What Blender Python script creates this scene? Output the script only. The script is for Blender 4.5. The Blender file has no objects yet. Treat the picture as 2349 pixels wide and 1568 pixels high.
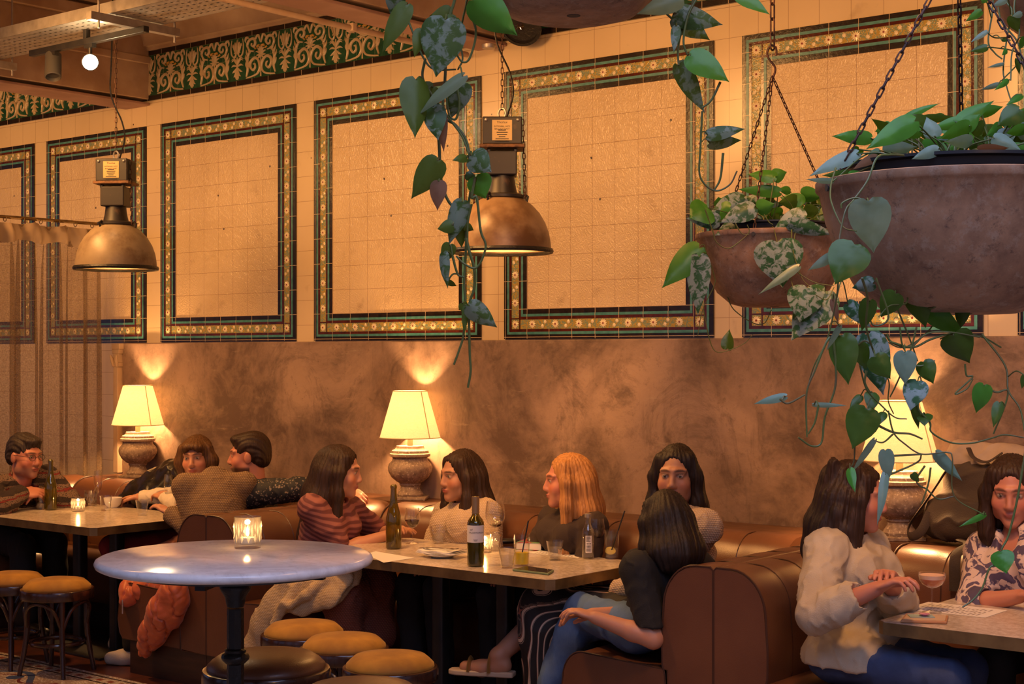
import bpy, bmesh, math, random
import numpy as np
from mathutils import Vector, Matrix
random.seed(7)
PI = math.pi
SC = bpy.context.scene
COL = SC.collection
# light levels
DAY = .45
SKYL = 6.2
WARM = (1, .46, .135)
LAMPC = (1, .51, .19)
PEND = 35
LAMP = 68
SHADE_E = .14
CANDLE = .8
LITSPOT = 40
SPILL = 6
SPOTS = [(-11, 120), (-8.9, 150), (-7.1, 150), (-5.2, 140), (-3.2, 122), (-1.2, 115)]
DOWN = [(-7, -4, 25), (-1, -3, 30)]
FILL = [((-7.7, -2.5, 3.7), (-7.5, -1.05, .7), 260), ((-4.9, -2.5, 3.7), (-4.6, -1.05, .7), 260), ((-2.0, -2.7, 3.7), (-2.0, -1.15, .7), 240)]
FILL_POINTS = [(-6, -3, 22), (-2, -3, 22), (1.6, -6.0, 45)]
# ---------------------------------------------------------------- camera (level, looking 39 degrees left of the wall's normal)
FPX, HZ, EYE, CY = 3530.0, 814.0, 1.68, -6.52
_r = (1174.5 + 3130.0) / FPX
_dz = 1 / math.hypot(1, _r)
_dx = _r * _dz
_dx, _dz = _dz, _dx                 # _dx along wall-normal ratio kept below
SN, CS = _dz, _dx                   # placeholders, fixed next line
SN, CS = (1 / math.hypot(1, _r)), (_r / math.hypot(1, _r))
# optical axis = (-SN, CS), image right = (CS, SN)
CAMP = Vector((0, CY, EYE))


def ray(px, py):
    a = (px - 1174.5) / FPX
    b = (HZ - py) / FPX
    return Vector((-SN + a * CS, CS + a * SN, b))


def at_d(px, py, d): return CAMP + ray(px, py) * d
def at_x(px, py, x): r = ray(px, py); return CAMP + r * (x / r.x)
def at_y(px, py, y): r = ray(px, py); return CAMP + r * ((y - CY) / r.y)
def at_z(px, py, z): r = ray(px, py); return CAMP + r * ((z - EYE) / r.z)
def depth(p): return -SN * p[0] + CS * (p[1] - CY)


cam = bpy.data.cameras.new('camera')
cam.sensor_width = 36
cam.lens = FPX / 2349 * 36
cam.shift_y = (HZ - 784) / 2349
cam.clip_start = .05
camo = bpy.data.objects.new('camera', cam)
COL.objects.link(camo)
camo.location = CAMP
camo.rotation_euler = (PI / 2, 0, math.atan2(SN, CS))
SC.camera = camo
SC.view_settings.view_transform = 'Standard'
SC.view_settings.look = 'None'
SC.view_settings.gamma = 1
SC.view_settings.use_curve_mapping = False
SC.view_settings.exposure = 0.0
cy = SC.cycles
cy.max_bounces = 6; cy.diffuse_bounces = 3; cy.glossy_bounces = 3
cy.transmission_bounces = 6; cy.transparent_max_bounces = 16
cy.caustics_reflective = False; cy.caustics_refractive = False
cy.sample_clamp_indirect = 4; cy.sample_clamp_direct = 0

# ---------------------------------------------------------------- tagging


def tag(o, label=None, cat=None, group=None, kind=None):
    if label: o['label'] = label
    if cat: o['category'] = cat
    if group: o['group'] = group
    if kind: o['kind'] = kind
    return o


def thing(name, label, cat, loc=(0, 0, 0), rz=0, group=None):
    o = bpy.data.objects.new(name, None)
    COL.objects.link(o)
    o.location = loc
    o.rotation_euler = (0, 0, rz)
    o.empty_display_size = .05
    return tag(o, label, cat, group)


def copy_tree(o, parent=None):
    c = o.copy()
    COL.objects.link(c)
    if parent: c.parent = parent
    for ch in list(o.children): copy_tree(ch, c)
    return c


# ---------------------------------------------------------------- mesh builder
class MB:
    def __init__(s): s.v = []; s.f = []; s.m = []; s.k = 0

    def add(s, vs, fs, mi=None):
        b = len(s.v)
        s.v += [tuple(v) for v in vs]
        s.f += [tuple(b + i for i in f) for f in fs]
        s.m += [s.k if mi is None else mi] * len(fs)
        return s

    def box(s, c, d, rz=0, M=None):
        x, y, z = d[0] / 2, d[1] / 2, d[2] / 2
        vs = [Vector((i, j, k)) for i in (-x, x) for j in (-y, y) for k in (-z, z)]
        R = M if M is not None else Matrix.Rotation(rz, 3, 'Z')
        vs = [R @ v + Vector(c) for v in vs]
        return s.add(vs, [(0, 1, 3, 2), (4, 6, 7, 5), (0, 4, 5, 1), (2, 3, 7, 6), (0, 2, 6, 4), (1, 5, 7, 3)])

    def lathe(s, prof, n=32, c=(0, 0, 0), M=None, closed=False, caps=True):
        vs = []
        for r, z in prof:
            for i in range(n):
                a = 2 * PI * i / n
                v = Vector((r * math.cos(a), r * math.sin(a), z))
                if M is not None: v = M @ v
                vs.append(v + Vector(c))
        fs = []
        L = len(prof)
        for j in range(L if closed else L - 1):
            j2 = (j + 1) % L
            for i in range(n):
                k = (i + 1) % n
                fs.append((j * n + i, j * n + k, j2 * n + k, j2 * n + i))
        if caps and not closed:
            if prof[0][0] > 1e-5: fs.append(tuple(reversed(range(n))))
            if prof[-1][0] > 1e-5: fs.append(tuple((L - 1) * n + i for i in range(n)))
        return s.add(vs, fs)

    def tube(s, pts, r, n=8, closed=False, flat=1.0, up=None):
        P = [Vector(p) for p in pts]
        N = len(P)
        rr = r if isinstance(r, (list, tuple)) else [r] * N
        T = []
        for i in range(N):
            a = P[(i - 1) % N] if (i > 0 or closed) else P[i]
            b = P[(i + 1) % N] if (i < N - 1 or closed) else P[i]
            t = (b - a)
            T.append(t.normalized() if t.length > 1e-9 else Vector((0, 0, 1)))
        u = Vector(up) if up is not None else (Vector((0, 0, 1)) if abs(T[0].z) < .9 else Vector((1, 0, 0)))
        u = (u - T[0] * u.dot(T[0])).normalized()
        vs = []
        for i in range(N):
            if i and up is None:
                q = T[i - 1].rotation_difference(T[i])
                u = q @ u
            elif i:
                u = Vector(up)
            u = (u - T[i] * u.dot(T[i])).normalized()
            w = T[i].cross(u)
            for k in range(n):
                a = 2 * PI * k / n
                vs.append(P[i] + rr[i] * (math.cos(a) * u * flat + math.sin(a) * w))
        fs = []
        for i in range(N if closed else N - 1):
            j = (i + 1) % N
            for k in range(n):
                l = (k + 1) % n
                fs.append((i * n + k, i * n + l, j * n + l, j * n + k))
        if not closed:
            fs.append(tuple(reversed(range(n))))
            fs.append(tuple((N - 1) * n + k for k in range(n)))
        return s.add(vs, fs)

    def prism(s, poly, a, b):
        """poly: 3D points of the near cap, offset: vector to the far cap"""
        n = len(poly)
        A = [Vector(p) + Vector(a) for p in poly]
        B = [Vector(p) + Vector(b) for p in poly]
        fs = [tuple(reversed(range(n))), tuple(range(n, 2 * n))]
        fs += [(i, (i + 1) % n, n + (i + 1) % n, n + i) for i in range(n)]
        return s.add(A + B, fs)

    def quad(s, a, b, c, d): return s.add([a, b, c, d], [(0, 1, 2, 3)])

    def ball(s, c, r, n=12, m=8, sc=(1, 1, 1)):
        pr = [(r * math.sin(PI * j / m) + (1e-6 if j in (0, m) else 0), -r * math.cos(PI * j / m)) for j in range(m + 1)]
        M = Matrix.Diagonal(sc)
        return s.lathe(pr, n, c, M)

    def build(s, name, mats, parent=None, smooth=True, auto=40, bevel=0, loc=None, fix=True):
        me = bpy.data.meshes.new(name)
        me.from_pydata(s.v, [], s.f)
        if not isinstance(mats, (list, tuple)): mats = [mats]
        for m in mats: me.materials.append(m)
        if len(mats) > 1: me.polygons.foreach_set('material_index', [min(i, len(mats) - 1) for i in s.m])
        if fix:
            bm = bmesh.new(); bm.from_mesh(me)
            bmesh.ops.recalc_face_normals(bm, faces=bm.faces)
            bm.to_mesh(me); bm.free()
        me.update()
        if smooth:
            me.polygons.foreach_set('use_smooth', [True] * len(me.polygons))
            if auto:
                try: me.set_sharp_from_angle(angle=math.radians(auto))
                except Exception: pass
        o = bpy.data.objects.new(name, me)
        COL.objects.link(o)
        if parent is not None: o.parent = parent
        if loc is not None: o.location = loc
        if bevel:
            b = o.modifiers.new('bevel', 'BEVEL'); b.width = bevel; b.segments = 3; b.limit_method = 'ANGLE'
        return o


def bez(pts, n=6):
    """Catmull-Rom through points"""
    P = [Vector(p) for p in pts]
    if len(P) < 3: return P
    out = []
    for i in range(len(P) - 1):
        p0 = P[i - 1] if i else P[0] * 2 - P[1]
        p1, p2 = P[i], P[i + 1]
        p3 = P[i + 2] if i + 2 < len(P) else P[-1] * 2 - P[-2]
        for k in range(n):
            t = k / n
            out.append(.5 * ((2 * p1) + (p2 - p0) * t + (2 * p0 - 5 * p1 + 4 * p2 - p3) * t * t + (3 * p1 - p0 - 3 * p2 + p3) * t ** 3))
    return out + [P[-1]]


# ---------------------------------------------------------------- materials
class N:
    def __init__(s, name):
        s.m = bpy.data.materials.new(name)
        s.m.use_nodes = True
        s.t = s.m.node_tree
        s.t.nodes.clear()

    def __call__(s, ty, ins=None, **pr):
        n = s.t.nodes.new('ShaderNode' + ty)
        for k, v in pr.items(): setattr(n, k, v)
        for k, v in (ins or {}).items():
            sk = n.inputs[k]
            if hasattr(v, 'is_linked') or isinstance(v, bpy.types.NodeSocket): s.t.links.new(v, sk)
            else: sk.default_value = v
        return n

    def math(s, op, a, b=0.0, c=None):
        n = s('Math', {0: a, 1: b}, operation=op)
        if c is not None:
            if isinstance(c, bpy.types.NodeSocket): s.t.links.new(c, n.inputs[2])
            else: n.inputs[2].default_value = c
        return n.outputs[0]

    def mix(s, f, a, b):
        n = s.t.nodes.new('ShaderNodeMix'); n.data_type = 'RGBA'
        for k, v in ((0, f), (6, a), (7, b)):
            if isinstance(v, bpy.types.NodeSocket): s.t.links.new(v, n.inputs[k])
            else: n.inputs[k].default_value = v if k == 0 else rgba(v)
        return n.outputs[2]

    def ramp(s, f, lo, hi):
        n = s('MapRange', {0: f, 1: lo, 2: hi})
        return n.outputs[0]

    def coord(s, kind='Object', sc=(1, 1, 1), loc=(0, 0, 0)):
        c = s('TexCoord').outputs[kind]
        return s('Mapping', {0: c, 1: loc, 3: sc}).outputs[0]

    def noise(s, vec, sc, det=4, rough=.55, dist=0):
        return s('TexNoise', {'Vector': vec, 'Scale': sc, 'Detail': det, 'Roughness': rough, 'Distortion': dist}).outputs[0]

    def bump(s, h, st, dist=.01, nrm=None):
        i = {'Height': h, 'Strength': st, 'Distance': dist}
        if nrm is not None: i['Normal'] = nrm
        return s('Bump', i).outputs[0]

    def out(s, sh):
        o = s.t.nodes.new('ShaderNodeOutputMaterial')
        s.t.links.new(sh, o.inputs[0])
        return s.m

    def pbr(s, col, rough=.5, metal=0, nrm=None, **kw):
        ins = {'Base Color': col if isinstance(col, bpy.types.NodeSocket) else rgba(col), 'Roughness': rough, 'Metallic': metal}
        if nrm is not None: ins['Normal'] = nrm
        ins.update(kw)
        return s('BsdfPrincipled', ins).outputs[0]


def rgba(c): return (c[0], c[1], c[2], 1.0) if len(c) == 3 else tuple(c)


def lin(r, g, b):
    f = lambda c: (c / 255 / 12.92) if c / 255 <= .04045 else ((c / 255 + .055) / 1.055) ** 2.4
    return (f(r), f(g), f(b))


def mat(name, col, rough=.5, metal=0, c2=None, ns=8, lo=.4, hi=.62, bump=0, bs=60, st=(1, 1, 1), emit=None, es=0, **kw):
    n = N(name)
    v = n.coord('Object', st)
    c = col
    if c2 is not None: c = n.mix(n.ramp(n.noise(v, ns), lo, hi), col, c2)
    nr = n.bump(n.noise(v, bs, 3), bump) if bump else None
    if emit: kw['Emission Color'] = rgba(emit); kw['Emission Strength'] = es
    return n.out(n.pbr(c, rough, metal, nr, **kw))


def fres(n, f0=.05, mx=.8):
    g = n('NewGeometry')
    d = n.math('ABSOLUTE', n('VectorMath', {0: g.outputs['Normal'], 1: g.outputs['Incoming']}, operation='DOT_PRODUCT').outputs['Value'])
    return n.math('MINIMUM', n.math('ADD', f0, n.math('POWER', n.math('SUBTRACT', 1.0, d), 3.2)), mx)


def thin_glass(name, tint=(1, 1, 1), rough=0.02, ior=1.5, boost=1.6, bump=0, bs=200):
    n = N(name)
    f = fres(n, .05 * boost, .8)
    g = n('BsdfGlossy', {'Color': (1, 1, 1, 1), 'Roughness': rough}).outputs[0]
    if bump:
        b = n.bump(n.noise(n.coord(), bs, 2), bump)
        n.t.links.new(b, g.node.inputs['Normal'])
    t = n('BsdfTransparent', {'Color': rgba(tint)}).outputs[0]
    return n.out(n('MixShader', {0: f, 1: t, 2: g}).outputs[0])


def emis(name, col, s):
    n = N(name)
    return n.out(n('Emission', {'Color': rgba(col), 'Strength': s}).outputs[0])


def grid_lines(n, u, v, su, sv, lw):
    """1 on the joints of a tile grid"""
    def one(x, s):
        f = n.math('FRACT', n.math('DIVIDE', x, s))
        d = n.math('MINIMUM', f, n.math('SUBTRACT', 1.0, f))
        return n.math('LESS_THAN', n.math('MULTIPLY', d, s), lw)
    return n.math('MAXIMUM', one(u, su), one(v, sv))


def xyz(n, kind='Object'):
    s = n('SeparateXYZ', {0: n('TexCoord').outputs[kind]})
    return s.outputs[0], s.outputs[1], s.outputs[2]


MT = {}
# wall tiles: plain glazed cream field
n = N('cream_tile')
x, y, z = xyz(n)
g = grid_lines(n, n.math('ADD', x, 8.56), n.math('SUBTRACT', z, 3.235), .164, .1524, .0011)
v = n.coord()
c = n.mix(n.ramp(n.noise(v, 1.6), .35, .7), (.74, .575, .345), (.66, .50, .285))
c = n.mix(n.math('MULTIPLY', n.ramp(n.noise(v, 6, 6), .62, .75), .35), c, (.30, .18, .10))
sp = n('TexVoronoi', {'Vector': v, 'Scale': 5.5}).outputs['Distance']
c = n.mix(n.math('LESS_THAN', sp, .035), c, (.08, .05, .04))
c = n.mix(g, c, (.35, .22, .12))
MT['tile'] = n.out(n.pbr(c, .22, 0, n.bump(n.math('ADD', n.math('MULTIPLY', g, -1.0), n.math('MULTIPLY', n.noise(v, 3), .6)), .25, .002)))


def inner_tile(name, su, sv):
    n = N(name)
    x, y, z = xyz(n)
    g = grid_lines(n, x, z, su, sv, .0010)
    v = n.coord()
    c = n.mix(n.ramp(n.noise(v, 2.2), .35, .7), (.69, .53, .325), (.59, .435, .25))
    c = n.mix(n.math('MULTIPLY', n.ramp(n.noise(v, 7, 7), .60, .76), .4), c, (.25, .15, .09))
    sp = n('TexVoronoi', {'Vector': v, 'Scale': 5}).outputs['Distance']
    c = n.mix(n.math('LESS_THAN', sp, .035), c, (.06, .04, .03))
    c = n.mix(n.math('MULTIPLY', g, .85), c, (.25, .14, .075))
    w = n('TexWave', {'Vector': v, 'Scale': 15, 'Distortion': 16, 'Detail': 2, 'Detail Scale': 2.0}).outputs[1]
    h = n.math('ADD', n.math('MULTIPLY', w, 1.0), n.math('MULTIPLY', n.noise(v, 170, 2), .7))
    h = n.math('SUBTRACT', h, n.math('MULTIPLY', g, 1.5))
    return n.out(n.pbr(c, .24, 0, n.bump(h, .32, .004)))


def strip(name, col, col2=None, rough=.15, joint=.1524):
    n = N(name)
    x, y, z = xyz(n)
    v = n.coord()
    g = grid_lines(n, x, z, joint, joint, .0014)
    c = n.mix(n.ramp(n.noise(v, 30), .35, .65), col, col2 or col)
    c = n.mix(g, c, (.55, .42, .27))
    return n.out(n.pbr(c, rough, 0, n.bump(n.noise(v, 60), .25, .003)))


MT['black_t'] = strip('black_tile', (.010, .007, .006), (.025, .014, .009), .22)
MT['teal_t'] = strip('teal_tile', (.045, .19, .19), (.085, .27, .26), .3)
MT['brown_t'] = strip('oxblood_tile', (.10, .02, .012), (.05, .012, .008))
n = N('floral_tile')
v = n.coord()
a = n.noise(v, 75, 2, dist=1.2)
c = n.mix(n.ramp(a, .47, .53), (.20, .26, .16), (.42, .29, .06))
MT['floral'] = n.out(n.pbr(c, .2, 0, n.bump(a, .5, .004)))
MT['petal'] = mat('cream_petal', (.78, .66, .42), .2)
MT['heart'] = mat('daisy_heart', (.22, .03, .02), .3)
n = N('green_tile')
x, y, z = xyz(n); v = n.coord()
g = grid_lines(n, n.math('ADD', x, 8.06), n.math('SUBTRACT', z, 3.435), .1524, .1365, .0012)
c = n.mix(n.ramp(n.noise(v, 20), .35, .65), (.010, .055, .026), (.022, .09, .045))
c = n.mix(g, c, (.20, .22, .12))
MT['green_t'] = n.out(n.pbr(c, .2, 0, n.bump(n.noise(v, 50), .2, .003)))
MT['relief'] = mat('cream_relief', (.52, .40, .24), .25, c2=(.40, .26, .13), ns=7, lo=.5, hi=.75)
MT['ochre'] = mat('ochre_floret', (.55, .30, .05), .3)
# plaster dado
n = N('worn_plaster')
v = n.coord('Object', (1, 1, 1)); vs = n.coord('Object', (6, 1, .8))
a = n.noise(v, 1.25, 7, .66, .5); b = n.noise(v, 4.5, 9, .74, .8); s1 = n.noise(vs, 2.2, 8, .7)
c = n.mix(n.ramp(a, .40, .60), (.115, .070, .050), (.35, .232, .168))
c = n.mix(n.math('MULTIPLY', n.ramp(b, .50, .66), .55), c, (.30, .20, .145))
c = n.mix(n.math('MULTIPLY', n.ramp(n.noise(v, 2.6, 9, .78, 1.0), .515, .67), .72), c, (.075, .046, .033))
c = n.mix(n.math('MULTIPLY', n.ramp(s1, .56, .74), .45), c, (.06, .04, .028))
c = n.mix(n.math('MULTIPLY', n.ramp(n.noise(v, 14, 9, .8), .56, .72), .75), c, (.09, .055, .035))
c = n.mix(n.math('MULTIPLY', n.ramp(n.noise(n.coord('Object', (1.2, 1, 6)), 3.0, 9, .75), .60, .70), .5), c, (.42, .32, .22))
MT['plaster'] = n.out(n.pbr(c, .55, 0, n.bump(n.math('ADD', b, n.noise(v, 30, 5)), .25, .006)))
MT['ceil'] = mat('aged_ceiling_paint', (.44, .31, .20), .7, c2=(.30, .19, .11), ns=2.2, bump=.2, bs=6)
MT['beam'] = mat('peeling_beam_paint', (.50, .36, .24), .65, c2=(.36, .23, .14), ns=3, bump=.35, bs=9)
MT['beampink'] = mat('pink_beam_underside', (.40, .24, .19), .65, c2=(.30, .17, .13), ns=3)
MT['room'] = mat('dim_room_paint', (.42, .30, .20), .8)
# floor: oxblood tile, mosaic band towards the room
n = N('mosaic_floor')
x, y, z = xyz(n); v = n.coord()
base = n.mix(n.ramp(n.noise(v, 4, 6), .4, .65), (.13, .035, .018), (.05, .018, .012))
chip = n('TexVoronoi', {'Vector': v, 'Scale': 75}).outputs['Distance']
mos = n.mix(n.math('GREATER_THAN', chip, .42), (.68, .62, .55), (.34, .25, .20))
mos = n.mix(n.math('GREATER_THAN', n.noise(v, 120, 1), .64), mos, (.12, .06, .05))
yy = n.math('MULTIPLY', n.math('ADD', y, 1.62), -1.0)      # distance beyond the border


def band(a, b): return n.math('MULTIPLY', n.math('GREATER_THAN', yy, a), n.math('LESS_THAN', yy, b))


c = n.mix(n.math('GREATER_THAN', yy, 0.0), base, mos)
c = n.mix(band(.03, .045), c, (.03, .015, .012))
c = n.mix(band(.075, .105), c, (.22, .05, .03))
dash = n.math('GREATER_THAN', n.math('FRACT', n.math('MULTIPLY', x, 11.0)), .5)
c = n.mix(n.math('MULTIPLY', band(.075, .105), dash), c, (.50, .42, .35))
c = n.mix(band(.125, .14), c, (.03, .015, .012))
wv = n.math('MULTIPLY', n.math('SINE', n.math('MULTIPLY', x, 9.0)), .09)
dd = n.math('ABSOLUTE', n.math('SUBTRACT', n.math('SUBTRACT', yy, .32), wv))
c = n.mix(n.math('LESS_THAN', dd, .022), c, (.06, .09, .20))
wv2 = n.math('MULTIPLY', n.math('SINE', n.math('ADD', n.math('MULTIPLY', x, 18.0), 1.2)), .05)
dd2 = n.math('ABSOLUTE', n.math('SUBTRACT', n.math('SUBTRACT', yy, .34), wv2))
c = n.mix(n.math('LESS_THAN', dd2, .010), c, (.16, .035, .025))
lf = n('TexVoronoi', {'Vector': v, 'Scale': 4.6, 'Randomness': .35}).outputs['Distance']
c = n.mix(n.math('MULTIPLY', n.math('LESS_THAN', lf, .22), band(.17, .5)), c, (.05, .08, .19))
c = n.mix(band(.50, .515), c, (.03, .015, .012))
MT['floor'] = n.out(n.pbr(c, .32, 0, n.bump(chip, .1, .002)))
# leather, marble, metals, wood
n = N('tan_leather'); v = n.coord()
c = n.mix(n.ramp(n.noise(v, 2.5, 5), .35, .7), (.140, .056, .026), (.095, .035, .017))
MT['leather'] = n.out(n.pbr(c, .34, 0, n.bump(n.math('ADD', n('TexVoronoi', {'Vector': v, 'Scale': 260}).outputs[0], n.math('MULTIPLY', n.noise(v, 9, 3), 2.0)), .12, .003), **{'Coat Weight': .15, 'Coat Roughness': .3}))
MT['piping'] = mat('dark_leather_piping', (.055, .022, .012), .4)
MT['plinth'] = mat('dark_stained_plinth', (.05, .022, .014), .4, c2=(.03, .014, .01), ns=4, st=(1, 1, 8))
n = N('white_marble'); v = n.coord()
a = n.noise(v, 5, 8, .62, 1.2); b = n.noise(v, 38, 6, .7, .4)
c = n.mix(n.ramp(a, .40, .62), (.80, .79, .79), (.62, .61, .62))
c = n.mix(n.math('MULTIPLY', n.ramp(b, .54, .70), .5), c, (.40, .39, .40))
MT['marble'] = n.out(n.pbr(c, .16, 0, n.bump(b, .03, .001)))
n = N('terrazzo_marble'); v = n.coord()
b = n.noise(v, 55, 6, .7, .3); a = n.noise(v, 7, 6, .6, 1)
c = n.mix(n.ramp(b, .40, .62), (.66, .57, .47), (.44, .36, .29))
c = n.mix(n.math('MULTIPLY', n.ramp(a, .52, .68), .55), c, (.30, .24, .20))
MT['marble2'] = n.out(n.pbr(c, .2, 0))
MT['brass'] = mat('aged_brass_edge', (.30, .20, .085), .42, .75, c2=(.16, .10, .045), ns=9, lo=.35, hi=.7)
MT['black'] = mat('black_powder_coat', (.012, .011, .011), .38, c2=(.02, .017, .015), ns=12)
MT['castiron'] = mat('black_cast_iron', (.014, .012, .011), .42, .3, bump=.35, bs=60)
MT['bentwood'] = mat('dark_bentwood', (.050, .020, .012), .24, c2=(.028, .011, .007), ns=3, st=(8, 8, 1), **{'Coat Weight': .4, 'Coat Roughness': .12})
n = N('mustard_velvet'); v = n.coord()
c = n.mix(n.ramp(n.noise(v, 7, 5), .35, .65), (.50, .25, .030), (.29, .13, .016))
MT['velvet'] = n.out(n.pbr(c, .75, 0, n.bump(n.noise(v, 400, 2), .15, .002), **{'Sheen Weight': .6, 'Sheen Roughness': .35, 'Sheen Tint': (.9, .6, .2, 1)}))
MT['wood'] = mat('ledge_wood', (.12, .05, .022), .4, c2=(.07, .028, .014), ns=5, st=(1, 6, 6))
MT['steel'] = mat('galvanised_steel', (.50, .46, .42), .42, .7, c2=(.38, .34, .3), ns=12)
MT['chain'] = mat('rusted_chain', (.10, .045, .03), .5, .7, c2=(.05, .028, .022), ns=40)
MT['white'] = mat('white_ceramic', (.72, .68, .62), .2)
MT['paper'] = mat('white_paper', (.74, .70, .66), .7)
MT['print'] = mat('grey_print', (.30, .26, .24), .8)
MT['ink'] = mat('black_ink', (.02, .018, .018), .6)
# ================================================================ STRUCTURE
def struct(name, mb, m, **k): return tag(mb.build(name, m, **k), kind='structure')


XL, XR, YF, ZC = -13.0, 4.0, -9.0, 3.98
struct('floor', MB().box(((XL + XR) / 2, YF / 2, -.05), (XR - XL, -YF, .1)), MT['floor'], smooth=False)
SKY = (-2.4, 1.8, -6.5, -3.9)     # opening for an added roof light, cool light for the round table
mb = MB()
mb.box(((XL + SKY[0]) / 2, YF / 2, ZC + .05), (SKY[0] - XL, -YF, .1)).box(((SKY[1] + XR) / 2, YF / 2, ZC + .05), (XR - SKY[1], -YF, .1))
mb.box(((SKY[0] + SKY[1]) / 2, SKY[3] / 2, ZC + .05), (SKY[1] - SKY[0], -SKY[3], .1)).box(((SKY[0] + SKY[1]) / 2, (YF + SKY[2]) / 2, ZC + .05), (SKY[1] - SKY[0], SKY[2] - YF, .1))
struct('ceiling', mb, MT['ceil'], smooth=False)
struct('wall_back', MB().box(((XL + XR) / 2, .1, ZC / 2), (XR - XL, .2, ZC)), MT['tile'], smooth=False)
struct('wall_right', MB().box((XR + .1, -8.3, ZC / 2), (.2, 1.4, ZC)).box((XR + .1, -.9, ZC / 2), (.2, 1.8, ZC)).box((XR + .1, -4.7, .4), (.2, 5.8, .8)).box((XR + .1, -4.7, 3.7), (.2, 5.8, .56)), MT['room'], smooth=False)
WIN = [(-10.4, -8.4), (-7.6, -5.6), (-4.8, -2.8), (-2.0, 0.0), (.8, 2.8)]
mb = MB()
xs = [XL] + [q for w in WIN for q in w] + [XR]
for i in range(0, len(xs), 2): mb.box(((xs[i] + xs[i + 1]) / 2, YF - .1, ZC / 2), (xs[i + 1] - xs[i], .2, ZC))
for a, b in WIN:
    mb.box(((a + b) / 2, YF - .1, .4), (b - a, .2, .8)); mb.box(((a + b) / 2, YF - .1, 3.7), (b - a, .2, .56))
struct('wall_front', mb, MT['room'], smooth=False)
mb = MB().box((XL - .1, -7.6, ZC / 2), (.2, 2.8, ZC)).box((XL - .1, -.7, ZC / 2), (.2, 1.4, ZC)).box((XL - .1, -3.8, .3), (.2, 4.8, .6)).box((XL - .1, -3.8, 3.7), (.2, 4.8, .56))
struct('wall_left', mb, MT['room'], smooth=False)
MT['day'] = emis('daylit_window_glass', (.42, .55, 1.0), DAY)
MT['day2'] = emis('daylit_side_window_glass', (.45, .57, 1.0), DAY * .7)
MT['added_skylight'] = emis('added_roof_light_glass', (.50, .60, 1.0), SKYL)  # glowing pane added to brighten the marble from above
MT['wframe'] = mat('dark_window_frame', (.03, .025, .022), .4)
for i, (a, b) in enumerate(WIN):
    fr = MB()
    for q in (a + .03, (a + b) / 2, b - .03): fr.box((q, YF - .06, 2.11), (.06, .06, 2.62))
    for q in (.83, 2.5, 3.39): fr.box(((a + b) / 2, YF - .06, q), (b - a, .06, .06))
    f = struct('window_%d' % (i + 1), fr, MT['wframe'], smooth=False)
    MB().box(((a + b) / 2, YF - .1, 2.11), (b - a, .01, 2.62)).build('pane', MT['day'], f, smooth=False)
fr = MB()
for q in (-6.17, -3.8, -1.43): fr.box((XL - .06, q, 2.0), (.06, .06, 2.82))
f = struct('window_6', fr, MT['wframe'], smooth=False)
MB().box((XL - .1, -3.8, 2.0), (.01, 4.8, 2.82)).build('pane', MT['day2'], f, smooth=False)

fr = MB()
for q in (-7.57, -5.65, -3.75, -1.83): fr.box((XR + .06, q, 2.11), (.06, .06, 2.62))
f = struct('window_7', fr, MT['wframe'], smooth=False)
MB().box((XR + .1, -4.7, 2.11), (.01, 5.8, 2.62)).build('pane', MT['day2'], f, smooth=False)

fr = MB()
for q in range(5): fr.box((SKY[0] + (SKY[1] - SKY[0]) * q / 4, (SKY[2] + SKY[3]) / 2, ZC + .10), (.06, SKY[3] - SKY[2], .10))
f = struct('window_8', fr, MT['wframe'], smooth=False)
MB().box(((SKY[0] + SKY[1]) / 2, (SKY[2] + SKY[3]) / 2, ZC + .14), (SKY[1] - SKY[0], SKY[3] - SKY[2], .01)).build('pane', MT['added_skylight'], f, smooth=False)

# plaster dado in front of the tiles
mb = MB()
mb.box(((-8.80 + XR) / 2, -.012, .88), (XR + 8.80, .024, 1.765))
struct('trim_1', mb, MT['plaster'], smooth=False, bevel=.006)
# ledge behind the benches
LZ = .865
struct('trim_2', MB().box(((-8.80 + XR) / 2, -.165, LZ - .02), (XR + 8.80, .28, .04)).box(((-8.8 + XR) / 2, -.29, LZ / 2 - .02), (XR + 8.8, .03, LZ - .04)), MT['wood'], smooth=False)

# tile panels
PZ0, PZ1 = 1.768, 3.234
BW = [.024, .014, .015, .053, .015, .014, .027]


def daisy(mb, cx, cz, r, y, mi, np_=12):
    vs = [(cx, y - .004, cz)]
    for i in range(np_ * 2):
        a = 2 * PI * i / (np_ * 2) + .13
        q = r if i % 2 == 0 else r * .62
        vs.append((cx + q * math.cos(a), y - .0015, cz + q * math.sin(a)))
    nn = np_ * 2
    mb.add(vs, [(0, 1 + i, 1 + (i + 1) % nn) for i in range(nn)], mi)


def disc(mb, cx, cz, r, y, mi, n=8):
    vs = [(cx, y - .001, cz)] + [(cx + r * math.cos(2 * PI * i / n), y, cz + r * math.sin(2 * PI * i / n)) for i in range(n)]
    mb.add(vs, [(0, 1 + i, 1 + (i + 1) % n) for i in range(n)], mi)


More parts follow.
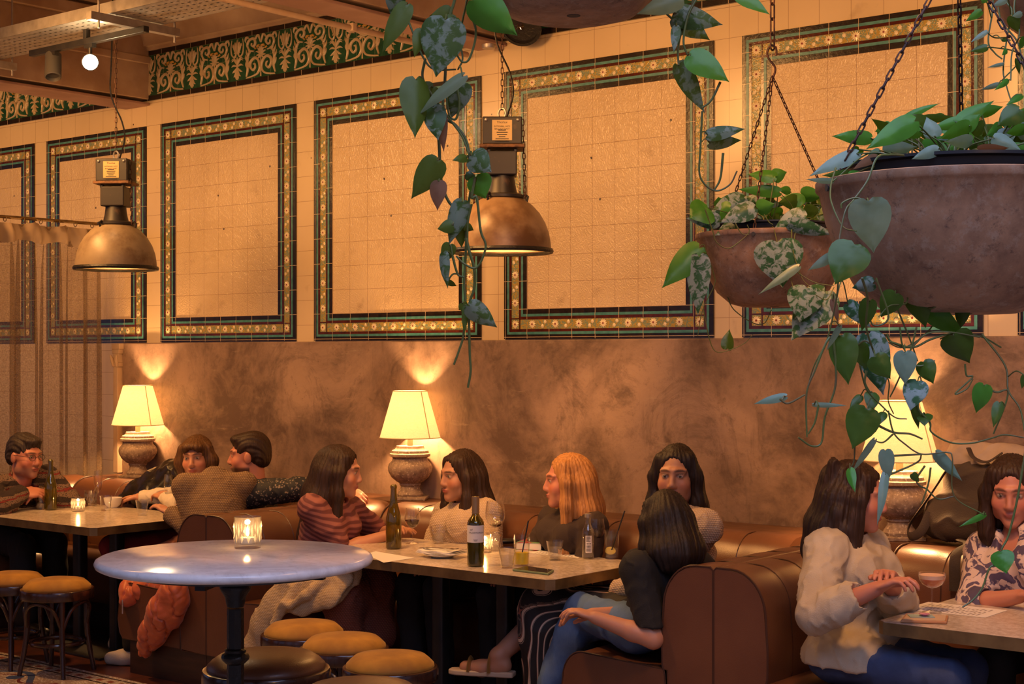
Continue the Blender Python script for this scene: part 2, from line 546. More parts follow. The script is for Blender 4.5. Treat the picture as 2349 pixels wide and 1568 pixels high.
def panel(idx, x0, x1, cols, rows=8):
    W, H = x1 - x0, PZ1 - PZ0
    t = sum(BW)
    iw, ih = W - 2 * t, H - 2 * t
    mb = MB()
    o = 0
    mis = [1, 2, 3, 4, 3, 2, 1]
    ys = [-.010, -.012, -.011, -.008, -.011, -.012, -.010]
    for w, mi, y in zip(BW, mis, ys):
        a, b, c, d = -t + o, iw + t - o, -t + o, ih + t - o
        e = o + w
        a2, b2, c2, d2 = -t + e, iw + t - e, -t + e, ih + t - e
        # four strips with a small thickness
        for (p, q, r, s) in ((a, b, c, c2), (a, b, d2, d), (a, a2, c2, d2), (b2, b, c2, d2)):
            mb.k = mi
            mb.box(((p + q) / 2, y / 2, (r + s) / 2), (q - p, -y, s - r))
        o = e
    mb.k = 0
    mb.box((iw / 2, -.003, ih / 2), (iw, .006, ih))
    off = BW[0] + BW[1] + BW[2] + BW[3] / 2
    yf = -.0085
    cx0, cx1, cz0, cz1 = -t + off, iw + t - off, -t + off, ih + t - off
    for (u, v) in ((cx0, cz0), (cx1, cz0), (cx0, cz1), (cx1, cz1)):
        mb.k = 3
        for du, dv, ww, hh in ((-.031, 0, .006, .068), (.031, 0, .006, .068), (0, -.031, .068, .006), (0, .031, .068, .006)):
            mb.box((u + du, yf, v + dv), (ww, .004, hh))
        daisy(mb, u, v, .026, yf, 5); disc(mb, u, v, .006, yf - .0045, 6)

    def run(p0, p1, horiz, fixed):
        L = p1 - p0
        k = max(1, round(L / .149)); st = L / k
        for i in range(k):
            p = p0 + (i + .5) * st
            for q, big in ((p, True), (p + st / 2, False)):
                if not big and i == k - 1: continue
                if big:
                    u, v = (q, fixed) if horiz else (fixed, q)
                    daisy(mb, u, v, .0255, yf, 5); disc(mb, u, v, .0055, yf - .0045, 6)
                else:
                    for s in (-1, 1):
                        u, v = (q + s * .009, fixed + s * .011) if horiz else (fixed + s * .011, q + s * .009)
                        daisy(mb, u, v, 0.0128, yf, 5, 8)
    run(cx0 + .04, cx1 - .04, True, cz0); run(cx0 + .04, cx1 - .04, True, cz1)
    run(cz0 + .04, cz1 - .04, False, cx0); run(cz0 + .04, cz1 - .04, False, cx1)
    m = [inner_tile('embossed_tile_%d' % cols, iw / cols, ih / rows), MT['black_t'], MT['teal_t'], MT['brown_t'], MT['floral'], MT['petal'], MT['heart']]
    tag(mb.build('trim_%d' % idx, m, loc=(x0 + t, 0, PZ0 + t), smooth=False, fix=False), kind='structure')


for i, (a, b, c) in enumerate(((-11.23, -9.88, 7), (-9.72, -8.56, 6), (-8.40, -7.07, 7), (-6.905, -5.565, 7), (-5.395, -4.052, 7), (-3.888, -2.676, 6), (-2.52, -1.18, 7))):
    panel(3 + i, a, b, c)

# frieze of scrolled relief tiles
FZ0, FZ1 = 3.435, 3.708


def stroke(mb, pts, w, y0=-.012, hgt=.014, n=5):
    """raised ribbon with a domed section, pts in (x,z)"""
    P = [Vector(p) for p in bez([(a, 0, b) for a, b in pts], n)]
    m = len(P)
    w = [q * .78 for q in w]
    vs = []
    for i in range(m):
        t = (P[min(i + 1, m - 1)] - P[max(i - 1, 0)]).normalized()
        s = Vector((-t.z, 0, t.x))
        f = i / (m - 1)
        ww = w[0] + (w[1] - w[0]) * f if len(w) == 2 else (w[0] + (w[1] - w[0]) * 2 * f if f < .5 else w[1] + (w[2] - w[1]) * (2 * f - 1))
        vs += [P[i] - s * ww + Vector((0, y0, 0)), P[i] + Vector((0, y0 - hgt * min(1, ww / .008), 0)), P[i] + s * ww + Vector((0, y0, 0))]
    fs = []
    for i in range(m - 1):
        a = 3 * i
        fs += [(a, a + 1, a + 4, a + 3), (a + 1, a + 2, a + 5, a + 4)]
    mb.add(vs, fs)


def spiral(cx, cz, r0, r1, a0, turns, n=10):
    return [(cx + (r0 + (r1 - r0) * i / n) * math.cos(a0 + turns * 2 * PI * i / n), cz + (r0 + (r1 - r0) * i / n) * math.sin(a0 + turns * 2 * PI * i / n)) for i in range(n + 1)]


def motif_narrow(mb, x, z):
    H = FZ1 - FZ0
    for s in (-1, 1):
        f = lambda q: [(x + s * a, z + b * H) for a, b in q]
        stroke(mb, f([(.052, .97), (.060, .80), (.052, .62), (.025, .56), (.012, .62), (.020, .67), (.028, .645)]), (.003, .008, .004))
        stroke(mb, f([(.004, .62), (.022, .70), (.038, .86), (.046, .80)]), (.004, .008, .002))
        stroke(mb, f([(.004, .64), (.014, .76), (.020, .90), (.026, .86)]), (.004, .007, .002))
        stroke(mb, f([(.004, .66), (.008, .80), (.002, .97)]), (.003, .006, .001))
        for k, (ex, ez, w) in enumerate(((.056, .46, .008), (.058, .34, .009), (.050, .20, .009), (.036, .10, .008), (.016, .05, .008))):
            stroke(mb, f([(.004, .30 + .04 * (2 - k)), (ex * .55, ez + .03), (ex, ez)]), (.006, w, .001))
        stroke(mb, f([(.004, .42), (.020, .50), (.040, .53), (.055, .50)]), (.005, .007, .001))
    stroke(mb, [(x, z + .02 * H), (x, z + .55 * H)], (.009, .005))


def motif_wide(mb, x, z):
    H = FZ1 - FZ0
    for s in (-1, 1):
        f = lambda q: [(x + s * a, z + b * H) for a, b in q]
        # lower C scroll
        stroke(mb, f([(.138, .03), (.085, .05), (.030, .10), (.008, .22), (.020, .38), (.055, .47), (.092, .40), (.098, .28), (.076, .19), (.052, .24), (.056, .33), (.070, .33)]), (.006, .013, .006), n=4)
        # outer leaf climbing to the upper volute
        stroke(mb, f([(.136, .06), (.122, .22), (.128, .40), (.118, .55), (.092, .66)]), (.006, .014, .008))
        for (a, b, c, d) in ((.122, .24, .146, .40), (.126, .40, .148, .58), (.112, .28, .092, .46), (.116, .50, .140, .70), (.100, .60, .120, .74)):
            stroke(mb, f([(a, b), ((a + c) / 2 + .004, (b + d) / 2), (c, d)]), (.009, .008, .001))
        # upper volute
        stroke(mb, f([(.062, .62), (.105, .66), (.126, .78), (.106, .90), (.070, .92), (.050, .82), (.064, .74), (.086, .76), (.086, .82)]), (.006, .013, .006), n=4)
        stroke(mb, f([(.112, .92), (.132, .98), (.146, .90), (.140, .84)]), (.009, .009, .002))
        stroke(mb, f([(.050, .90), (.026, .99), (.010, .88), (.004, .80)]), (.008, .009, .003))
        # middle palmette half
        for (c, d) in ((.052, .60), (.046, .52), (.030, .46), (.034, .66), (.014, .70)):
            stroke(mb, f([(.003, .52), (c * .6, d), (c, d)]), (.007, .008, .001))
        mb.k = 1
        stroke(mb, f([(.008, .72), (.022, .74), (.036, .70)]), (.008, .010, .005), hgt=.017)
        stroke(mb, f([(.040, .66), (.060, .70)]), (.006, .006), hgt=.017)
        mb.k = 0
    stroke(mb, [(x, z + .02 * H), (x, z + .20 * H), (x, z + .56 * H)], (.006, .004, .004))


mb = MB()
mb.box(((XL - .5) / 2, -.006, (FZ0 + FZ1) / 2), (-.5 - XL, .012, FZ1 - FZ0))
fr = struct('trim_10', mb, MT['green_t'], smooth=False)
mb = MB()
for z0, z1 in ((FZ0 - .032, FZ0), (FZ1, FZ1 + .030)): mb.box(((XL - .5) / 2, -.008, (z0 + z1) / 2), (-.5 - XL, .016, z1 - z0))
mb.build('border_tiles', MT['black_t'], fr, smooth=False)
mb = MB()
k = -7
while True:
    xn = -8.063 + k * .4505
    if xn > -1.0: break
    motif_narrow(mb, xn, FZ0); motif_wide(mb, xn + .2252, FZ0)
    k += 1
mb.build('scroll_relief', [MT['relief'], MT['ochre']], fr, auto=0, fix=False)

# cove cornice above the frieze
prof = [(0, FZ1 + .03), (-.03, FZ1 + .03), (-.035, FZ1 + .05), (-.06, FZ1 + .055)]
prof += [(-.06 - .30 * (1 - math.cos(a * PI / 16)), FZ1 + .06 + .17 * math.sin(a * PI / 16)) for a in range(9)]
prof += [(-.38, ZC - .02), (-.40, ZC), (0, ZC)]
mb = MB(); mb.prism([(XL, a, b) for a, b in prof], (0, 0, 0), (XR - XL, 0, 0))
struct('trim_11', mb, MT['ceil'], auto=30)
# ceiling beams perpendicular to the wall


def beam(idx, x0, x1, z0):
    mb = MB()
    mb.box(((x0 + x1) / 2, -2.2, (z0 + ZC) / 2 + .02), (x1 - x0, 4.4, ZC - z0 - .04))
    mb.box((x1 + .012, -2.2, z0 + .30), (.024, 4.4, .05)).box((x1 + .02, -2.2, ZC - .06), (.05, 4.4, .08))
    mb.k = 1
    mb.box(((x0 + x1) / 2, -2.2, z0 + .01), (x1 - x0 - .01, 4.4, .02))
    return tag(mb.build('trim_%d' % idx, [MT['beam'], MT['beampink']], smooth=False, bevel=.006), kind='structure')


beam(12, -8.80, -8.52, 3.372); beam(13, -5.60, -5.375, 3.375); beam(14, -2.45, -2.22, 3.375)
# carved corbel capital at the curtain's end of the plaster
mb = MB()
for w, z0, z1 in ((.05, .87, 1.60), (.07, 1.60, 1.63), (.06, 1.63, 1.69), (.08, 1.69, 1.72), (.09, 1.72, 1.76)): mb.box((-8.83, -.030, (z0 + z1) / 2), (w, .06, z1 - z0))
for s in (-1, 1): mb.tube([(-8.83 + .02 * s, -.06, 1.60), (-8.83 + .025 * s, -.07, 1.65), (-8.83 + .035 * s, -.075, 1.68)], [.010, .013, .008], 8)
struct('trim_15', mb, MT['beam'], bevel=.004)
# ================================================================ FIXTURES ON THE CEILING
TZ = 3.46
# perforated cable tray, parallel to the wall
p1, p2 = at_z(250, 30, TZ), at_z(335, 64, TZ)
ty0, ty1 = min(p1.y, p2.y), max(p1.y, p2.y)
tr = thing('cable_tray', 'perforated steel cable tray hung from the ceiling above the glowing lamp', 'cable tray', ((-9.2 - 4.9) / 2, (ty0 + ty1) / 2, TZ))
n = N('perforated_steel'); x, y, z = xyz(n)
row = n.math('FLOOR', n.math('DIVIDE', y, .05))
fx = n.math('ABSOLUTE', n.math('SUBTRACT', n.math('FRACT', n.math('ADD', n.math('DIVIDE', x, .05), n.math('MULTIPLY', row, .5))), .5))
fy = n.math('ABSOLUTE', n.math('SUBTRACT', n.math('FRACT', n.math('DIVIDE', y, .05)), .5))
hole = n.math('MULTIPLY', n.math('LESS_THAN', fx, .22), n.math('LESS_THAN', fy, .09))
sh = n.pbr(n.mix(n.ramp(n.noise(n.coord(), 9), .35, .65), (.46, .42, .38), (.36, .32, .28)), .45, .35)
tb = n('BsdfTransparent').outputs[0]
MT['perf'] = n.out(n('MixShader', {0: hole, 1: sh, 2: tb}).outputs[0])
tw = ty1 - ty0
MB().box((0, 0, 0), (4.3, tw, .004)).build('perforated_bottom', MT['perf'], tr, smooth=False)
for s in (-1, 1): MB().box((0, s * tw / 2, .028), (4.3, .004, .06)).build('side_rail', MT['steel'], tr, smooth=False)
sx = at_z(255, 30, TZ).x - tr.location.x
for q in (sx, sx - 1.55):
    MB().box((q, -.02, -.035), (.042, tw + .22, .042)).build('cross_bar', MT['steel'], tr, smooth=False)
    for s in (-1, 1): MB().tube([(q, s * (tw / 2 + .07), -.09), (q, s * (tw / 2 + .07), ZC - TZ)], .006, 8).build('hanging_rod', MT['steel'], tr)
# lighting track below the tray and its spotlights
k1, k2 = at_z(333, 66, TZ - .07), at_z(75, 124, TZ - .07)
ky = (k1.y + k2.y) / 2
trk = tag(MB().box(((k1.x + k2.x) / 2, ky, TZ - .07), (k1.x - k2.x, .036, .034)).box(((k1.x + k2.x) / 2, ky, TZ - .03), (.03, .03, .06)).build('lighting_track', MT['black'], smooth=False, bevel=.003), 'black lighting track fixed under the perforated cable tray', 'lighting track')


def spot(px, py, label, cap_px, lit, name='spotlight'):
    r = ray(px, py)
    p = CAMP + r * ((ky - CY) / r.y)
    t = thing(name, label, 'spotlight', p)
    dz = TZ - .087 - p.z
    MB().tube([(0, 0, .03), (0, 0, dz)], .011, 10).box((0, 0, dz - .01), (.07, .03, .02)).build('stem', MT['black'], t)
    if lit:
        d = (CAMP + Vector((0, 0, .1)) - p).normalized()
    else:
        d = Vector((.35, -.25, -.9)).normalized()
    q = Vector((0, 0, 1)).rotation_difference(d).to_matrix()
    MB().lathe([(.0, -.085), (.036, -.085), (.045, -.075), (.046, .07), (.040, .075), (.036, .055), (.0, .05)], 24, M=q).build('can', MT['black'] if lit else MT['spotgrey'], t)
    if lit: MB().lathe([(0, .072), (.041, .072), (.041, .076), (0, .079)], 24, M=q).build('glowing_lens', MT['lens'], t)
    return t, p, d


MT['spotgrey'] = mat('dark_grey_can', (.05, .045, .042), .4)
MT['lens'] = emis('lit_spot_lens', (1, .80, .50), 45)
spot(122, 152, 'dark grey track spotlight pointing down, hanging beside the glowing one', None, False)
_, sp_p, sp_d = spot(207, 143, 'glowing white track spotlight turned to the viewer', None, True)
# conduit along the second beam
b0 = Vector((-5.63, -.05, 3.352)); b1 = Vector((-5.63, -4.2, 3.352))
cd = thing('conduit', 'painted pipe running along the lower edge of the ceiling beam', 'pipe', b0)
MB().tube([(0, 0, 0), b1 - b0], .016, 10).build('pipe', MT['beam'], cd)
for q in (-.9, -1.9, -2.9): MB().box((.0, q, .004), (.05, .03, .042)).build('clip', MT['beam'], cd, bevel=.004)
jb = at_y(1121, 103, -.10)
o = tag(MB().lathe([(0, -.02), (.035, -.02), (.038, -.012), (.038, .012), (.03, .02), (0, .02)], 20, jb).build('junction_box', MT['steel']), 'small round metal junction box at the end of the beam pipe', 'junction box')
# round flood lamp beside the beam
fp = at_y(1196, 56, -.14)
fl = thing('flood_lamp', 'round black flood lamp beside the beam end, behind the topmost hanging bowl', 'lamp', fp)
d = Vector((.25, -.75, -.62)).normalized(); q = Vector((0, 0, 1)).rotation_difference(d).to_matrix()
MB().lathe([(0, -.09), (.05, -.085), (.10, -.03), (.112, .0), (.112, .018), (.098, .02), (.09, .0), (.03, -.045), (0, -.05)], 32, M=q).build('housing', MT['black'], fl)
MB().lathe([(.112, .012), (.118, .016), (.116, .026), (.10, .026), (.10, .018)], 32, M=q).build('rim', MT['castiron'], fl)
MB().lathe([(0, -.02), (.02, -.02), (.03, 0), (.02, .02), (0, .026)], 16, M=q).build('bulb', thin_glass('flood_bulb', (.9, .7, .5)), fl)
MB().box((0, .10, .05), (.03, .16, .03)).build('bracket', MT['black'], fl)


# ---------------------------------------------------------------- chains
def chain(mb, a, b, ln=.05, w=.018, r=.0042, sides=6, tw0=0):
    a, b = Vector(a), Vector(b)
    L = (b - a).length
    k = max(1, round(L / (ln - 2.2 * r)))
    st = L / k
    d = (b - a).normalized()
    u = d.orthogonal().normalized(); v = d.cross(u)
    for i in range(k):
        c = a + d * (st * (i + .5))
        ang = tw0 + (PI / 2) * (i % 2)
        s = math.cos(ang) * u + math.sin(ang) * v
        h = ln / 2 - w / 2
        pts = []
        for j in range(5): t = PI * j / 4; pts.append(c + d * (h + w / 2 * math.sin(t)) + s * (w / 2 * math.cos(t)))
        for j in range(5): t = PI * j / 4; pts.append(c - d * (h + w / 2 * math.sin(t)) - s * (w / 2 * math.cos(t)))
        mb.tube(pts, r, sides, closed=True)


def text_mesh(body, size, ext=.0006, align='CENTER', sp=1.0):
    cu = bpy.data.curves.new('lettering', 'FONT')
    cu.body = body; cu.size = size; cu.extrude = ext; cu.align_x = align; cu.space_character = sp
    o = bpy.data.objects.new('lettering', cu); COL.objects.link(o)
    dg = bpy.context.evaluated_depsgraph_get()
    me = bpy.data.meshes.new_from_object(o.evaluated_get(dg))
    bpy.data.objects.remove(o); bpy.data.curves.remove(cu)
    vs = [tuple(v.co) for v in me.vertices]; fs = [tuple(p.vertices) for p in me.polygons]
    bpy.data.meshes.remove(me)
    return vs, fs


# ---------------------------------------------------------------- industrial pendants
n = N('dusty_enamel'); v = n.coord()
a = n.noise(v, 6, 7, .65)
c = n.mix(n.ramp(a, .44, .66), (.235, .175, .11), (.085, .042, .02))
c = n.mix(n.ramp(n.noise(v, 3.1, 3), .52, .72), c, (.29, .225, .145))
MT['enamel'] = n.out(n.pbr(c, .42, 0, n.bump(a, .15, .003)))
MT['enamel2'] = mat('rust_brown_dome', (.26, .165, .09), .40, .05, c2=(.11, .052, .020), ns=6, lo=.42, hi=.62, bump=.15, bs=9)
MT['inner'] = mat('lit_enamel_inside', (.80, .70, .50), .5, emit=(1, .52, .12), es=.55)  # enamel glows by itself, standing in for lamplight inside the shade
MT['rust'] = mat('rusty_flange', (.22, .105, .045), .6, .4, c2=(.08, .04, .022), ns=30)
MT['plate'] = mat('gold_rating_plate', (.42, .29, .12), .4, .3)
MT['gearbox'] = mat('chipped_black_box', (.020, .015, .012), .45, c2=(.08, .045, .025), ns=18, lo=.60, hi=.72)


def pendant(px, py, y, dia, label, body, rustside):
    c = at_y(px, py, y)
    t = thing('pendant_lamp', label, 'pendant lamp', c)
    R = dia / 2
    f = R / .23
    K = lambda pr: [(r * f, z * f) for r, z in pr]
    MB().lathe(K([(.224, .006), (.222, .04), (.214, .085), (.198, .13), (.172, .175), (.138, .212), (.105, .235), (.088, .245), (.085, .235), (.10, .225), (.132, .203), (.165, .168), (.19, .125), (.206, .083), (.214, .04), (.216, .006)]), 48, closed=True).build('shade', body, t)
    MB().lathe(K([(.2155, .012), (.2135, .04), (.2055, .083), (.1895, .125), (.1645, .167), (.13, .201), (.09, .225), (0, .232)]), 48, caps=False).build('reflector', MT['inner'], t)
    MB().lathe(K([(.218, -.006), (.232, -.008), (.236, .002), (.232, .012), (.224, .014), (.216, .006)]), 48, closed=True).build('rim', MT['castiron'], t)
    MB().lathe(K([(0, .238), (.096, .238), (.102, .245), (.102, .256), (.092, .262), (.070, .264), (.062, .30), (.056, .345), (0, .345)]), 32).build('collar', MT['gearbox'], t)
    # clips round the collar
    for k in range(3):
        a = k * 2.1 + .6
        MB().tube([(f * .10 * math.cos(a), f * .10 * math.sin(a), f * .262), (f * .118 * math.cos(a), f * .118 * math.sin(a), f * .25), (f * .112 * math.cos(a), f * .112 * math.sin(a), f * .225)], .006 * f, 6).build('clip', MT['castiron'], t)
    yaw = math.atan2(SN, CS) + (-.10 if rustside else .0)
    Rz = Matrix.Rotation(yaw, 3, 'Z')

    def bx(cz, w, d, h, cx=0, cyy=0): return MB().box(Rz @ (Vector((cx, cyy, cz)) * f), (w * f, d * f, h * f), M=Rz)
    mb = bx(.40, .135, .13, .11)
    for s in (-1, 1): mb.box(Rz @ (Vector((s * .06, -.05, .455)) * f), (.02 * f, .03 * f, .02 * f), M=Rz)
    mb.build('capacitor_box', MT['gearbox'], t, bevel=.006, smooth=False)
    bx(.475, .205, .17, .016).build('flange', MT['rust'], t, bevel=.003, smooth=False)
    g = bx(.545, .18, .15, .125).build('ballast_box', MT['gearbox'], t, bevel=.005, smooth=False)
    if rustside: bx(.545, .004, .11, .10, .091).build('open_side_shade', MT['ink'], t, smooth=False)  # flat black plate stands in for the shade inside the box
    pl = bx(.545, .090, .004, .092, 0, -.0755).build('rating_plate', MT['plate'], t, smooth=False)
    mb = MB(); zz = .582
    for ln, sz in (('Thorlux', .015), ('INTEGRAL H.P.F', .0105), ('BALLAST UNIT', .0105)):
        vs, fs = text_mesh(ln, sz * f)
        mb.add([Rz @ Vector((a, -.0779 * f - b2 * .3, b + (zz - .006) * f)) for a, b, b2 in vs], fs)
        zz -= sz * 1.15
    for k in range(6):
        w = (.035, .05, .045, .03, .06, .065)[k]
        mb.box(Rz @ (Vector((0, -.0779, .545 - .010 * k)) * f), (w * f, .0006, .0035 * f), M=Rz)
    mb.build('lettering', MT['ink'], pl, smooth=False)
    for s in (-1, 1): MB().ball(Rz @ (Vector((s * .072, -.076, .592)) * f), .008 * f).build('screw', MT['steel'], t)
    mb = MB()
    mb.tube([(.022 * f * math.cos(a), 0, (.632 + .024 * math.sin(a)) * f) for a in [2 * PI * i / 12 for i in range(12)]], .005 * f, 6, closed=True)
    mb.build('eye_bolt', MT['steel'], t)
    top = Vector((0, 0, ZC - c.z))
    mb = MB(); chain(mb, (0, 0, .65 * f), top, .032, .0105, .0021); mb.build('chain', MT['chain'], t)
    e = Rz @ Vector((.094 * f, -.03, .60 * f)); e2 = Rz @ Vector((.105 * f, -.04, .24 * f))
    mb = MB(); chain(mb, e, e2, .030, .011, .0022); mb.build('safety_chain', MT['chain'], t)
    h = top.z
    mb = MB(); mb.tube(bez([Rz @ Vector((.02, .0, .61 * f)), Rz @ Vector((.05, 0, .72 * f)), Rz @ Vector((.035, 0, .82 * f)), Rz @ Vector((-.03, 0, .98 * f)), Rz @ Vector((-.025, 0, 1.2 * f)), Vector((-.02, 0, h))], 6), .0045, 6); mb.build('flex', MT['castiron'], t)
    l = bpy.data.lights.new('pendant_light', 'SPOT'); l.energy = PEND; l.color = WARM; l.spot_size = 2.7; l.spot_blend = .5; l.shadow_soft_size = .06
    lo = bpy.data.objects.new('pendant_light', l); COL.objects.link(lo); lo.parent = t; lo.location = (0, 0, .10)
    mb = MB().ball((0, 0, .13), .035, 12, 8, (1, 1, 1.5)); mb.build('bulb', MT['bulb'], t)


MT['bulb'] = emis('warm_bulb', (1, .62, .25), 12)
pendant(266, 616, -1.25, .462, 'dusty grey industrial dome pendant by the sheer curtain', MT['enamel'], True)
pendant(1152, 577, -1.08, .462, 'rust brown industrial dome pendant behind the hanging vine', MT['enamel2'], False)

# ---------------------------------------------------------------- table lamps on the ledge
n = N('weathered_stone'); v = n.coord()
a = n.noise(v, 22, 8, .7)
c = n.mix(n.ramp(a, .38, .62), (.17, .115, .085), (.34, .25, .18))
c = n.mix(n.ramp(n.noise(v, 90, 3), .58, .66), c, (.50, .40, .30))
MT['stone'] = n.out(n.pbr(c, .75, 0, n.bump(a, .5, .006)))
n = N('lit_linen_shade'); v = n.coord('Object', (1, 1, 1))
w = n.math('ADD', n.math('MULTIPLY', n.noise(n.coord('Object', (60, 60, 420)), 1.0, 2), .5), n.math('MULTIPLY', n.noise(n.coord('Object', (420, 420, 60)), 1.0, 2), .5))
c = n.mix(n.ramp(w, .35, .65), (.95, .88, .70), (.86, .76, .55))
df = n('BsdfDiffuse', {'Color': c}).outputs[0]; tl = n('BsdfTranslucent', {'Color': c}).outputs[0]
m1 = n('MixShader', {0: .74, 1: df, 2: tl}).outputs[0]
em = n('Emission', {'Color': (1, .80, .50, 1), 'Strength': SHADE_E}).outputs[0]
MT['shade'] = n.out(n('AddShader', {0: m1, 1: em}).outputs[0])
MT['shadetrim'] = mat('shade_trim', (.60, .46, .24), .7)
MT['lampstem'] = mat('lamp_stem', (.55, .42, .24), .5)
LP = [(-8.46, 'linen-shaded stone urn lamp beside the sheer curtain'), (-5.97, 'linen-shaded stone urn lamp behind the olive wine bottle'), (-3.0, 'linen-shaded stone urn lamp half hidden by trailing vines')]
for X, lab in LP:
    t = thing('table_lamp', lab, 'table lamp', (X, -.15, LZ), .6, 'stone urn lamps on the ledge')
    MB().box((0, 0, .0085), (.20, .20, .017)).build('plinth_block', MT['stone'], t, bevel=.004)
    MB().lathe([(0, .017), (.070, .017), (.074, .03), (.066, .045), (.056, .058), (.053, .075), (.060, .082), (.060, .092), (.075, .10), (.105, .125), (.122, .155), (.126, .178), (.120, .20), (.106, .214), (.100, .222), (.098, .236), (.104, .240), (.115, .244), (.115, .258), (.106, .264), (.103, .276), (.085, .284), (.080, .292), (.077, .302), (0, .302)], 40).build('urn', MT['stone'], t)
    MB().tube([(0, 0, .30), (0, 0, .46)], .016, 14).build('stem', MT['lampstem'], t)
    MB().lathe([(.172, .348), (.096, .613), (.0945, .613), (.1705, .348)], 48, closed=True).build('shade', MT['shade'], t)
    mb = MB()
    for r, z in ((.1723, .349), (.0963, .612)): mb.tube([(r * math.cos(2 * PI * i / 48), r * math.sin(2 * PI * i / 48), z) for i in range(48)], .0025, 6, closed=True)
    a = 5.55
    for aa in (a, a + PI): mb.tube([(.1725 * math.cos(aa), .1725 * math.sin(aa), .35), (.0965 * math.cos(aa), .0965 * math.sin(aa), .612)], .0028, 6)
    mb.build('shade_trim', MT['shadetrim'], t)
    MB().ball((0, 0, .552), .022, 14, 10, (1, 1, 1.25)).build('bulb', MT['bulb2'] if 'bulb2' in MT else MT.setdefault('bulb2', emis('lamp_bulb', (1, .66, .28), 30)), t)
    l = bpy.data.lights.new('table_lamp_light', 'POINT'); l.energy = LAMP; l.color = LAMPC; l.shadow_soft_size = .035
    lo = bpy.data.objects.new('table_lamp_light', l); COL.objects.link(lo); lo.parent = t; lo.location = (0, 0, .488)

# ---------------------------------------------------------------- curtain on its rod
CX = -8.955
rd = thing('curtain_rod', 'thin brass curtain rod reaching out from the wall', 'curtain rod', (CX, 0, 2.585))
MB().tube([(0, 0, 0), (0, -3.2, 0)], .011, 12).build('rod', MT['brass'], rd)
for k in range(22): MB().tube([(.018 * math.cos(a), -.16 - k * .135, -.012 + .018 * math.sin(a)) for a in [2 * PI * i / 14 for i in range(14)]], .0028, 6, closed=True).build('ring', MT['brass'], rd)
n = N('sheer_linen'); v = n.coord()
w = n.math('MULTIPLY', n.noise(n.coord('Object', (500, 500, 70)), 1, 2), n.noise(n.coord('Object', (60, 60, 600)), 1, 2))
c = n.mix(n.ramp(n.noise(v, 3), .3, .7), (.36, .26, .165), (.27, .19, .115))
df = n('BsdfDiffuse', {'Color': c}).outputs[0]; tl = n('BsdfTranslucent', {'Color': (.44, .31, .19, 1)}).outputs[0]
m1 = n('MixShader', {0: .5, 1: df, 2: tl}).outputs[0]
tr_ = n('BsdfTransparent').outputs[0]
MT['sheer'] = n.out(n('MixShader', {0: n.math('MULTIPLY', n.ramp(w, .06, .40), .78), 1: tr_, 2: m1}).outputs[0])
MT['hem'] = mat('linen_heading', (.40, .29, .19), .85)
mb = MB(); hm = MB()
NY, LY = 420, 3.0


def fold(s): return .050 * math.sin(s * 40 + 1.6 * math.sin(s * 7)) + .014 * math.sin(s * 87 + 2) + .018 * math.sin(s * 13)


rows = [(.02, .35), (.30, .8), (.9, 1), (1.6, 1.05), (2.54, 1.15)]
vs = []
for zz, k in rows:
    for i in range(NY + 1):
        s = i / NY * LY
        vs.append((fold(s) * k, -.10 - s - .034 * k * math.sin(2 * (s * 40 + 1.6 * math.sin(s * 7))), 2.565 - zz))
fs = [(j * (NY + 1) + i, j * (NY + 1) + i + 1, (j + 1) * (NY + 1) + i + 1, (j + 1) * (NY + 1) + i) for j in range(len(rows) - 1) for i in range(NY)]
mb.add(vs, fs)
ct = thing('curtain', 'sheer beige linen curtain hanging from the rod at the booth end', 'curtain', (CX, 0, 0))
mb.build('drop', MT['sheer'], ct, auto=0, fix=False)
vs = []
hrows = [(.0, 0), (.03, .012), (.07, .016), (.115, .012), (.135, .004)]
for zz, o in hrows:
    for i in range(NY + 1):
        s = i / NY * LY
        sag = .020 * abs(math.sin(PI * s / .27)) ** .7
        vs.append((fold(s) * .6 + .012 + o + .008 * math.sin(s * 60 + zz * 30), -.10 - s, 2.562 - zz - (sag if zz < .05 else -.012 * math.sin(s * 23)) ))
fs = [(j * (NY + 1) + i, j * (NY + 1) + i + 1, (j + 1) * (NY + 1) + i + 1, (j + 1) * (NY + 1) + i) for j in range(len(hrows) - 1) for i in range(NY)]
hm.add(vs, fs)
hm.build('heading_ruffle', MT['hem'], ct, auto=0, fix=False)

# ================================================================ BANQUETTES
def sweep(prof_, O, U, L, length, seg, depth=.007, flipcap=False, mb=None, caps=True, sub=6):
    """profile (u, z) swept along unit vector L from O; soft channels of width seg"""
    mb = mb or MB()
    k = max(1, round(length / seg))
    st = length / k
    ss = []
    for i in range(k):
        for j in range(sub):
            t = j / sub
            ss.append(((i + t) * st, math.sin(PI * t) ** .5 if j else 0.0))
    ss.append((length, 0.0))
    n_ = len(prof_)
    cu = sum(p[0] for p in prof_) / n_; cz = sum(p[1] for p in prof_) / n_
    vs = []
    for idx, (s, b) in enumerate(ss):
        dd = -depth * (1 - b) if 0 < idx < len(ss) - 1 else -depth * .9
        for (u, z, w) in prof_:
            # push towards the inside of the profile
            du, dz_ = u - cu, z - cz
            q = math.hypot(du, dz_) or 1
            vs.append(O + U * (u + du / q * dd * w) + L * s + Vector((0, 0, z + dz_ / q * dd * w)))
    m = len(ss)
    fs = []
    for i in range(m - 1):
        for j in range(n_):
            l = (j + 1) % n_
            fs.append((i * n_ + j, i * n_ + l, (i + 1) * n_ + l, (i + 1) * n_ + j))
    if caps:
        fs.append(tuple(range(n_))); fs.append(tuple(reversed([(m - 1) * n_ + j for j in range(n_)])))
    return mb.add(vs, fs)


def arcpts(c, r, a0, a1, k): return [(c[0] + r[0] * math.cos(a0 + (a1 - a0) * i / k), c[1] + r[1] * math.sin(a0 + (a1 - a0) * i / k)) for i in range(k + 1)]


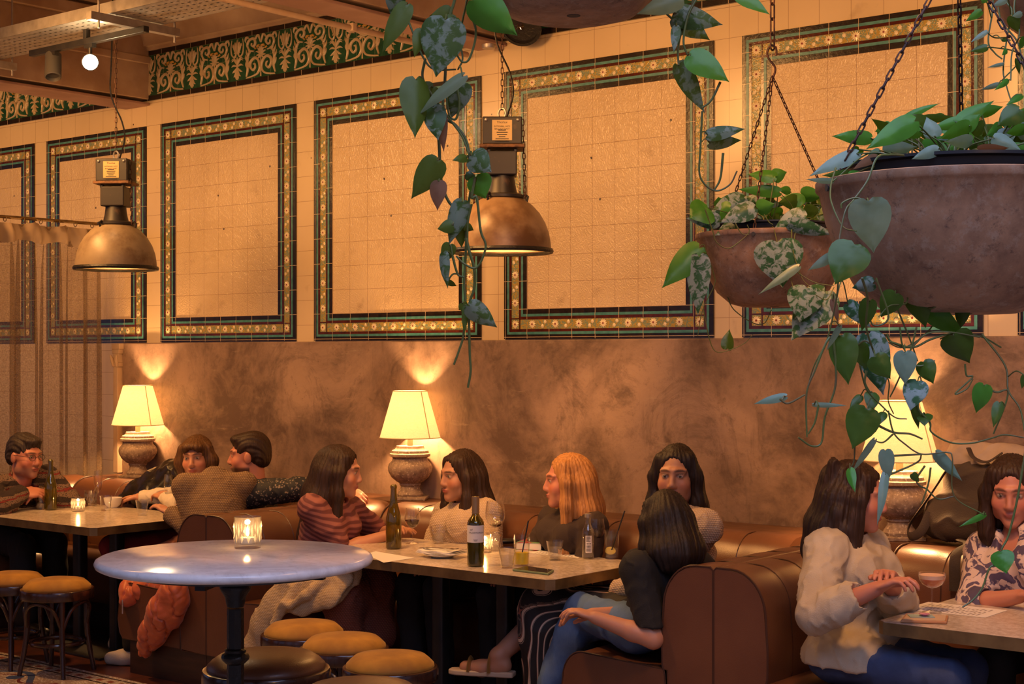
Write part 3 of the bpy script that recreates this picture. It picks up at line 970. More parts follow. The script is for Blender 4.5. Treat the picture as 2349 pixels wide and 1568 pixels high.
BH, BT = .872, .225


def back_prof(h=BH, t=BT, z0=.17):
    p = [(0, z0), (0, h - .012), (.012, h)]
    p += arcpts((.075, h - .17), (t - .075, .17), PI / 2, .06, 8)
    p += [(t + .008, h - .30), (t + .006, h - .40), (t - .005, .44), (t - .03, z0)]
    return [(u, z, 0 if u < .03 else 1) for u, z in p]


def seat_prof(u0, u1, z0=.175, z1=.475):
    p = [(u0, z0), (u0, z1 - .02)] + arcpts((u1 - .10, z1 - .115), (.10, .115), PI / 2, 0, 7) + [(u1 + .012, z1 - .20), (u1 - .005, z0 + .03), (u1 - .03, z0)]
    return [(u, z, 1 if z > .3 else 0) for u, z in p]


def bench(label, O, U, L, length, seat_u=.80, seat_len=None, seat_off=0, seg=.20, back=True, group='leather booth benches'):
    O, U, L = Vector(O), Vector(U), Vector(L)
    t = thing('banquette', label, 'banquette', O, 0, group)
    Z0 = Vector((0, 0, 0))
    if back:
        b = sweep(back_prof(), Z0, U, L, length, seg).build('backrest', MT['leather'], t, auto=50)
        pr = back_prof()
        mb = MB(); mb.tube([U * u + L * .002 + Vector((0, 0, z)) for u, z, w in pr], .0045, 6, closed=True)
        mb.build('piping', MT['piping'], b)
        k_ = max(1, round(length / seg)); mb = MB()
        for q in range(1, k_): mb.tube([U * (u * .988 - .003 * w) + L * (length * q / k_) + Vector((0, 0, z - .004)) for u, z, w in pr[2:-1]], .0034, 5)
        if k_ > 1: mb.build('seam_stitching', MT['piping'], b)
    sl = seat_len or length
    u0 = BT - .02 if back else 0
    s = sweep(seat_prof(u0, seat_u), L * seat_off, U, L, sl, .62, .005).build('seat', MT['leather'], t, auto=50)
    mb = MB(); mb.tube([U * u + L * (seat_off + .002) + Vector((0, 0, z)) for u, z, w in seat_prof(u0, seat_u)], .0035, 6, closed=True)
    mb.build('piping', MT['piping'], s)
    c = U * (seat_u - .09) / 2 + L * (seat_off + sl / 2)
    ext = U * (seat_u - .09) + L * (sl - .01)
    MB().box((c.x, c.y, .086), (abs(ext.x), abs(ext.y), .172)).build('plinth', MT['plinth'], t, smooth=False)
    return t


S1, S2, S0, SR = -6.105, -3.122, -8.93, -.05
YE, YW = -1.505, -.305
bench('tan leather booth bench with an orange puffer jacket over its seat', (S1 - .002, YE, 0), (-1, 0, 0), (0, 1, 0), 1.19, seat_u=.715, seat_len=.56)
bench('tan leather booth bench under the rust skirt, facing the middle table', (S1 + .002, YE, 0), (1, 0, 0), (0, 1, 0), 1.19, seat_u=.70, seat_len=.56)
bench('tan leather booth bench under the person in blue jeans with their back turned', (S2 - .002, YE, 0), (-1, 0, 0), (0, 1, 0), 1.19, seat_u=.72, seat_len=.56)
bench('tan leather booth bench behind the person in the cream shirt', (S2 + .002, YE, 0), (1, 0, 0), (0, 1, 0), 1.19, seat_u=.70, seat_len=.56)
bench('tan leather booth bench below the sheer curtain, behind the man in glasses', (S0, YE, 0), (1, 0, 0), (0, 1, 0), 1.19, seat_u=.62, seat_len=.56)
for a, b, lab in ((S0, S1, 'long tan leather wall bench under the lamp by the curtain'), (S1, S2, 'long tan leather wall bench behind the middle table'), (S2, SR, 'long tan leather wall bench beneath the grey backpack')):
    i0, i1 = a + BT + .022, b - BT - .022
    bench(lab, (i0, YW - .005, 0), (0, -1, 0), (1, 0, 0), i1 - i0, seat_u=.60, seat_len=i1 - i0, seg=.245)
# ================================================================ TABLES
TH = .75


def rect_table(label, x0, x1, y0, y1, cols, chamfer=.03):
    c = Vector(((x0 + x1) / 2, (y0 + y1) / 2, 0))
    t = thing('dining_table', label, 'table', c, 0, 'marble booth tables')
    w, d = (x1 - x0) / 2, (y1 - y0) / 2
    k = chamfer

    def oct_(w, d, z): return [(-w + k, -d, z), (w - k, -d, z), (w, -d + k, z), (w, d - k, z), (w - k, d, z), (-w + k, d, z), (-w, d - k, z), (-w, -d + k, z)]
    MB().prism(oct_(w - .004, d - .004, TH - .036), (0, 0, 0), (0, 0, .036)).build('tabletop', MT['marble2'], t, smooth=False)
    mb = MB()
    P = oct_(w, d, 0); Q = oct_(w - .004, d - .004, 0)
    for i in range(8):
        j = (i + 1) % 8
        a, b, e, f = Vector(P[i]), Vector(P[j]), Vector(Q[j]), Vector(Q[i])
        mb.prism([a, b, e, f], (0, 0, TH - .044), (0, 0, TH - .0006))
    mb.build('brass_edge', MT['brass'], t, smooth=False)
    xs = [q[0] - c.x for q in cols]; ys = [q[1] - c.y for q in cols]
    MB().box((sum(xs) / len(xs), sum(ys) / len(ys), TH - .046), (.75, .42, .018)).build('underframe', MT['black'], t, smooth=False)
    for x, y in zip(xs, ys):
        mb = MB(); mb.prism([(x + .036 * sgn(math.cos(a)) * abs(math.cos(a)) ** .45, y + .034 * sgn(math.sin(a)) * abs(math.sin(a)) ** .45, 0) for a in [2 * PI * i / 32 for i in range(32)]], (0, 0, .012), (0, 0, TH - .05))
        mb.build('column', MT['black'], t, auto=50)
    MB().box((sum(xs) / len(xs), sum(ys) / len(ys), .007), (.66, .46, .014)).build('base_plate', MT['black'], t, smooth=False, bevel=.003)
    return t


def sgn(v): return 1 if v >= 0 else -1


rect_table('marble table by the curtain with the lit candle and two flutes', -8.38, -6.985, -1.555, -.74, [(-7.62, -1.19), (-7.27, -1.19)])
rect_table('marble table in the middle with the labelled red wine bottle', -5.40, -3.905, -1.505, -.79, [(-4.80, -1.19), (-4.41, -1.19)])
rect_table('marble table beside the cream-shirted person, carrying a coupe', -2.43, -.95, -1.555, -.79, [(-1.85, -1.13), (-1.45, -1.13)])
RT = at_z(540, 1273, 1.075)
RZ = 1.075
rt = thing('bar_table', 'tall round white marble bar table on a black iron column', 'table', (RT.x, RT.y, 0))
RR = .415
MB().lathe([(0, RZ - .030), (RR - .016, RZ - .030), (RR - .004, RZ - .024), (RR, RZ - .014), (RR - .004, RZ - .005), (RR - .014, RZ), (0, RZ)], 96).build('tabletop', MT['marble'], rt, auto=60)
MB().lathe([(0, RZ - .046), (RR - .09, RZ - .046), (RR - .085, RZ - .031), (0, RZ - .031)], 64).build('support_disc', MT['black'], rt)
mb = MB()
for k in range(4):
    a = k * PI / 2 + .5
    mb.box((.13 * math.cos(a), .13 * math.sin(a), RZ - .056), (.30, .03, .02), rz=a)
mb.build('spider_bracket', MT['castiron'], rt, smooth=False)
mb = MB()
mb.lathe([(0, 0), (.20, 0), (.20, .014), (.17, .03), (.08, .045), (.05, .06), (.042, .09), (.04, .12)], 40)
mb.build('foot', MT['castiron'], rt)
mb = MB()
mb.lathe([(.026, .11), (.026, .76)], 8); mb.lathe([(.026, .79), (.0255, RZ - .16)], 8)
mb.lathe([(.023, .745), (.030, .750), (.040, .760), (.043, .768), (.040, .776), (.031, .782), (.033, .790), (.026, .795)], 24)
mb.lathe([(.0255, RZ - .155), (.029, RZ - .14), (.032, RZ - .125), (.043, RZ - .108), (.048, RZ - .098), (.047, RZ - .09), (.043, RZ - .085), (.049, RZ - .08), (.049, RZ - .045)], 24)
mb.build('column', MT['castiron'], rt)

# ================================================================ STOOLS


def stool(px, py, z, label, cat_mat, dia, high=False, rz=0, pos=None, group='bentwood stools with mustard seats'):
    p = at_z(px, py, z) if pos is None else Vector(pos)
    t = thing('bar_stool' if high else 'stool', label, 'stool', (p.x, p.y, 0), rz, group)
    R = dia / 2
    MB().lathe([(0, z - .02), (R - .022, z - .02), (R - .012, z), (R - .014, z + .014), (R - .03, z + .030), (R * .75, z + .044), (R * .45, z + .053), (0, z + .056)], 48).build('seat_pad', cat_mat, t, auto=60)
    MB().lathe([(R - .03, z - .05), (R, z - .05), (R + .003, z - .044), (R + .003, z - .006), (R, z), (R - .012, z + .003), (R - .03, z)], 48, closed=True).build('seat_ring', MT['bentwood'], t)
    for k in range(4):
        a = k * PI / 2 + PI / 4
        c, s = math.cos(a), math.sin(a)
        r0, r1 = R - .034, R + .005
        pts = bez([(r0 * c, r0 * s, z - .045), (r0 * c * 1.0, r0 * s * 1.0, z * .55), ((r0 + .012) * c, (r0 + .012) * s, .14), (r1 * c, r1 * s, 0)], 5)
        MB().tube(pts, [.0165 - .004 * i / (len(pts) - 1) for i in range(len(pts))], 12).build('leg', MT['bentwood'], t)
        a2 = a + PI / 2
        mb = MB()
        q0 = Vector((r0 * c, r0 * s, z - .21)); q3 = Vector((r0 * math.cos(a2), r0 * math.sin(a2), z - .21))
        rm = R - .022
        am = (a + a2) / 2
        m1 = Vector((rm * math.cos(a + .28), rm * math.sin(a + .28), z - .10)); m2 = Vector((rm * math.cos(a2 - .28), rm * math.sin(a2 - .28), z - .10)); mm = Vector((rm * math.cos(am), rm * math.sin(am), z - .062))
        mb.tube(bez([q0, m1, mm, m2, q3], 6), .0095, 8)
        mb.build('arched_brace', MT['bentwood'], t)
    zr = .30 if high else .165
    rr = R - .052
    mb = MB(); mb.tube([(rr * math.cos(2 * PI * i / 40), rr * math.sin(2 * PI * i / 40), zr) for i in range(40)], .0105, 8, closed=True)
    mb.build('foot_ring', MT['bentwood'], t)
    if high:
        rr = R - .004
        mb = MB(); mb.tube([(rr * math.cos(2 * PI * i / 40), rr * math.sin(2 * PI * i / 40), z - .075) for i in range(40)], .012, 8, closed=True)
        mb.build('brace_ring', MT['bentwood'], t)
    return t


st = lambda px, py, rz, lab: stool(px, py, .448, lab, MT['velvet'], .375, rz=rz)
st(131, 1348, .35, 'mustard velvet stool with its dark legs in full view on the mosaic')
st(26, 1334, .2, 'mustard velvet stool by the curtain table, half hidden by the stool next to it')
st(697, 1452, .5, 'mustard velvet stool tucked furthest under the middle table, nearest the cream cardigan')
st(790, 1484, .1, 'mustard velvet stool between the two other mustard stools at the middle table')
st(895, 1528, .6, 'mustard velvet stool nearest the camera, beside the middle table columns')
MT['seatleather'] = MT['leather']
stool(611, 1532, .655, 'tall brown leather bar stool standing behind the iron column of the round table', MT['leather'], .412, True, .4, group='leather bar stools')
stool(828, 1606, .655, 'tall brown leather bar stool of which only the seat edge shows below the mustard stools', MT['leather'], .40, True, .1, group='leather bar stools')

# ================================================================ TABLEWARE
MT['glass'] = thin_glass('clear_glass', (.97, .97, .96), boost=.9)
n = N('cut_glass')
f = fres(n, .10, .8)
g = n('BsdfGlossy', {'Roughness': .05}).outputs[0]; tt = n('BsdfTransparent', {'Color': (.98, .97, .96, 1)}).outputs[0]
df = n('BsdfTranslucent', {'Color': (.9, .88, .85, 1)}).outputs[0]
m1 = n('MixShader', {0: .045, 1: tt, 2: df}).outputs[0]
MT['cut'] = n.out(n('MixShader', {0: f, 1: m1, 2: g}).outputs[0])
n = N('glass_facets')
f = fres(n, .14, .8)
g = n('BsdfGlossy', {'Roughness': .08}).outputs[0]; tt = n('BsdfTransparent', {'Color': (.97, .96, .95, 1)}).outputs[0]
df = n('BsdfTranslucent', {'Color': (.95, .93, .9, 1)}).outputs[0]
m1 = n('MixShader', {0: .30, 1: tt, 2: df}).outputs[0]
MT['facet'] = n.out(n('MixShader', {0: f, 1: m1, 2: g}).outputs[0])
n = N('olive_bottle_glass')
fr = fres(n, .09, .8)
g = n('BsdfGlossy', {'Roughness': .04}).outputs[0]; tt = n('BsdfTransparent', {'Color': (.74, .68, .10, 1)}).outputs[0]
dd = n('BsdfDiffuse', {'Color': (.16, .14, .012, 1)}).outputs[0]
m1 = n('MixShader', {0: .16, 1: tt, 2: dd}).outputs[0]
MT['olive'] = n.out(n('MixShader', {0: fr, 1: m1, 2: g}).outputs[0])


def liquid(name, col, rough=.05, dens=.85):
    n = N(name)
    t = n('BsdfTransparent', {'Color': rgba(col)}).outputs[0]
    d = n.pbr(col, rough)
    return n.out(n('MixShader', {0: dens, 1: t, 2: d}).outputs[0])


MT['redwine'] = liquid('red_wine', (.035, .002, .003), .04, .8)
MT['whitewine'] = liquid('white_wine', (.75, .55, .22), .04, .25)
MT['water'] = liquid('water', (.90, .88, .85), .03, .12)
MT['orange'] = liquid('orange_juice', (.98, .70, .02), .2, 1.0)
MT['cola'] = liquid('dark_cola', (.03, .008, .004), .05, .9)
MT['pink'] = liquid('coral_cocktail', (.72, .17, .07), .1, .9)
MT['foam'] = mat('cocktail_foam', (.80, .52, .38), .6)
MT['lemon'] = mat('lemon_slice', (.72, .58, .12), .5)
MT['straw'] = mat('black_straw', (.012, .012, .012), .35)
MT['wax'] = mat('tealight_wax', (.85, .70, .48), .5, emit=(1, .55, .18), es=1.2)
MT['flame'] = emis('candle_flame', (1, .62, .20), 60)
MT['tin'] = mat('tealight_cup', (.6, .58, .55), .35, .8)
MT['foil'] = mat('champagne_foil', (.48, .33, .18), .35, .7)
MT['label'] = mat('white_label', (.78, .75, .72), .55)


def glass_lathe(t, outer, thick, m, n_=32, name='bowl'):
    inner = [(max(r - thick, .0005), z) for r, z in outer if z > outer[0][1] + thick * .2]
    inner = [(r, max(z, outer[0][1] + thick * 1.5)) for r, z in inner]
    return MB().lathe(outer + list(reversed(inner)), n_).build(name, m, t)


def tumbler(px, py, label, fill=None, h=.088, r0=.026, r1=.040, tz=TH, cut=False, group='water tumblers', name='tumbler', cat='glass', liq='water', pos=None):
    p = at_z(px, py, tz) if pos is None else Vector(pos)
    p.z = tz + .0006
    t = thing(name, label, cat, p, random.random(), group)
    nf = 9 if not cut else 12
    b = .008 if not cut else .014
    out = [(0.0004, 0), (r0, 0), (r0 + .001, .004)]
    mb = MB()
    # fluted lower part
    n_ = nf * 4
    prof = [(r0, 0, 0), (r0 + (r1 - r0) * .15, h * .15, 1), (r0 + (r1 - r0) * .4, h * .4, 1), (r0 + (r1 - r0) * .62, h * .62, .8), (r0 + (r1 - r0) * .72, h * .74, 0), (r1, h, 0)]
    vs = []
    for r, z, w in prof:
        for i in range(n_): a = 2 * PI * i / n_; q = r - w * (.0022 if not cut else .0015) * abs(math.cos(a * nf / 2)); vs.append((q * math.cos(a), q * math.sin(a), z))
    m0 = len(prof)
    ip = [(r1 - .0018, h), (r0 + (r1 - r0) * .5 - .003, h * .5), (r0 + (r1 - r0) * .12 - .003, b)]
    for r, z in ip:
        for i in range(n_): a = 2 * PI * i / n_; vs.append((r * math.cos(a), r * math.sin(a), z))
    L_ = m0 + len(ip)
    fs = [(j * n_ + i, j * n_ + (i + 1) % n_, (j + 1) * n_ + (i + 1) % n_, (j + 1) * n_ + i) for j in range(L_ - 1) for i in range(n_)]
    fs += [tuple(reversed(range(n_))), tuple((L_ - 1) * n_ + i for i in range(n_))]
    mb.add(vs, fs)
    if cut:
        fb = MB()
    if cut:   # cut diamonds and long wedges standing out of the wall
        for i in range(nf):
            a = 2 * PI * i / nf
            for da, z0, z1, ww in ((0, h * .18, h * .50, .006), (PI / nf, h * .32, h * .82, .004), (0, h * .55, h * .86, .003)):
                aa = a + da
                rr_ = lambda z: r0 + (r1 - r0) * z / h
                zc = (z0 + z1) / 2
                c0 = Vector((math.cos(aa), math.sin(aa), 0)); s0 = Vector((-math.sin(aa), math.cos(aa), 0))
                A = c0 * (rr_(z0) + .0002) + Vector((0, 0, z0)); B = c0 * (rr_(z1) + .0002) + Vector((0, 0, z1))
                Cc = c0 * (rr_(zc) + .003) + Vector((0, 0, zc)); D = c0 * rr_(zc) + s0 * ww + Vector((0, 0, zc)); E = c0 * rr_(zc) - s0 * ww + Vector((0, 0, zc))
                fb.add([A, D, Cc, B, E], [(0, 1, 2), (1, 3, 2), (3, 4, 2), (4, 0, 2)])
    if cut: fb.build('cut_facets', MT['facet'], t, auto=5)
    mb.build('glass_wall', MT['cut'] if cut else MT['glass'], t, auto=25)
    if fill:
        q = lambda z: r0 + (r1 - r0) * z / h - .0042
        MB().lathe([(0, b + .001), (q(b), b + .001), (q(fill * h), fill * h), (0, fill * h)], 28).build(liq, MT[liq], t)
    return t


def candle(px, py, label, clabel, tz=TH, h=.075, r0=.032, r1=.036, e=1.0, big=False):
    t = tumbler(px, py, label, None, h, r0, r1, tz, True, 'cut glass candle holders', 'candle_holder', 'candle holder')
    p = t.location
    k = thing('tealight_candle', clabel, 'candle', (p.x, p.y, p.z + .0155), 0, 'lit tealights')
    R = .019 if not big else .024
    s = 1.0 if not big else 1.25
    MB().lathe([(0, 0), (R, 0), (R, .014 * s), (R - .0006, .014 * s), (R - .0006, .011 * s), (0, .011 * s)], 24).build('cup', MT['tin'], k)
    MB().lathe([(0, .004), (R - .001, .004), (R - .001, .012 * s), (0, .0115 * s)], 24).build('wax', MT['wax'], k)
    MB().tube([(0, 0, .011 * s), (0.001, 0, .017 * s)], .0007, 6).build('wick', MT['ink'], k)
    MB().lathe([(0, .016 * s), (.0035 * s, .020 * s), (.0042 * s, .025 * s), (.003 * s, .032 * s), (0, .042 * s)], 12).build('flame', MT['flame'], k)
    l = bpy.data.lights.new('candle_light', 'POINT'); l.energy = CANDLE * e; l.color = (1, .50, .16); l.shadow_soft_size = .008
    lo = bpy.data.objects.new('candle_light', l); COL.objects.link(lo); lo.parent = k; lo.location = (0, 0, .048 * s)


def wineglass(px, py, label, kind='wine', fill=None, liq='redwine', tz=TH, s=1.0):
    p = at_z(px, py, tz); p.z += .0006
    nm, cat = {'wine': ('wine_glass', 'wine glass'), 'flute': ('champagne_flute', 'champagne flute'), 'coupe': ('coupe_glass', 'coupe glass')}[kind]
    t = thing(nm, label, cat, p, 0, None)
    if kind == 'wine': st_h, bowl = .075, [(.004, .075), (.020, .083), (.032, .098), (.0385, .118), (.0385, .132), (.034, .160), (.0315, .175)]
    elif kind == 'flute': st_h, bowl = .075, [(.004, .075), (.011, .086), (.019, .105), (.0255, .135), (.027, .165), (.0245, .200), (.0225, .218)]
    else: st_h, bowl = .085, [(.004, .085), (.020, .090), (.036, .100), (.045, .115), (.0475, .130), (.0465, .140)]
    bowl = [(r * s, z * s) for r, z in bowl]; st_h *= s
    MB().lathe([(0, 0), (.034 * s, 0), (.034 * s, .0015), (.02 * s, .004), (.006 * s, .008), (.0032 * s, .02), (.003 * s, st_h - .01), (.004 * s, st_h), (0, st_h)], 28).build('stem', MT['glass'], t)
    inn = [(max(r - .0013, .0006), z + (.002 if i == 0 else 0)) for i, (r, z) in enumerate(bowl)]
    MB().lathe(bowl + list(reversed(inn)), 32).build('bowl', MT['glass'], t)
    if fill:
        zf = st_h + (bowl[-1][1] - st_h) * fill
        pr = [(0, st_h + .003)]
        last = bowl[0]
        for r, z in bowl[1:]:
            if z >= zf:
                f = (zf - last[1]) / (z - last[1]); pr.append((last[0] + (r - last[0]) * f - .002, zf)); break
            pr.append((r - .002, z)); last = (r, z)
        pr.append((0, zf))
        MB().lathe(pr, 28).build('drink', MT[liq], t)
        if kind == 'coupe':
            MB().lathe([(0, zf), (pr[-2][0], zf), (pr[-2][0] + .0015, zf + .014), (0, zf + .015)], 28).build('foam', MT['foam'], t)
    return t


def bottle(px, py, label, tz=TH, h=.30, r=.0375, style='burgundy', pos=None):
    p = at_z(px, py, tz); p.z += .0006
    t = thing('wine_bottle' if style != 'water' else 'water_bottle', label, 'bottle', p, 0)
    if style == 'burgundy': pr = [(0, .012), (.02, .010), (r - .006, 0), (r, .006), (r, .42 * h), (r * .95, .50 * h), (r * .75, .60 * h), (r * .52, .71 * h), (.0155, .82 * h), (.0140, .945 * h), (.0165, .948 * h), (.0165, .985 * h), (.0140, h)]
    elif style == 'bordeaux': pr = [(0, .012), (.02, .010), (r - .006, 0), (r, .006), (r, .60 * h), (r * .97, .635 * h), (r * .80, .68 * h), (r * .5, .725 * h), (.0150, .76 * h), (.0145, h)]
    else: pr = [(0, .003), (r - .004, 0), (r, .005), (r, .58 * h), (r * .92, .65 * h), (r * .58, .74 * h), (.0125, .82 * h), (.0125, .93 * h)]
    inn = [(max(q - .0025, .0005), z + .003) for q, z in pr[2:]]
    MB().lathe(pr + list(reversed(inn)), 36).build('bottle_glass', MT['olive'] if style != 'water' else MT['glass'], t)
    if style == 'burgundy':
        MB().lathe([(0, .020), (r - .004, .012), (r - .004, .055), (0, .055)], 28).build('wine', MT['whitewine'], t)
    d = (CAMP - p); d.z = 0; ang = math.atan2(d.y, d.x)

    def wrap(a, z, rr): return (rr * math.cos(ang + a / rr), rr * math.sin(ang + a / rr), z)

    def patch(a0, a1, z0, z1, rr, k=14):
        vs = []
        for z in (z0, z1):
            for i in range(k + 1): vs.append(wrap(a0 + (a1 - a0) * i / k, z, rr))
        return vs, [(i, i + 1, k + 2 + i, k + 1 + i) for i in range(k)]
    if style == 'bordeaux':
        MB().lathe([(0, .018), (r - .0035, .010), (r - .0035, .60 * h), (r * .5, .70 * h), (0, .72 * h)], 28).build('wine', MT['redwine'], t)
        MB().lathe([(.0165, .765 * h), (.0168, .96 * h), (.0172, .965 * h), (.0168, h + .001), (0, h + .002)], 28).build('foil_cap', MT['foil'], t)
        lb = MB(); lb.add(*patch(-r * 1.45, r * 1.45, .107, .182, r + .0004, 24)); lo = lb.build('paper_label', MT['label'], t, fix=False)
        mb = MB()
        for s_, sz, z in (('VALDEMOREDA', .0105, .147),):
            vs, fs = text_mesh(s_, sz, .0002, sp=1.02)
            mb.add([wrap(a + .004, b + z, r + .0008) for a, b, c in vs], fs)
        for z, w in ((.119, .010), (.1145, .007)): mb.add(*patch(-w, w, z, z + .0018, r + .0008, 4))
        vs, fs = text_mesh('ed', .012, .0002)
        mb.add([wrap(a - .021 + b * .3, b + .160, r + .0008) for a, b, c in vs], fs)
        mb.build('lettering', MT['ink'], lo, smooth=False)
    if style == 'water':
        MB().lathe([(.0155, .92 * h), (.0158, h), (.014, h + .001), (0, h + .0015)], 24).build('screw_cap', MT['steel'], t)
        MB().lathe([(0, .006), (r - .004, .008), (r - .004, .22 * h), (0, .22 * h)], 24).build('water', MT['water'], t)
        lb = MB(); lb.add(*patch(-.012, .018, .030, .108, r + .0004)); lo = lb.build('paper_label', MT['label'], t, fix=False)
        mb = MB()
        random.seed(3)
        for i in range(9): mb.add(*patch(-.009, .006 + .009 * random.random(), .104 - i * .003, .1055 - i * .003, r + .0008, 4))
        a = -.008
        while a < .013:
            w = random.choice((.0006, .0011, .0016)); mb.add(*patch(a, a + w, .053, .064, r + .0008, 2)); a += w + .0009
        for i in range(5): mb.add(*patch(-.009, .008 + .007 * random.random(), .048 - i * .003, .0495 - i * .003, r + .0008, 4))
        for q in (-.004, .004, .011): mb.add([wrap(q + .0028 * math.cos(2 * PI * i / 10), .071 + .0028 * math.sin(2 * PI * i / 10), r + .0008) for i in range(10)], [tuple(range(10))])
        mb.build('printed_text', MT['ink'], lo, smooth=False)
    return t


def straw(b, tpx, label):
    p0, p1 = at_d(b[0], b[1], b[2]), at_d(tpx[0], tpx[1], b[2] + tpx[2])
    t = thing('drinking_straw', label, 'straw', p0)
    mb = MB(); mb.tube([Vector((0, 0, 0)), p1 - p0], .0032, 10); mb.build('tube', MT['straw'], t)


# --- table by the curtain
wineglass(33, 1155, 'half-full white wine glass in front of the man in glasses', 'wine', .42, 'whitewine')
tumbler(93, 1168, 'small water tumbler just left of the olive bottle by the man in glasses', .45, .085, .024, .034)
bottle(116, 1169, 'open olive green wine bottle on the table by the curtain', style='burgundy')
candle(179, 1172, 'cut glass candle holder glowing on the table by the curtain', 'lit tealight inside the candle holder on the curtain-side table', h=.078, r0=.038, r1=.040)
tumbler(208, 1158, 'straight cut whisky tumbler behind the curtain-side candle', .3, .09, .037, .038, cut=True, name='rocks_glass')
wineglass(225, 1160, 'champagne flute standing between the whisky tumbler and the white bowl', 'flute')
tumbler(242, 1171, 'empty fluted tumbler right in front of the white bowl', None, .09, .028, .039)
tumbler(326, 1181, 'empty fluted tumbler alone near the front edge of the curtain-side table', None, .088, .028, .039)
wineglass(386, 1172, 'empty champagne flute nearest the knitted jumper', 'flute')
p = at_z(259, 1164, TH); p.z += .0006
t = thing('bowl', 'plain white bowl on the curtain-side table', 'bowl', p)
MB().lathe([(0, 0), (.028, 0), (.03, .004), (.046, .02), (.054, .045), (.056, .062), (.054, .062), (.051, .045), (.043, .022), (.026, .008), (0, .006)], 40).build('bowl_body', MT['white'], t)


def plate(p, label, r=.10, group=None):
    t = thing('plate', label, 'plate', p, 0, group)
    MB().lathe([(0, 0), (r * .58, 0), (r * .62, .004), (r, .014), (r, .017), (r * .62, .008), (0, .006)], 48).build('plate_body', MT['white'], t)
    return t


def fork(p, ang, label, knife=False, tilt=.0):
    t = thing('knife' if knife else 'fork', label, 'cutlery', p, ang)
    t.rotation_euler = (0, tilt, ang)
    mb = MB()
    n_ = 12
    hs = [(-.10, .006), (-.06, .0065), (0, .003), (.035, .003)]
    vs, fs = [], []
    for x, w in hs:
        for z in (0, .0022): vs += [(x, -w, z + .004 * math.sin((x + .1) * 20)), (x, w, z + .004 * math.sin((x + .1) * 20))]
    for i in range(len(hs) - 1):
        a = 4 * i
        fs += [(a, a + 4, a + 5, a + 1), (a + 2, a + 3, a + 7, a + 6), (a, a + 2, a + 6, a + 4), (a + 1, a + 5, a + 7, a + 3)]
    mb.add(vs, fs).build('handle', MT['steel2'], t)
    mb = MB()
    if knife: mb.prism([(.033, -.004, .002), (.10, -.007, .002), (.118, -.002, .002), (.118, .003, .002), (.033, .004, .002)], (0, 0, 0), (0, 0, .0016)); mb.build('blade', MT['steel2'], t, smooth=False)
    else:
        mb.prism([(.033, -.003, .002), (.048, -.011, .003), (.062, -.012, .004), (.062, .012, .004), (.048, .011, .003), (.033, .003, .002)], (0, 0, 0), (0, 0, .002))
        for q in (-.0098, -.0033, .0033, .0098): mb.tube([(.060, q, .005), (.08, q, .004), (.098, q, .008)], .0016, 6)
        mb.build('tines', MT['steel2'], t)
    return t


MT['steel2'] = mat('polished_cutlery', (.65, .58, .50), .16, 1.0)
MT['napkin'] = mat('white_napkin', (.74, .71, .67), .85, bump=.15, bs=200)
p = at_z(3, 1167, TH); p.z += .0006
plate(p, 'white side plate at the end of the curtain-side table, holding used cutlery', .085)
fork(p + Vector((.015, -.005, .019)), -.2, 'steel fork lying on the plate before the man in glasses')
fork(p + Vector((-.01, .02, .019)), -.45, 'steel knife lying on the plate before the man in glasses', True)

# --- middle table
bottle(903, 1258, 'empty olive green wine bottle at the round end of the middle table', style='burgundy', h=.305, r=.038)
wineglass(946, 1246, 'wine glass with a little red wine beside the olive bottle', 'wine', .40, 'redwine')
tumbler(1006, 1246, 'water tumbler in front of the dark drink with a straw', .55)
tumbler(1014, 1234, 'tall glass of dark cola with a black straw behind a water tumbler', .42, .15, .029, .0305, name='highball_glass', liq='cola', group='tall drink glasses')
d = depth(at_z(1014, 1234, TH)); straw((1012, 1232, d), (1025, 1133, .02), 'black straw leaning in the dark cola')
bottle(1091, 1298, 'red wine bottle with a white lettered label and gold cap', style='bordeaux', h=.305, r=.0375)
wineglass(1136, 1256, 'large nearly empty wine glass just behind the labelled bottle', 'wine', .14, 'redwine', s=1.28)
tumbler(1133, 1263, 'water tumbler under the large wine glass, behind the labelled bottle', .5, .088, .026, .036)
candle(1112, 1266, 'cut glass candle holder mostly hidden by the labelled red wine bottle', 'lit tealight mostly hidden by the labelled red wine bottle', h=.085, r0=.034, r1=.036)
tumbler(1163, 1302, 'water tumbler between the labelled bottle and the orange juice', .6)
tumbler(1197, 1297, 'tall glass of orange juice with a black straw', .42, .14, .034, .0355, name='highball_glass', liq='orange', group='tall drink glasses')
d = depth(at_z(1197, 1297, TH)); straw((1194, 1288, d), (1212, 1194, .02), 'black straw standing in the orange juice')
tumbler(1273, 1284, 'water tumbler on the paper menu between the juice and the clear bottle', .65)
tumbler(1288, 1262, 'tumbler half hidden behind the water tumbler on the paper menu', None, .085, .027, .039)
bottle(1349, 1281, 'clear glass mixer bottle with a barcode label', h=.205, r=.0275, style='water')
wineglass(1369, 1275, 'wine glass with a trace of red wine behind the clear bottle', 'wine', .16, 'redwine', s=1.0)
hb = tumbler(1403, 1281, 'tall glass of water with lemon and a black straw', .36, .13, .032, .0345, name='highball_glass', group='tall drink glasses')
mb = MB(); mb.prism([(.024 * math.cos(a), .024 * math.sin(a), 0) for a in [2 * PI * i / 20 for i in range(20)]], (0, 0, -.002), (0, 0, .002))
lw = mb.build('lemon_slice', MT['lemon'], hb); lw.location = (-.004, -.004, .036); lw.rotation_euler = (.5, .45, 0)
d = depth(at_z(1403, 1281, TH)); straw((1400, 1270, d), (1433, 1171, .03), 'black straw leaning out of the lemon water')


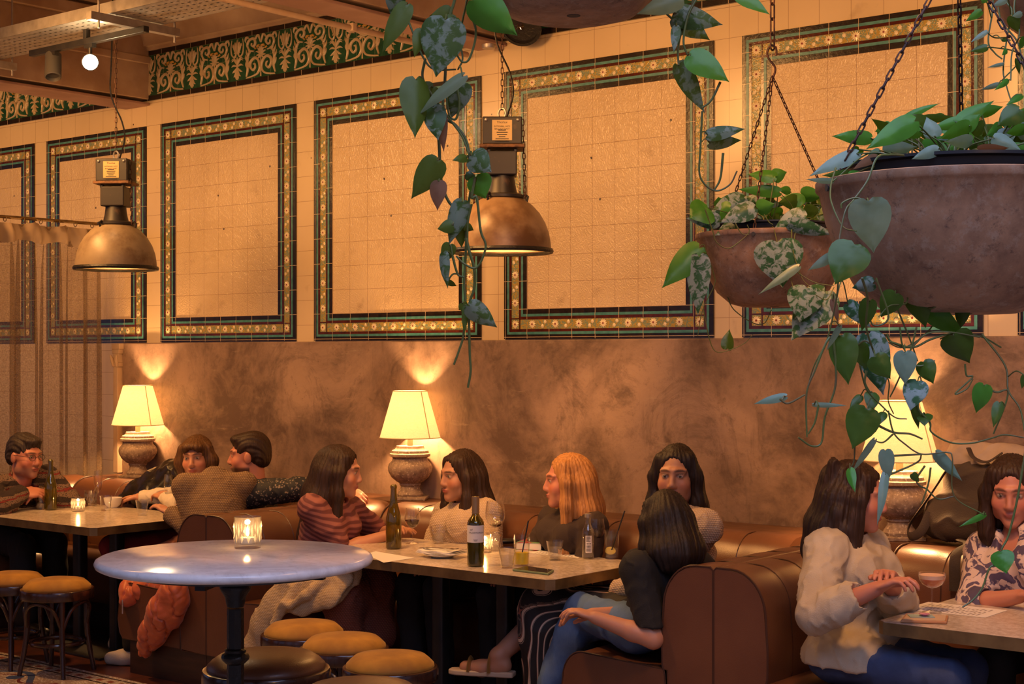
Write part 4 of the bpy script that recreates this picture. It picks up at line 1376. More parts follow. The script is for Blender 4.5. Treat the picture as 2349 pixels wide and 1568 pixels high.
def flat_thing(name, label, cat, quad, z, h, m, part=None, group=None, bevel=0, tz=TH):
    P = [at_z(a, b, z) for a, b in quad]
    c = sum(P, Vector()) / 4
    t = thing(name, label, cat, (c.x, c.y, z), 0, group)
    mb = MB(); mb.prism([Vector((q.x - c.x, q.y - c.y, 0)) for q in P], (0, 0, 0), (0, 0, h))
    mb.build(part or name + '_body', m, t, smooth=False, bevel=bevel)
    return t, [Vector((q.x - c.x, q.y - c.y, 0)) for q in P]


def printed(t, P, z, rows, cols=2, margin=.10, m='print', name='printed_text'):
    mb = MB(); A, B, C_, D = P

    def uv(u, v): return A.lerp(B, u).lerp(D.lerp(C_, u), v)
    for cidx in range(cols):
        for i in range(rows):
            v0 = margin + (1 - 2 * margin) * i / rows; v1 = v0 + (1 - 2 * margin) / rows * .42
            u0 = margin + (1 - 2 * margin) * cidx / cols; u1 = u0 + (1 - 2 * margin) / cols * random.uniform(.35, .85)
            mb.add([uv(u0, v0) + Vector((0, 0, z)), uv(u1, v0) + Vector((0, 0, z)), uv(u1, v1) + Vector((0, 0, z)), uv(u0, v1) + Vector((0, 0, z))], [(0, 1, 2, 3)])
    mb.build(name, MT[m], t, smooth=False, fix=False)


random.seed(5)
t, P = flat_thing('menu', 'blank-looking white paper menu at the round end of the middle table', 'menu', [(838, 1270), (862, 1264), (950, 1279), (880, 1290)], TH + .0008, .0006, MT['paper'], 'sheet')
t, P = flat_thing('menu', 'white paper menu under the water tumbler on the middle table', 'menu', [(1212, 1268), (1238, 1262), (1345, 1270), (1326, 1279)], TH + .0008, .0004, MT['paper'], 'sheet')
printed(t, [P[0], P[1], P[2], P[3]], .0008, 12)
# paperback
b0 = at_z(1218, 1262, TH)
t = thing('book', 'thick paperback with a red and green cover behind the orange juice', 'book', (at_z(1226, 1256, TH).x, at_z(1226, 1256, TH).y, TH + .0006), .35)
MB().box((0, 0, .0175), (.125, .178, .031)).build('pages', MT['paper'], t, smooth=False)
MT['cover'] = mat('red_green_cover', (.45, .05, .05), .4, c2=(.14, .30, .14), ns=22, lo=.48, hi=.52)
mb = MB().box((0, 0, .0340), (.130, .182, .002)).box((0, 0, .001), (.130, .182, .002)).box((-.064, 0, .0175), (.002, .182, .031)); mb.build('cover', MT['cover'], t, smooth=False)
# folded sunglasses case
p = at_z(1160, 1247, TH); t = thing('glasses_case', 'small black soft case behind the wine glasses', 'case', (p.x, p.y, TH + .0006), .9)
MB().ball((0, 0, .014), .014, 20, 12, (5.2, 2.2, 1)).build('case_body', MT['black'], t)
# phone
t, P = flat_thing('smartphone', 'smartphone in a sage green case at the edge of the middle table', 'phone', [(1175, 1309), (1207, 1302), (1271, 1311), (1258, 1319)], TH + .0008, .009, mat('sage_case', (.16, .22, .11), .5), 'case', bevel=.003)
mb = MB(); mb.prism([q * .93 for q in P], (0, 0, .0092), (0, 0, .0098)); mb.build('screen', mat('dark_screen', (.012, .012, .014), .06), t, smooth=False)
# plate with napkin and cutlery
p = at_z(1014, 1277, TH); p.z += .0006
plate(p, 'white side plate under the folded napkin on the middle table', .085)
nk = thing('napkin', 'folded white napkin lying on the side plate', 'napkin', p + Vector((0, 0, .0175)), .2)
mb = MB()
for k in range(4):
    w, d_ = .105 - .004 * k, .062 - .002 * k
    g = [(-w + i * w / 4 * 1.0, j * d_ - d_ / 1.0 * 0, .0) for i in range(9) for j in (-1, 1)]
    vs = []
    for i in range(9):
        x_ = -w + 2 * w * i / 8
        zb = .0035 * k + .016 * max(0, abs(x_) / w - .7) + .002 * math.sin(i * 1.3 + k)
        vs += [(x_, -d_, zb), (x_, d_, zb), (x_, -d_, zb + .0026), (x_, d_, zb + .0026)]
    fs = []
    for i in range(8): a = 4 * i; fs += [(a, a + 1, a + 5, a + 4), (a + 2, a + 6, a + 7, a + 3), (a, a + 4, a + 6, a + 2), (a + 1, a + 3, a + 7, a + 5)]
    fs += [(0, 2, 3, 1), (32, 33, 35, 34)]
    mb.add(vs, fs)
mb.build('folded_cloth', MT['napkin'], nk, auto=50)
fork(p + Vector((-.01, -.012, .036)), .25, 'steel fork on the folded napkin of the middle table')
fork(p + Vector((.005, .018, .036)), .32, 'steel knife on the folded napkin of the middle table', True)

# --- right table
t, P = flat_thing('menu', 'pale pink printed menu under the coupe', 'menu', [(2071, 1396), (2130, 1380), (2312, 1399), (2260, 1416)], TH + .0008, .0005, MT['paper'], 'sheet')
printed(t, P, .0009, 16, 3)
wineglass(2138, 1404, 'coupe of coral cocktail topped with pale foam', 'coupe', .62, 'pink', s=1.02)
t, P = flat_thing('smartphone', 'smartphone in a clear amber case below the coupe', 'phone', [(2066, 1428), (2078, 1412), (2176, 1417), (2172, 1431)], TH + .0008, .010, mat('amber_case', (.42, .20, .09), .3), 'case', bevel=.003)
mb = MB(); mb.prism([q * .9 for q in P], (0, 0, .0101), (0, 0, .0108)); ph = mb.build('back_cover', mat('pale_back', (.55, .40, .28), .3), t, smooth=False)
pp = t.location + Vector((-.018, .004, .0112))
c2 = thing('bank_card', 'pale blue bank card lying on the amber phone', 'card', pp, .62)
MB().box((0, 0, .0014), (.085, .054, .0024)).build('card', mat('pale_blue_card', (.30, .45, .46), .4), c2, smooth=False)
c3 = thing('phone_grip', 'round pink phone grip on top of the blue cards', 'phone grip', pp + Vector((.012, 0, .0033)))
MB().lathe([(0, 0), (.010, 0), (.010, .004), (.019, .006), (.020, .008), (.018, .009), (0, .009)], 28).build('disc', mat('iridescent_pink', (.50, .20, .36), .25), c3)
# --- candle on the round table
candle(568, 1256, 'cut glass candle holder alone on the round white table', 'lit tealight alone on the round white table', RZ, .098, .041, .0425, 1.0, True)
# ================================================================ SOFT FORMS: signed distance fields -> one continuous mesh
class SDF:
    def __init__(s, lo, hi, h):
        s.h = h
        s.lo = np.array(lo, float)
        s.n = np.maximum(4, np.ceil((np.array(hi, float) - s.lo) / h).astype(int) + 1)
        s.S = np.full(s.n, .06, np.float32)
        s.ax = [(s.lo[i] + h * np.arange(s.n[i])).astype(np.float32) for i in range(3)]

    def win(s, lo, hi, pad):
        a = np.clip(np.floor((np.array(lo) - pad - s.lo) / s.h).astype(int), 0, s.n)
        b = np.clip(np.ceil((np.array(hi) + pad - s.lo) / s.h).astype(int) + 1, 0, s.n)
        if np.any(b <= a): return None
        sl = tuple(slice(int(i), int(j)) for i, j in zip(a, b))
        X = s.ax[0][sl[0]][:, None, None]; Y = s.ax[1][sl[1]][None, :, None]; Z = s.ax[2][sl[2]][None, None, :]
        return sl, X, Y, Z

    def op(s, sl, d, k, sub):
        A = s.S[sl]
        if sub: A, d = -A, d
        if k > 0:
            h = np.maximum(k - np.abs(A - d), 0) / k
            r = np.minimum(A, d) - h * h * k * .25
        else: r = np.minimum(A, d)
        s.S[sl] = np.clip(-r if sub else r, -.06, .06)

    def cap(s, a, b, ra, rb=None, k=.02, sub=False, fl=1.0, fdir=None):
        rb = ra if rb is None else rb
        a = np.array(a, float); b = np.array(b, float)
        m = max(ra, rb)
        w = s.win(np.minimum(a, b) - m, np.maximum(a, b) + m, k + .03)
        if w is None: return s
        sl, X, Y, Z = w
        ba = b - a; L2 = max(1e-9, float(ba @ ba))
        px, py, pz = X - a[0], Y - a[1], Z - a[2]
        t = np.clip((px * ba[0] + py * ba[1] + pz * ba[2]) / L2, 0, 1)
        qx, qy, qz = px - t * ba[0], py - t * ba[1], pz - t * ba[2]
        d2 = qx * qx + qy * qy + qz * qz
        if fdir is not None:   # flattened along fdir
            f = qx * fdir[0] + qy * fdir[1] + qz * fdir[2]
            d2 = d2 + f * f * (1 / fl ** 2 - 1)
        s.op(sl, (np.sqrt(d2) - (ra + (rb - ra) * t)).astype(np.float32), k, sub)
        return s

    def chain(s, pts, rs, k=.02, **kw):
        for i in range(len(pts) - 1): s.cap(pts[i], pts[i + 1], rs[i], rs[i + 1], k, **kw)
        return s

    def ell(s, c, r, R=None, k=.02, sub=False):
        c = np.array(c, float); r = np.array(r, float)
        m = float(r.max())
        w = s.win(c - m, c + m, k + .03)
        if w is None: return s
        sl, X, Y, Z = w
        px, py, pz = X - c[0], Y - c[1], Z - c[2]
        if R is not None:
            R = np.array(R)   # columns = local axes in world
            px, py, pz = [px * R[0, i] + py * R[1, i] + pz * R[2, i] for i in range(3)]
        k0 = np.sqrt((px / r[0]) ** 2 + (py / r[1]) ** 2 + (pz / r[2]) ** 2) + 1e-9
        k1 = np.sqrt((px / r[0] ** 2) ** 2 + (py / r[1] ** 2) ** 2 + (pz / r[2] ** 2) ** 2) + 1e-9
        s.op(sl, (k0 * (k0 - 1) / k1).astype(np.float32), k, sub)
        return s

    def half(s, p, nrm):
        """cut away the side the normal points to"""
        nrm = np.array(nrm, float); nrm /= np.linalg.norm(nrm)
        d = (s.ax[0][:, None, None] - p[0]) * nrm[0] + (s.ax[1][None, :, None] - p[1]) * nrm[1] + (s.ax[2][None, None, :] - p[2]) * nrm[2]
        s.S = np.maximum(s.S, np.clip(d, -.06, .06).astype(np.float32))
        return s

    def mesh(s):
        S, n = s.S, s.n
        S[0], S[-1] = .06, .06; S[:, 0], S[:, -1] = .06, .06; S[:, :, 0], S[:, :, -1] = .06, .06
        ins = S < 0
        cnt = np.zeros(n - 1, np.int8)
        for i in (0, 1):
            for j in (0, 1):
                for k in (0, 1): cnt += ins[i:n[0] - 1 + i, j:n[1] - 1 + j, k:n[2] - 1 + k]
        act = np.argwhere((cnt > 0) & (cnt < 8))
        idx = np.full(n - 1, -1, np.int32)
        idx[tuple(act.T)] = np.arange(len(act))
        pos = np.zeros((len(act), 3)); num = np.zeros(len(act))
        cor = [(i, j, k) for i in (0, 1) for j in (0, 1) for k in (0, 1)]
        val = {c: S[act[:, 0] + c[0], act[:, 1] + c[1], act[:, 2] + c[2]].astype(float) for c in cor}
        for c in cor:
            for ax in range(3):
                if c[ax]: continue
                e = list(c); e[ax] = 1; e = tuple(e)
                a, b = val[c], val[e]
                m = (a < 0) != (b < 0)
                t = np.where(m, a / np.where(m, a - b, 1), 0)
                p = np.tile(np.array(c, float), (len(act), 1)); p[:, ax] = t
                pos[m] += p[m]; num[m] += 1
        V = s.lo + (act + pos / num[:, None]) * s.h
        F = []
        for ax in range(3):
            o1, o2 = (ax + 1) % 3, (ax + 2) % 3
            sl0 = [slice(None)] * 3; sl1 = [slice(None)] * 3
            sl0[ax] = slice(0, -1); sl1[ax] = slice(1, None)
            e = np.argwhere(ins[tuple(sl0)] != ins[tuple(sl1)])
            e = e[(e[:, o1] > 0) & (e[:, o2] > 0) & (e[:, o1] < n[o1] - 1) & (e[:, o2] < n[o2] - 1)]
            fw = ins[tuple(e.T)]
            q = []
            for d1, d2 in ((1, 1), (0, 1), (0, 0), (1, 0)):
                g = e.copy(); g[:, o1] -= d1; g[:, o2] -= d2
                q.append(idx[tuple(g.T)])
            q = np.stack(q, 1)
            q[~fw] = q[~fw][:, ::-1]
            F.append(q)
        F = np.concatenate(F)
        F = F[(F >= 0).all(1)]
        return V, F


def mesh_obj(name, V, F, m, parent=None, col=None, disp=None, uv=None):
    me = bpy.data.meshes.new(name)
    if disp is not None:
        me0 = me
        a = V[F[:, 1]] - V[F[:, 0]]; b = V[F[:, 3]] - V[F[:, 0]]
        fn = np.cross(a, b)
        vn = np.zeros_like(V)
        for i in range(4): np.add.at(vn, F[:, i], fn)
        vn /= np.linalg.norm(vn, axis=1)[:, None] + 1e-12
        V = V + vn * disp(V)[:, None]
    if parent is not None: V = V - np.array(parent.location)
    me.vertices.add(len(V)); me.vertices.foreach_set('co', V.astype(np.float32).ravel())
    me.loops.add(F.size); me.loops.foreach_set('vertex_index', F.ravel().astype(np.int32))
    me.polygons.add(len(F)); me.polygons.foreach_set('loop_start', np.arange(0, F.size, 4, dtype=np.int32)); me.polygons.foreach_set('loop_total', np.full(len(F), 4, np.int32))
    me.polygons.foreach_set('use_smooth', [True] * len(F))
    me.materials.append(m)
    if col is not None:
        at = me.color_attributes.new('col', 'FLOAT_COLOR', 'POINT')
        at.data.foreach_set('color', np.concatenate([col, np.ones((len(col), 1))], 1).astype(np.float32).ravel())
    me.update(); me.validate()
    o = bpy.data.objects.new(name, me); COL.objects.link(o)
    if parent is not None: o.parent = parent
    return o


def waves(seed, f, n_=5, st=(1, 1, 1)):
    r = np.random.RandomState(seed)
    K = r.normal(size=(n_, 3)); K /= np.linalg.norm(K, axis=1)[:, None]
    K *= f * r.uniform(.7, 1.4, (n_, 1)) * np.array(st); ph = r.uniform(0, 6.28, n_)
    return lambda V: np.sin(V @ K.T + ph).sum(1) / n_


def fabric_disp(seed, amp=.006, f=38, st=(1, 1, .7)):
    amp *= .75; f *= 1.35
    w1, w2 = waves(seed, f, 5, st), waves(seed + 9, f * 2.3, 5, st)
    def d(V):
        q = w1(V + .016 * np.stack([w2(V), w2(V + 1), w2(V + 2)], 1))
        r = 1 - np.clip(np.abs(q) * 2.4, 0, 1)
        return amp * (r ** 2.2 * 1.3 - .45) + amp * .22 * w2(V)
    return d


def puff_disp(seed, amp, f):
    w1, w2 = waves(seed, f, 4, (1, 1, 1.5)), waves(seed + 5, f * 2.6, 5)
    def d(V):
        q = w1(V + .012 * np.stack([w2(V), w2(V + 1), w2(V + 2)], 1))
        return -amp * 1.6 * (1 - np.clip(np.abs(q) * 2.6, 0, 1)) ** 3 + amp * .5 * np.abs(w2(V)) + amp * .2
    return d


def hair_disp(seed, amp=.0045, f=150):
    w1, w2 = waves(seed, f, 6, (1, 1, .10)), waves(seed + 3, 55, 5, (1, 1, .25))
    return lambda V: amp * w1(V) + amp * 1.3 * w2(V)


# ---------------------------------------------------------------- materials for people
n = N('skin')
at = n('Attribute', attribute_name='col').outputs['Color']
MT['skin'] = n.out(n.pbr(at, .48, 0, n.bump(n.noise(n.coord(), 120, 3), .05, .002), **{'Subsurface Weight': .12, 'Subsurface Radius': (.02, .008, .004), 'Subsurface Scale': .3}))


def hair_mat(name, c1, c2):
    n = N(name)
    s_ = n.noise(n.coord('Object', (130, 130, 7)), 1.0, 3)
    return n.out(n.pbr(n.mix(n.ramp(s_, .35, .65), c1, c2), .55, 0, n.bump(s_, .6, .004), **{'Specular IOR Level': .3}))


HAIR = {'dark': hair_mat('dark_brown_hair', (.022, .011, .007), (.042, .020, .012)), 'black': hair_mat('black_hair', (.012, .008, .007), (.026, .015, .012)),
        'brown': hair_mat('mid_brown_hair', (.13, .060, .022), (.06, .028, .013)), 'blonde': hair_mat('strawberry_blonde_hair', (.50, .24, .085), (.32, .14, .045)),
        'grey': hair_mat('greying_dark_hair', (.055, .04, .034), (.022, .015, .012))}


def cloth(name, col, c2=None, rough=.85, ns=6, bump=.2, bs=220, **kw): return mat(name, col, rough, 0, c2, ns, .38, .62, bump, bs, **kw)


def knit(name, col, c2, sc=150):
    n = N(name); v = n.coord()
    w1 = n('TexWave', {'Vector': v, 'Scale': sc / 6.28, 'Distortion': 1.0}, bands_direction='Z').outputs[1]
    w2 = n('TexWave', {'Vector': v, 'Scale': sc / 6.28, 'Distortion': 1.0}, bands_direction='DIAGONAL').outputs[1]
    h = n.math('MULTIPLY', w1, w2)
    return n.out(n.pbr(n.mix(h, c2, col), .9, 0, n.bump(h, .6, .004)))


n = N('striped_cardigan'); v = n.coord()
x, y, z = xyz(n)
zz = n.math('ADD', n.math('ADD', z, n.math('MULTIPLY', x, .25)), n.math('MULTIPLY', n.noise(v, 5, 2), .05))
q = n.math('FRACT', n.math('MULTIPLY', zz, 14.0))
c = n.mix(n.math('GREATER_THAN', q, .38), (.030, .018, .015), (.16, .10, .07))
c = n.mix(n.math('MULTIPLY', n.math('GREATER_THAN', q, .70), n.math('LESS_THAN', q, .82)), c, (.16, .015, .015))
c = n.mix(n.math('GREATER_THAN', n.noise(v, 120, 2), .58), c, (.02, .013, .012))
MT['cardi'] = n.out(n.pbr(c, .95, 0, n.bump(n.noise(v, 150, 2), .4, .003)))
n = N('dark_floral_shirt'); v = n.coord()
q = n('TexVoronoi', {'Vector': v, 'Scale': 70}).outputs['Distance']
q2 = n.noise(v, 45, 3)
c = n.mix(n.math('MULTIPLY', n.math('LESS_THAN', q, .38), n.math('GREATER_THAN', q2, .50)), (.010, .011, .017), (.20, .16, .13))
MT['floralshirt'] = n.out(n.pbr(c, .75))
n = N('paisley_blouse'); v = n.coord()
w = n('TexWave', {'Vector': v, 'Scale': 5, 'Distortion': 16, 'Detail': 2.5, 'Detail Scale': 1.6}, wave_type='RINGS').outputs[1]
q = n.noise(v, 16, 3)
c = n.mix(n.math('GREATER_THAN', w, .52), (.58, .44, .38), (.075, .055, .11))
c = n.mix(n.ramp(q, .48, .52), c, n.mix(n.math('GREATER_THAN', w, .3), (.10, .07, .13), (.62, .48, .42)))
MT['paisley'] = n.out(n.pbr(c, .7))
n = N('striped_skirt'); 
uvn = n('Attribute', attribute_name='col').outputs['Color']
su = n('SeparateXYZ', {0: uvn}).outputs[0]
q = n.math('FRACT', n.math('MULTIPLY', su, 1.0))
b1 = n.math('MULTIPLY', n.math('GREATER_THAN', q, .10), n.math('LESS_THAN', q, .24))
b2 = n.math('MULTIPLY', n.math('GREATER_THAN', q, .28), n.math('LESS_THAN', q, .31))
b3 = n.math('MULTIPLY', n.math('GREATER_THAN', q, .05), n.math('LESS_THAN', q, .075))
c = n.mix(b1, (.012, .010, .011), (.66, .48, .34)); c = n.mix(b3, c, (.34, .10, .06)); c = n.mix(b2, c, (.50, .38, .28))
MT['skirt'] = n.out(n.pbr(c, .7))
n = N('blue_denim'); v = n.coord()
c = n.mix(n.ramp(n.noise(v, 7, 4), .35, .7), (.045, .105, .24), (.10, .19, .36))
c = n.mix(n.math('MULTIPLY', n.noise(n.coord('Object', (300, 300, 60)), 1, 2), .35), c, (.20, .30, .45))
MT['denim'] = n.out(n.pbr(c, .85, 0, n.bump(n.noise(v, 350, 2), .3, .002)))
n = N('dark_denim'); v = n.coord()
c = n.mix(n.ramp(n.noise(v, 7, 4), .35, .7), (.018, .035, .095), (.04, .07, .17))
MT['denim2'] = n.out(n.pbr(c, .85, 0, n.bump(n.noise(v, 350, 2), .3, .002)))
MT['stitch'] = mat('denim_stitching', (.34, .36, .40), .8)
MT['creamknit'] = knit('cream_knit', (.60, .47, .34), (.44, .32, .22), 260)
MT['beigeknit'] = knit('beige_waffle_knit', (.33, .22, .12), (.15, .09, .05), 230)
MT['whitetop'] = cloth('white_long_sleeve', (.62, .54, .44))
MT['shirtcream'] = cloth('cream_shirt', (.52, .44, .32), (.42, .34, .24))
MT['blacktop'] = cloth('black_tee', (.008, .008, .010))
MT['brownblack'] = cloth('brown_black_top', (.035, .020, .016))
MT['blacktrouser'] = cloth('black_trousers', (.012, .011, .012))
MT['red'] = cloth('red_trousers', (.30, .022, .020))
MT['redtee'] = cloth('red_tee', (.40, .02, .02))
n = N('mauve_striped_tee'); x, y, z = xyz(n)
q = n.math('SINE', n.math('MULTIPLY', n.math('ADD', z, n.math('MULTIPLY', x, .5)), 210.0))
MT['mauve'] = n.out(n.pbr(n.mix(n.ramp(q, -.4, .4), (.30, .105, .085), (.13, .035, .035)), .8))
MT['rustknit'] = knit('rust_textured_skirt', (.30, .085, .045), (.13, .035, .02), 230)
MT['shoe'] = cloth('off_white_shoe', (.55, .46, .36))
MT['gold'] = mat('gold_leather', (.50, .30, .10), .3, .7)
MT['sole'] = mat('cream_sole', (.45, .36, .27), .6)
MT['specs'] = mat('spectacle_frame', (.02, .015, .013), .3)
SKIN = {'fair': (.50, .235, .145), 'rosy': (.50, .20, .13), 'tan': (.42, .20, .12)}


def V3(*a): return np.array(a, float)


def unit(v): return v / (np.linalg.norm(v) + 1e-12)


def rotz(a): return np.array([[math.cos(a), -math.sin(a), 0], [math.sin(a), math.cos(a), 0], [0, 0, 1]])


def ik(S, W, l1, l2, pole):
    d = W - S; L = np.linalg.norm(d)
    L2 = min(L, (l1 + l2) * .985)
    W = S + unit(d) * L2
    a = (l1 * l1 - l2 * l2 + L2 * L2) / (2 * L2)
    h = math.sqrt(max(1e-6, l1 * l1 - a * a))
    p = pole - unit(d) * (pole @ unit(d))
    return S + unit(d) * a + unit(p) * h, W


class Pose: pass


def pose(hip, yaw, lean=0, side=0, sc=1.0, male=False, head_yaw=None, head_pitch=0, head_roll=0, head_at=None, hands=(None, None), poles=(None, None), legs=None, twist=0):
    """yaw: direction the lap faces, measured from +x; lean forward; hands: wrist targets (left, right)"""
    P = Pose()
    P.sc, P.male = sc, male
    P.hip = np.array(hip, float)
    f = rotz(yaw) @ V3(1, 0, 0); l = rotz(yaw) @ V3(0, 1, 0); z = V3(0, 0, 1)
    up = unit(f * math.sin(lean) + z * math.cos(lean) + l * math.tan(side))
    ft = rotz(yaw + twist) @ V3(1, 0, 0)
    lt = rotz(yaw + twist) @ V3(0, 1, 0)
    lt = unit(lt - up * (lt @ up)); ft = np.cross(lt, up)
    P.f, P.l, P.up, P.ft, P.lt = f, l, up, ft, lt
    TL = .50 * sc
    if head_at is not None:
        nb = np.array(head_at, float) - z * .150 * sc - ft * .035
        up = unit(nb - P.hip); TL = float(np.linalg.norm(nb - P.hip))
        lt = unit(lt - up * (lt @ up)); ft = np.cross(lt, up)
        P.up, P.ft, P.lt = up, ft, lt
    P.ts = TL / (.50 * sc)
    P.waist = P.hip + up * .28 * TL
    P.chest = P.hip + up * .65 * TL + ft * .01
    P.neck = P.hip + up * TL
    w = .185 if male else .165
    P.sh = [P.neck - up * .055 * sc + lt * w * sc * s for s in (1, -1)]
    hy = yaw if head_yaw is None else head_yaw
    hc = P.neck + unit(up * .6 + z * .6 + ft * .12) * .165 * sc if head_at is None else np.array(head_at, float)
    P.head = hc
    R = rotz(hy - PI / 2)       # local y forward
    cp, sp = math.cos(head_pitch), math.sin(head_pitch)
    Rx = np.array([[1, 0, 0], [0, cp, -sp], [0, sp, cp]])
    cr, sr = math.cos(head_roll), math.sin(head_roll)
    Ry = np.array([[cr, 0, sr], [0, 1, 0], [-sr, 0, cr]])
    P.HR = R @ Rx @ Ry
    P.elb, P.wri = [None, None], [None, None]
    for i, s in enumerate((1, -1)):
        t = hands[i]
        if t is None: t = P.hip + f * .30 + l * s * .14 + z * .10
        t = np.array(t, float)
        po = poles[i] if poles[i] is not None else (l * s * .5 - z * .8 - f * .2)
        P.elb[i], P.wri[i] = ik(P.sh[i], t, .275 * sc, .245 * sc, np.array(po, float))
    P.hipj = [P.hip + l * .09 * s * sc - z * .01 for s in (1, -1)]
    P.knee, P.ank, P.toe = [None, None], [None, None], [None, None]
    for i, s in enumerate((1, -1)):
        lg = (legs or ({}, {}))[i] or {}
        P.knee[i] = np.array(lg.get('knee', P.hipj[i] + unit(f + l * s * .12) * .42 * sc - z * .02), float)
        P.ank[i] = np.array(lg.get('ank', V3(P.knee[i][0], P.knee[i][1], .09) - f * .03), float)
        P.toe[i] = np.array(lg.get('toe', V3(P.ank[i][0], P.ank[i][1], .035) + f * .17), float)
    return P


def HL(P, x, y, z): return P.head + P.HR @ (V3(x, y, z) * P.hs)


def head_sdf(g, P, male, g0=0.0):
    s = P.hs
    H = lambda x, y, z: HL(P, x, y, z)
    R = P.HR
    E = lambda c, r, k=.012, sub=False: g.ell(H(*c), V3(*r) * s + g0, R, k * s, sub)
    C = lambda a, b, ra, rb, k=.010, sub=False: g.cap(H(*a), H(*b), ra * s, rb * s, k * s, sub)
    E((0, -.014, .036), (.073, .094, .084))
    E((0, .022, -.012), (.064, .068, .082), .02)
    E((0, .040, -.060), (.047 if not male else .053, .048, .052), .025)
    E((0, .072, -.098), (.020, .017, .016), .025)
    for q in (1, -1):
        E((q * .040, .056, -.028), (.024, .026, .026), .02)
        E((q * .050, .014, -.066), (.016, .03, .03), .02)
        C((q * .012, .086, .030), (q * .046, .070, .028), .010, .008, .014)
        E((q * .031, .094, .008), (.017, .013, .011), .012, True)
        E((q * .031, .0745, .008), (.0135, .0135, .012), .004)
        C((q * .018, .089, .0165), (q * .045, .076, .0155), .0042, .0036, .004)
        E((q * .0098, .0945, -.033), (.0085, .010, .0075), .008)
        E((q * .076, -.006, -.006), (.010, .019, .031), .006)
    C((0, .084, .022), (0, .1035, -.026), .0080, (.0125 if male else .0108), .012)
    E((0, .0905, -.0555), (.022, .010, .0055), .006)
    E((0, .0885, -.0645), (.019, .010, .0065), .006)
    E((0, .101, -.0598), (.022, .006, .0016), .003, True)


def face_colors(P, V, base, beard=None, brow=(.03, .015, .01), lips=(.36, .085, .07)):
    L = ((V - P.head) @ P.HR) / P.hs
    col = np.tile(np.array(base, float), (len(V), 1))
    x, y, z = np.abs(L[:, 0]), L[:, 1], L[:, 2]
    near = (np.abs(L) < .16).all(1)

    def put(m, c, a):
        w = (np.clip(m, 0, 1) * a * near)[:, None]
        col[:] = col * (1 - w) + np.array(c) * w
    put(1.6 - np.sqrt(((x - .045) / .024) ** 2 + ((z + .028) / .020) ** 2) * 1.2, (base[0] * 1.02, base[1] * .72, base[2] * .66), .55 * (y > .03))
    put(1.8 - np.sqrt((x / .024) ** 2 + ((z + .060) / .011) ** 2) * 1.3, lips, .85 * (y > .075))
    put(2.2 - np.sqrt(((x - .031) / .021) ** 2 + ((z - .031 + (x - .031) ** 2 * 8) / .0052) ** 2) * 1.6, brow, .8 * (y > .05))
    ey = np.sqrt((x - .031) ** 2 + (z - .008) ** 2)
    put((.0115 - np.sqrt((x - .031) ** 2 * .75 + ((z - .008) * 1.7) ** 2)) / .002, (.42, .35, .30), 1.0 * (y > .060))
    put((.0062 - ey) / .0015, (.025, .013, .008), 1.0 * (y > .06))
    put(2.0 - np.sqrt(((x - .031) / .017) ** 2 + ((z - .0175) / .0032) ** 2) * 1.6, (.02, .01, .008), .8 * (y > .06))
    if beard is not None:
        m = np.clip((-.048 - z + .35 * (.075 - y) * 0) / .012, 0, 1) * (y > -.01) * (np.sqrt((x / .021) ** 2 + ((z + .060) / .0085) ** 2) > 1)
        m2 = np.clip(1.8 - np.sqrt((x / .030) ** 2 + ((z + .044) / .008) ** 2) * 1.4, 0, 1)
        put(np.maximum(m, m2), beard[0], beard[1] * (z > -.125))
    return col


def hand_sdf(g, W, d, nrm, side, sc=1.0, curl=.5, spread=.12, g0=0):
    """W wrist, d direction of the hand, nrm back of the hand, side: which way the thumb lies (+1: d x nrm)"""
    d = unit(d); nrm = unit(nrm - d * (nrm @ d)); t = np.cross(d, nrm) * side
    k = .010
    Pc = W + d * .045 * sc
    R = np.stack([t, d, nrm], 1)
    g.ell(Pc, V3(.040, .050, .0155) * sc, R, k)
    g.cap(W - d * .02, W + d * .03 * sc, .025 * sc, .024 * sc, k, fl=.75, fdir=nrm)
    for i, (o, ln, r) in enumerate(((.028, .072, .0090), (.010, .080, .0092), (-.009, .074, .0088), (-.026, .058, .0078))):
        a = W + d * (.085 - .004 * abs(i - 1)) * sc + t * o * sc
        ang = curl * (1 + .12 * i)
        d1 = unit(d * math.cos(ang * .6) - nrm * math.sin(ang * .6) + t * spread * (1.2 - i * .8) * .5)
        b = a + d1 * ln * .48 * sc
        d2 = unit(d * math.cos(ang * 1.5) - nrm * math.sin(ang * 1.5))
        c = b + d2 * ln * .32 * sc
        d3 = unit(d * math.cos(ang * 2.1) - nrm * math.sin(ang * 2.1))
        e = c + d3 * ln * .24 * sc
        g.cap(a - d * .02 * sc, a, .0105 * sc, r * 1.06 * sc, .008).cap(a, b, r * 1.05 * sc, r * .96 * sc, .004).cap(b, c, r * .96 * sc, r * .9 * sc, .003).cap(c, e, r * .9 * sc, r * .78 * sc, .003)
    a = W + d * .022 * sc + t * .026 * sc
    b = a + unit(d * .75 + t * .65 - nrm * .25) * .036 * sc
    c = b + unit(d * .95 + t * .15 - nrm * (.2 + curl * .3)) * .030 * sc
    e = c + unit(d * .95 - t * .1 - nrm * (.2 + curl * .5)) * .022 * sc
    g.cap(a, b, .0145 * sc, .0115 * sc, .010).cap(b, c, .0112 * sc, .0102 * sc, .004).cap(c, e, .0102 * sc, .0082 * sc, .003)


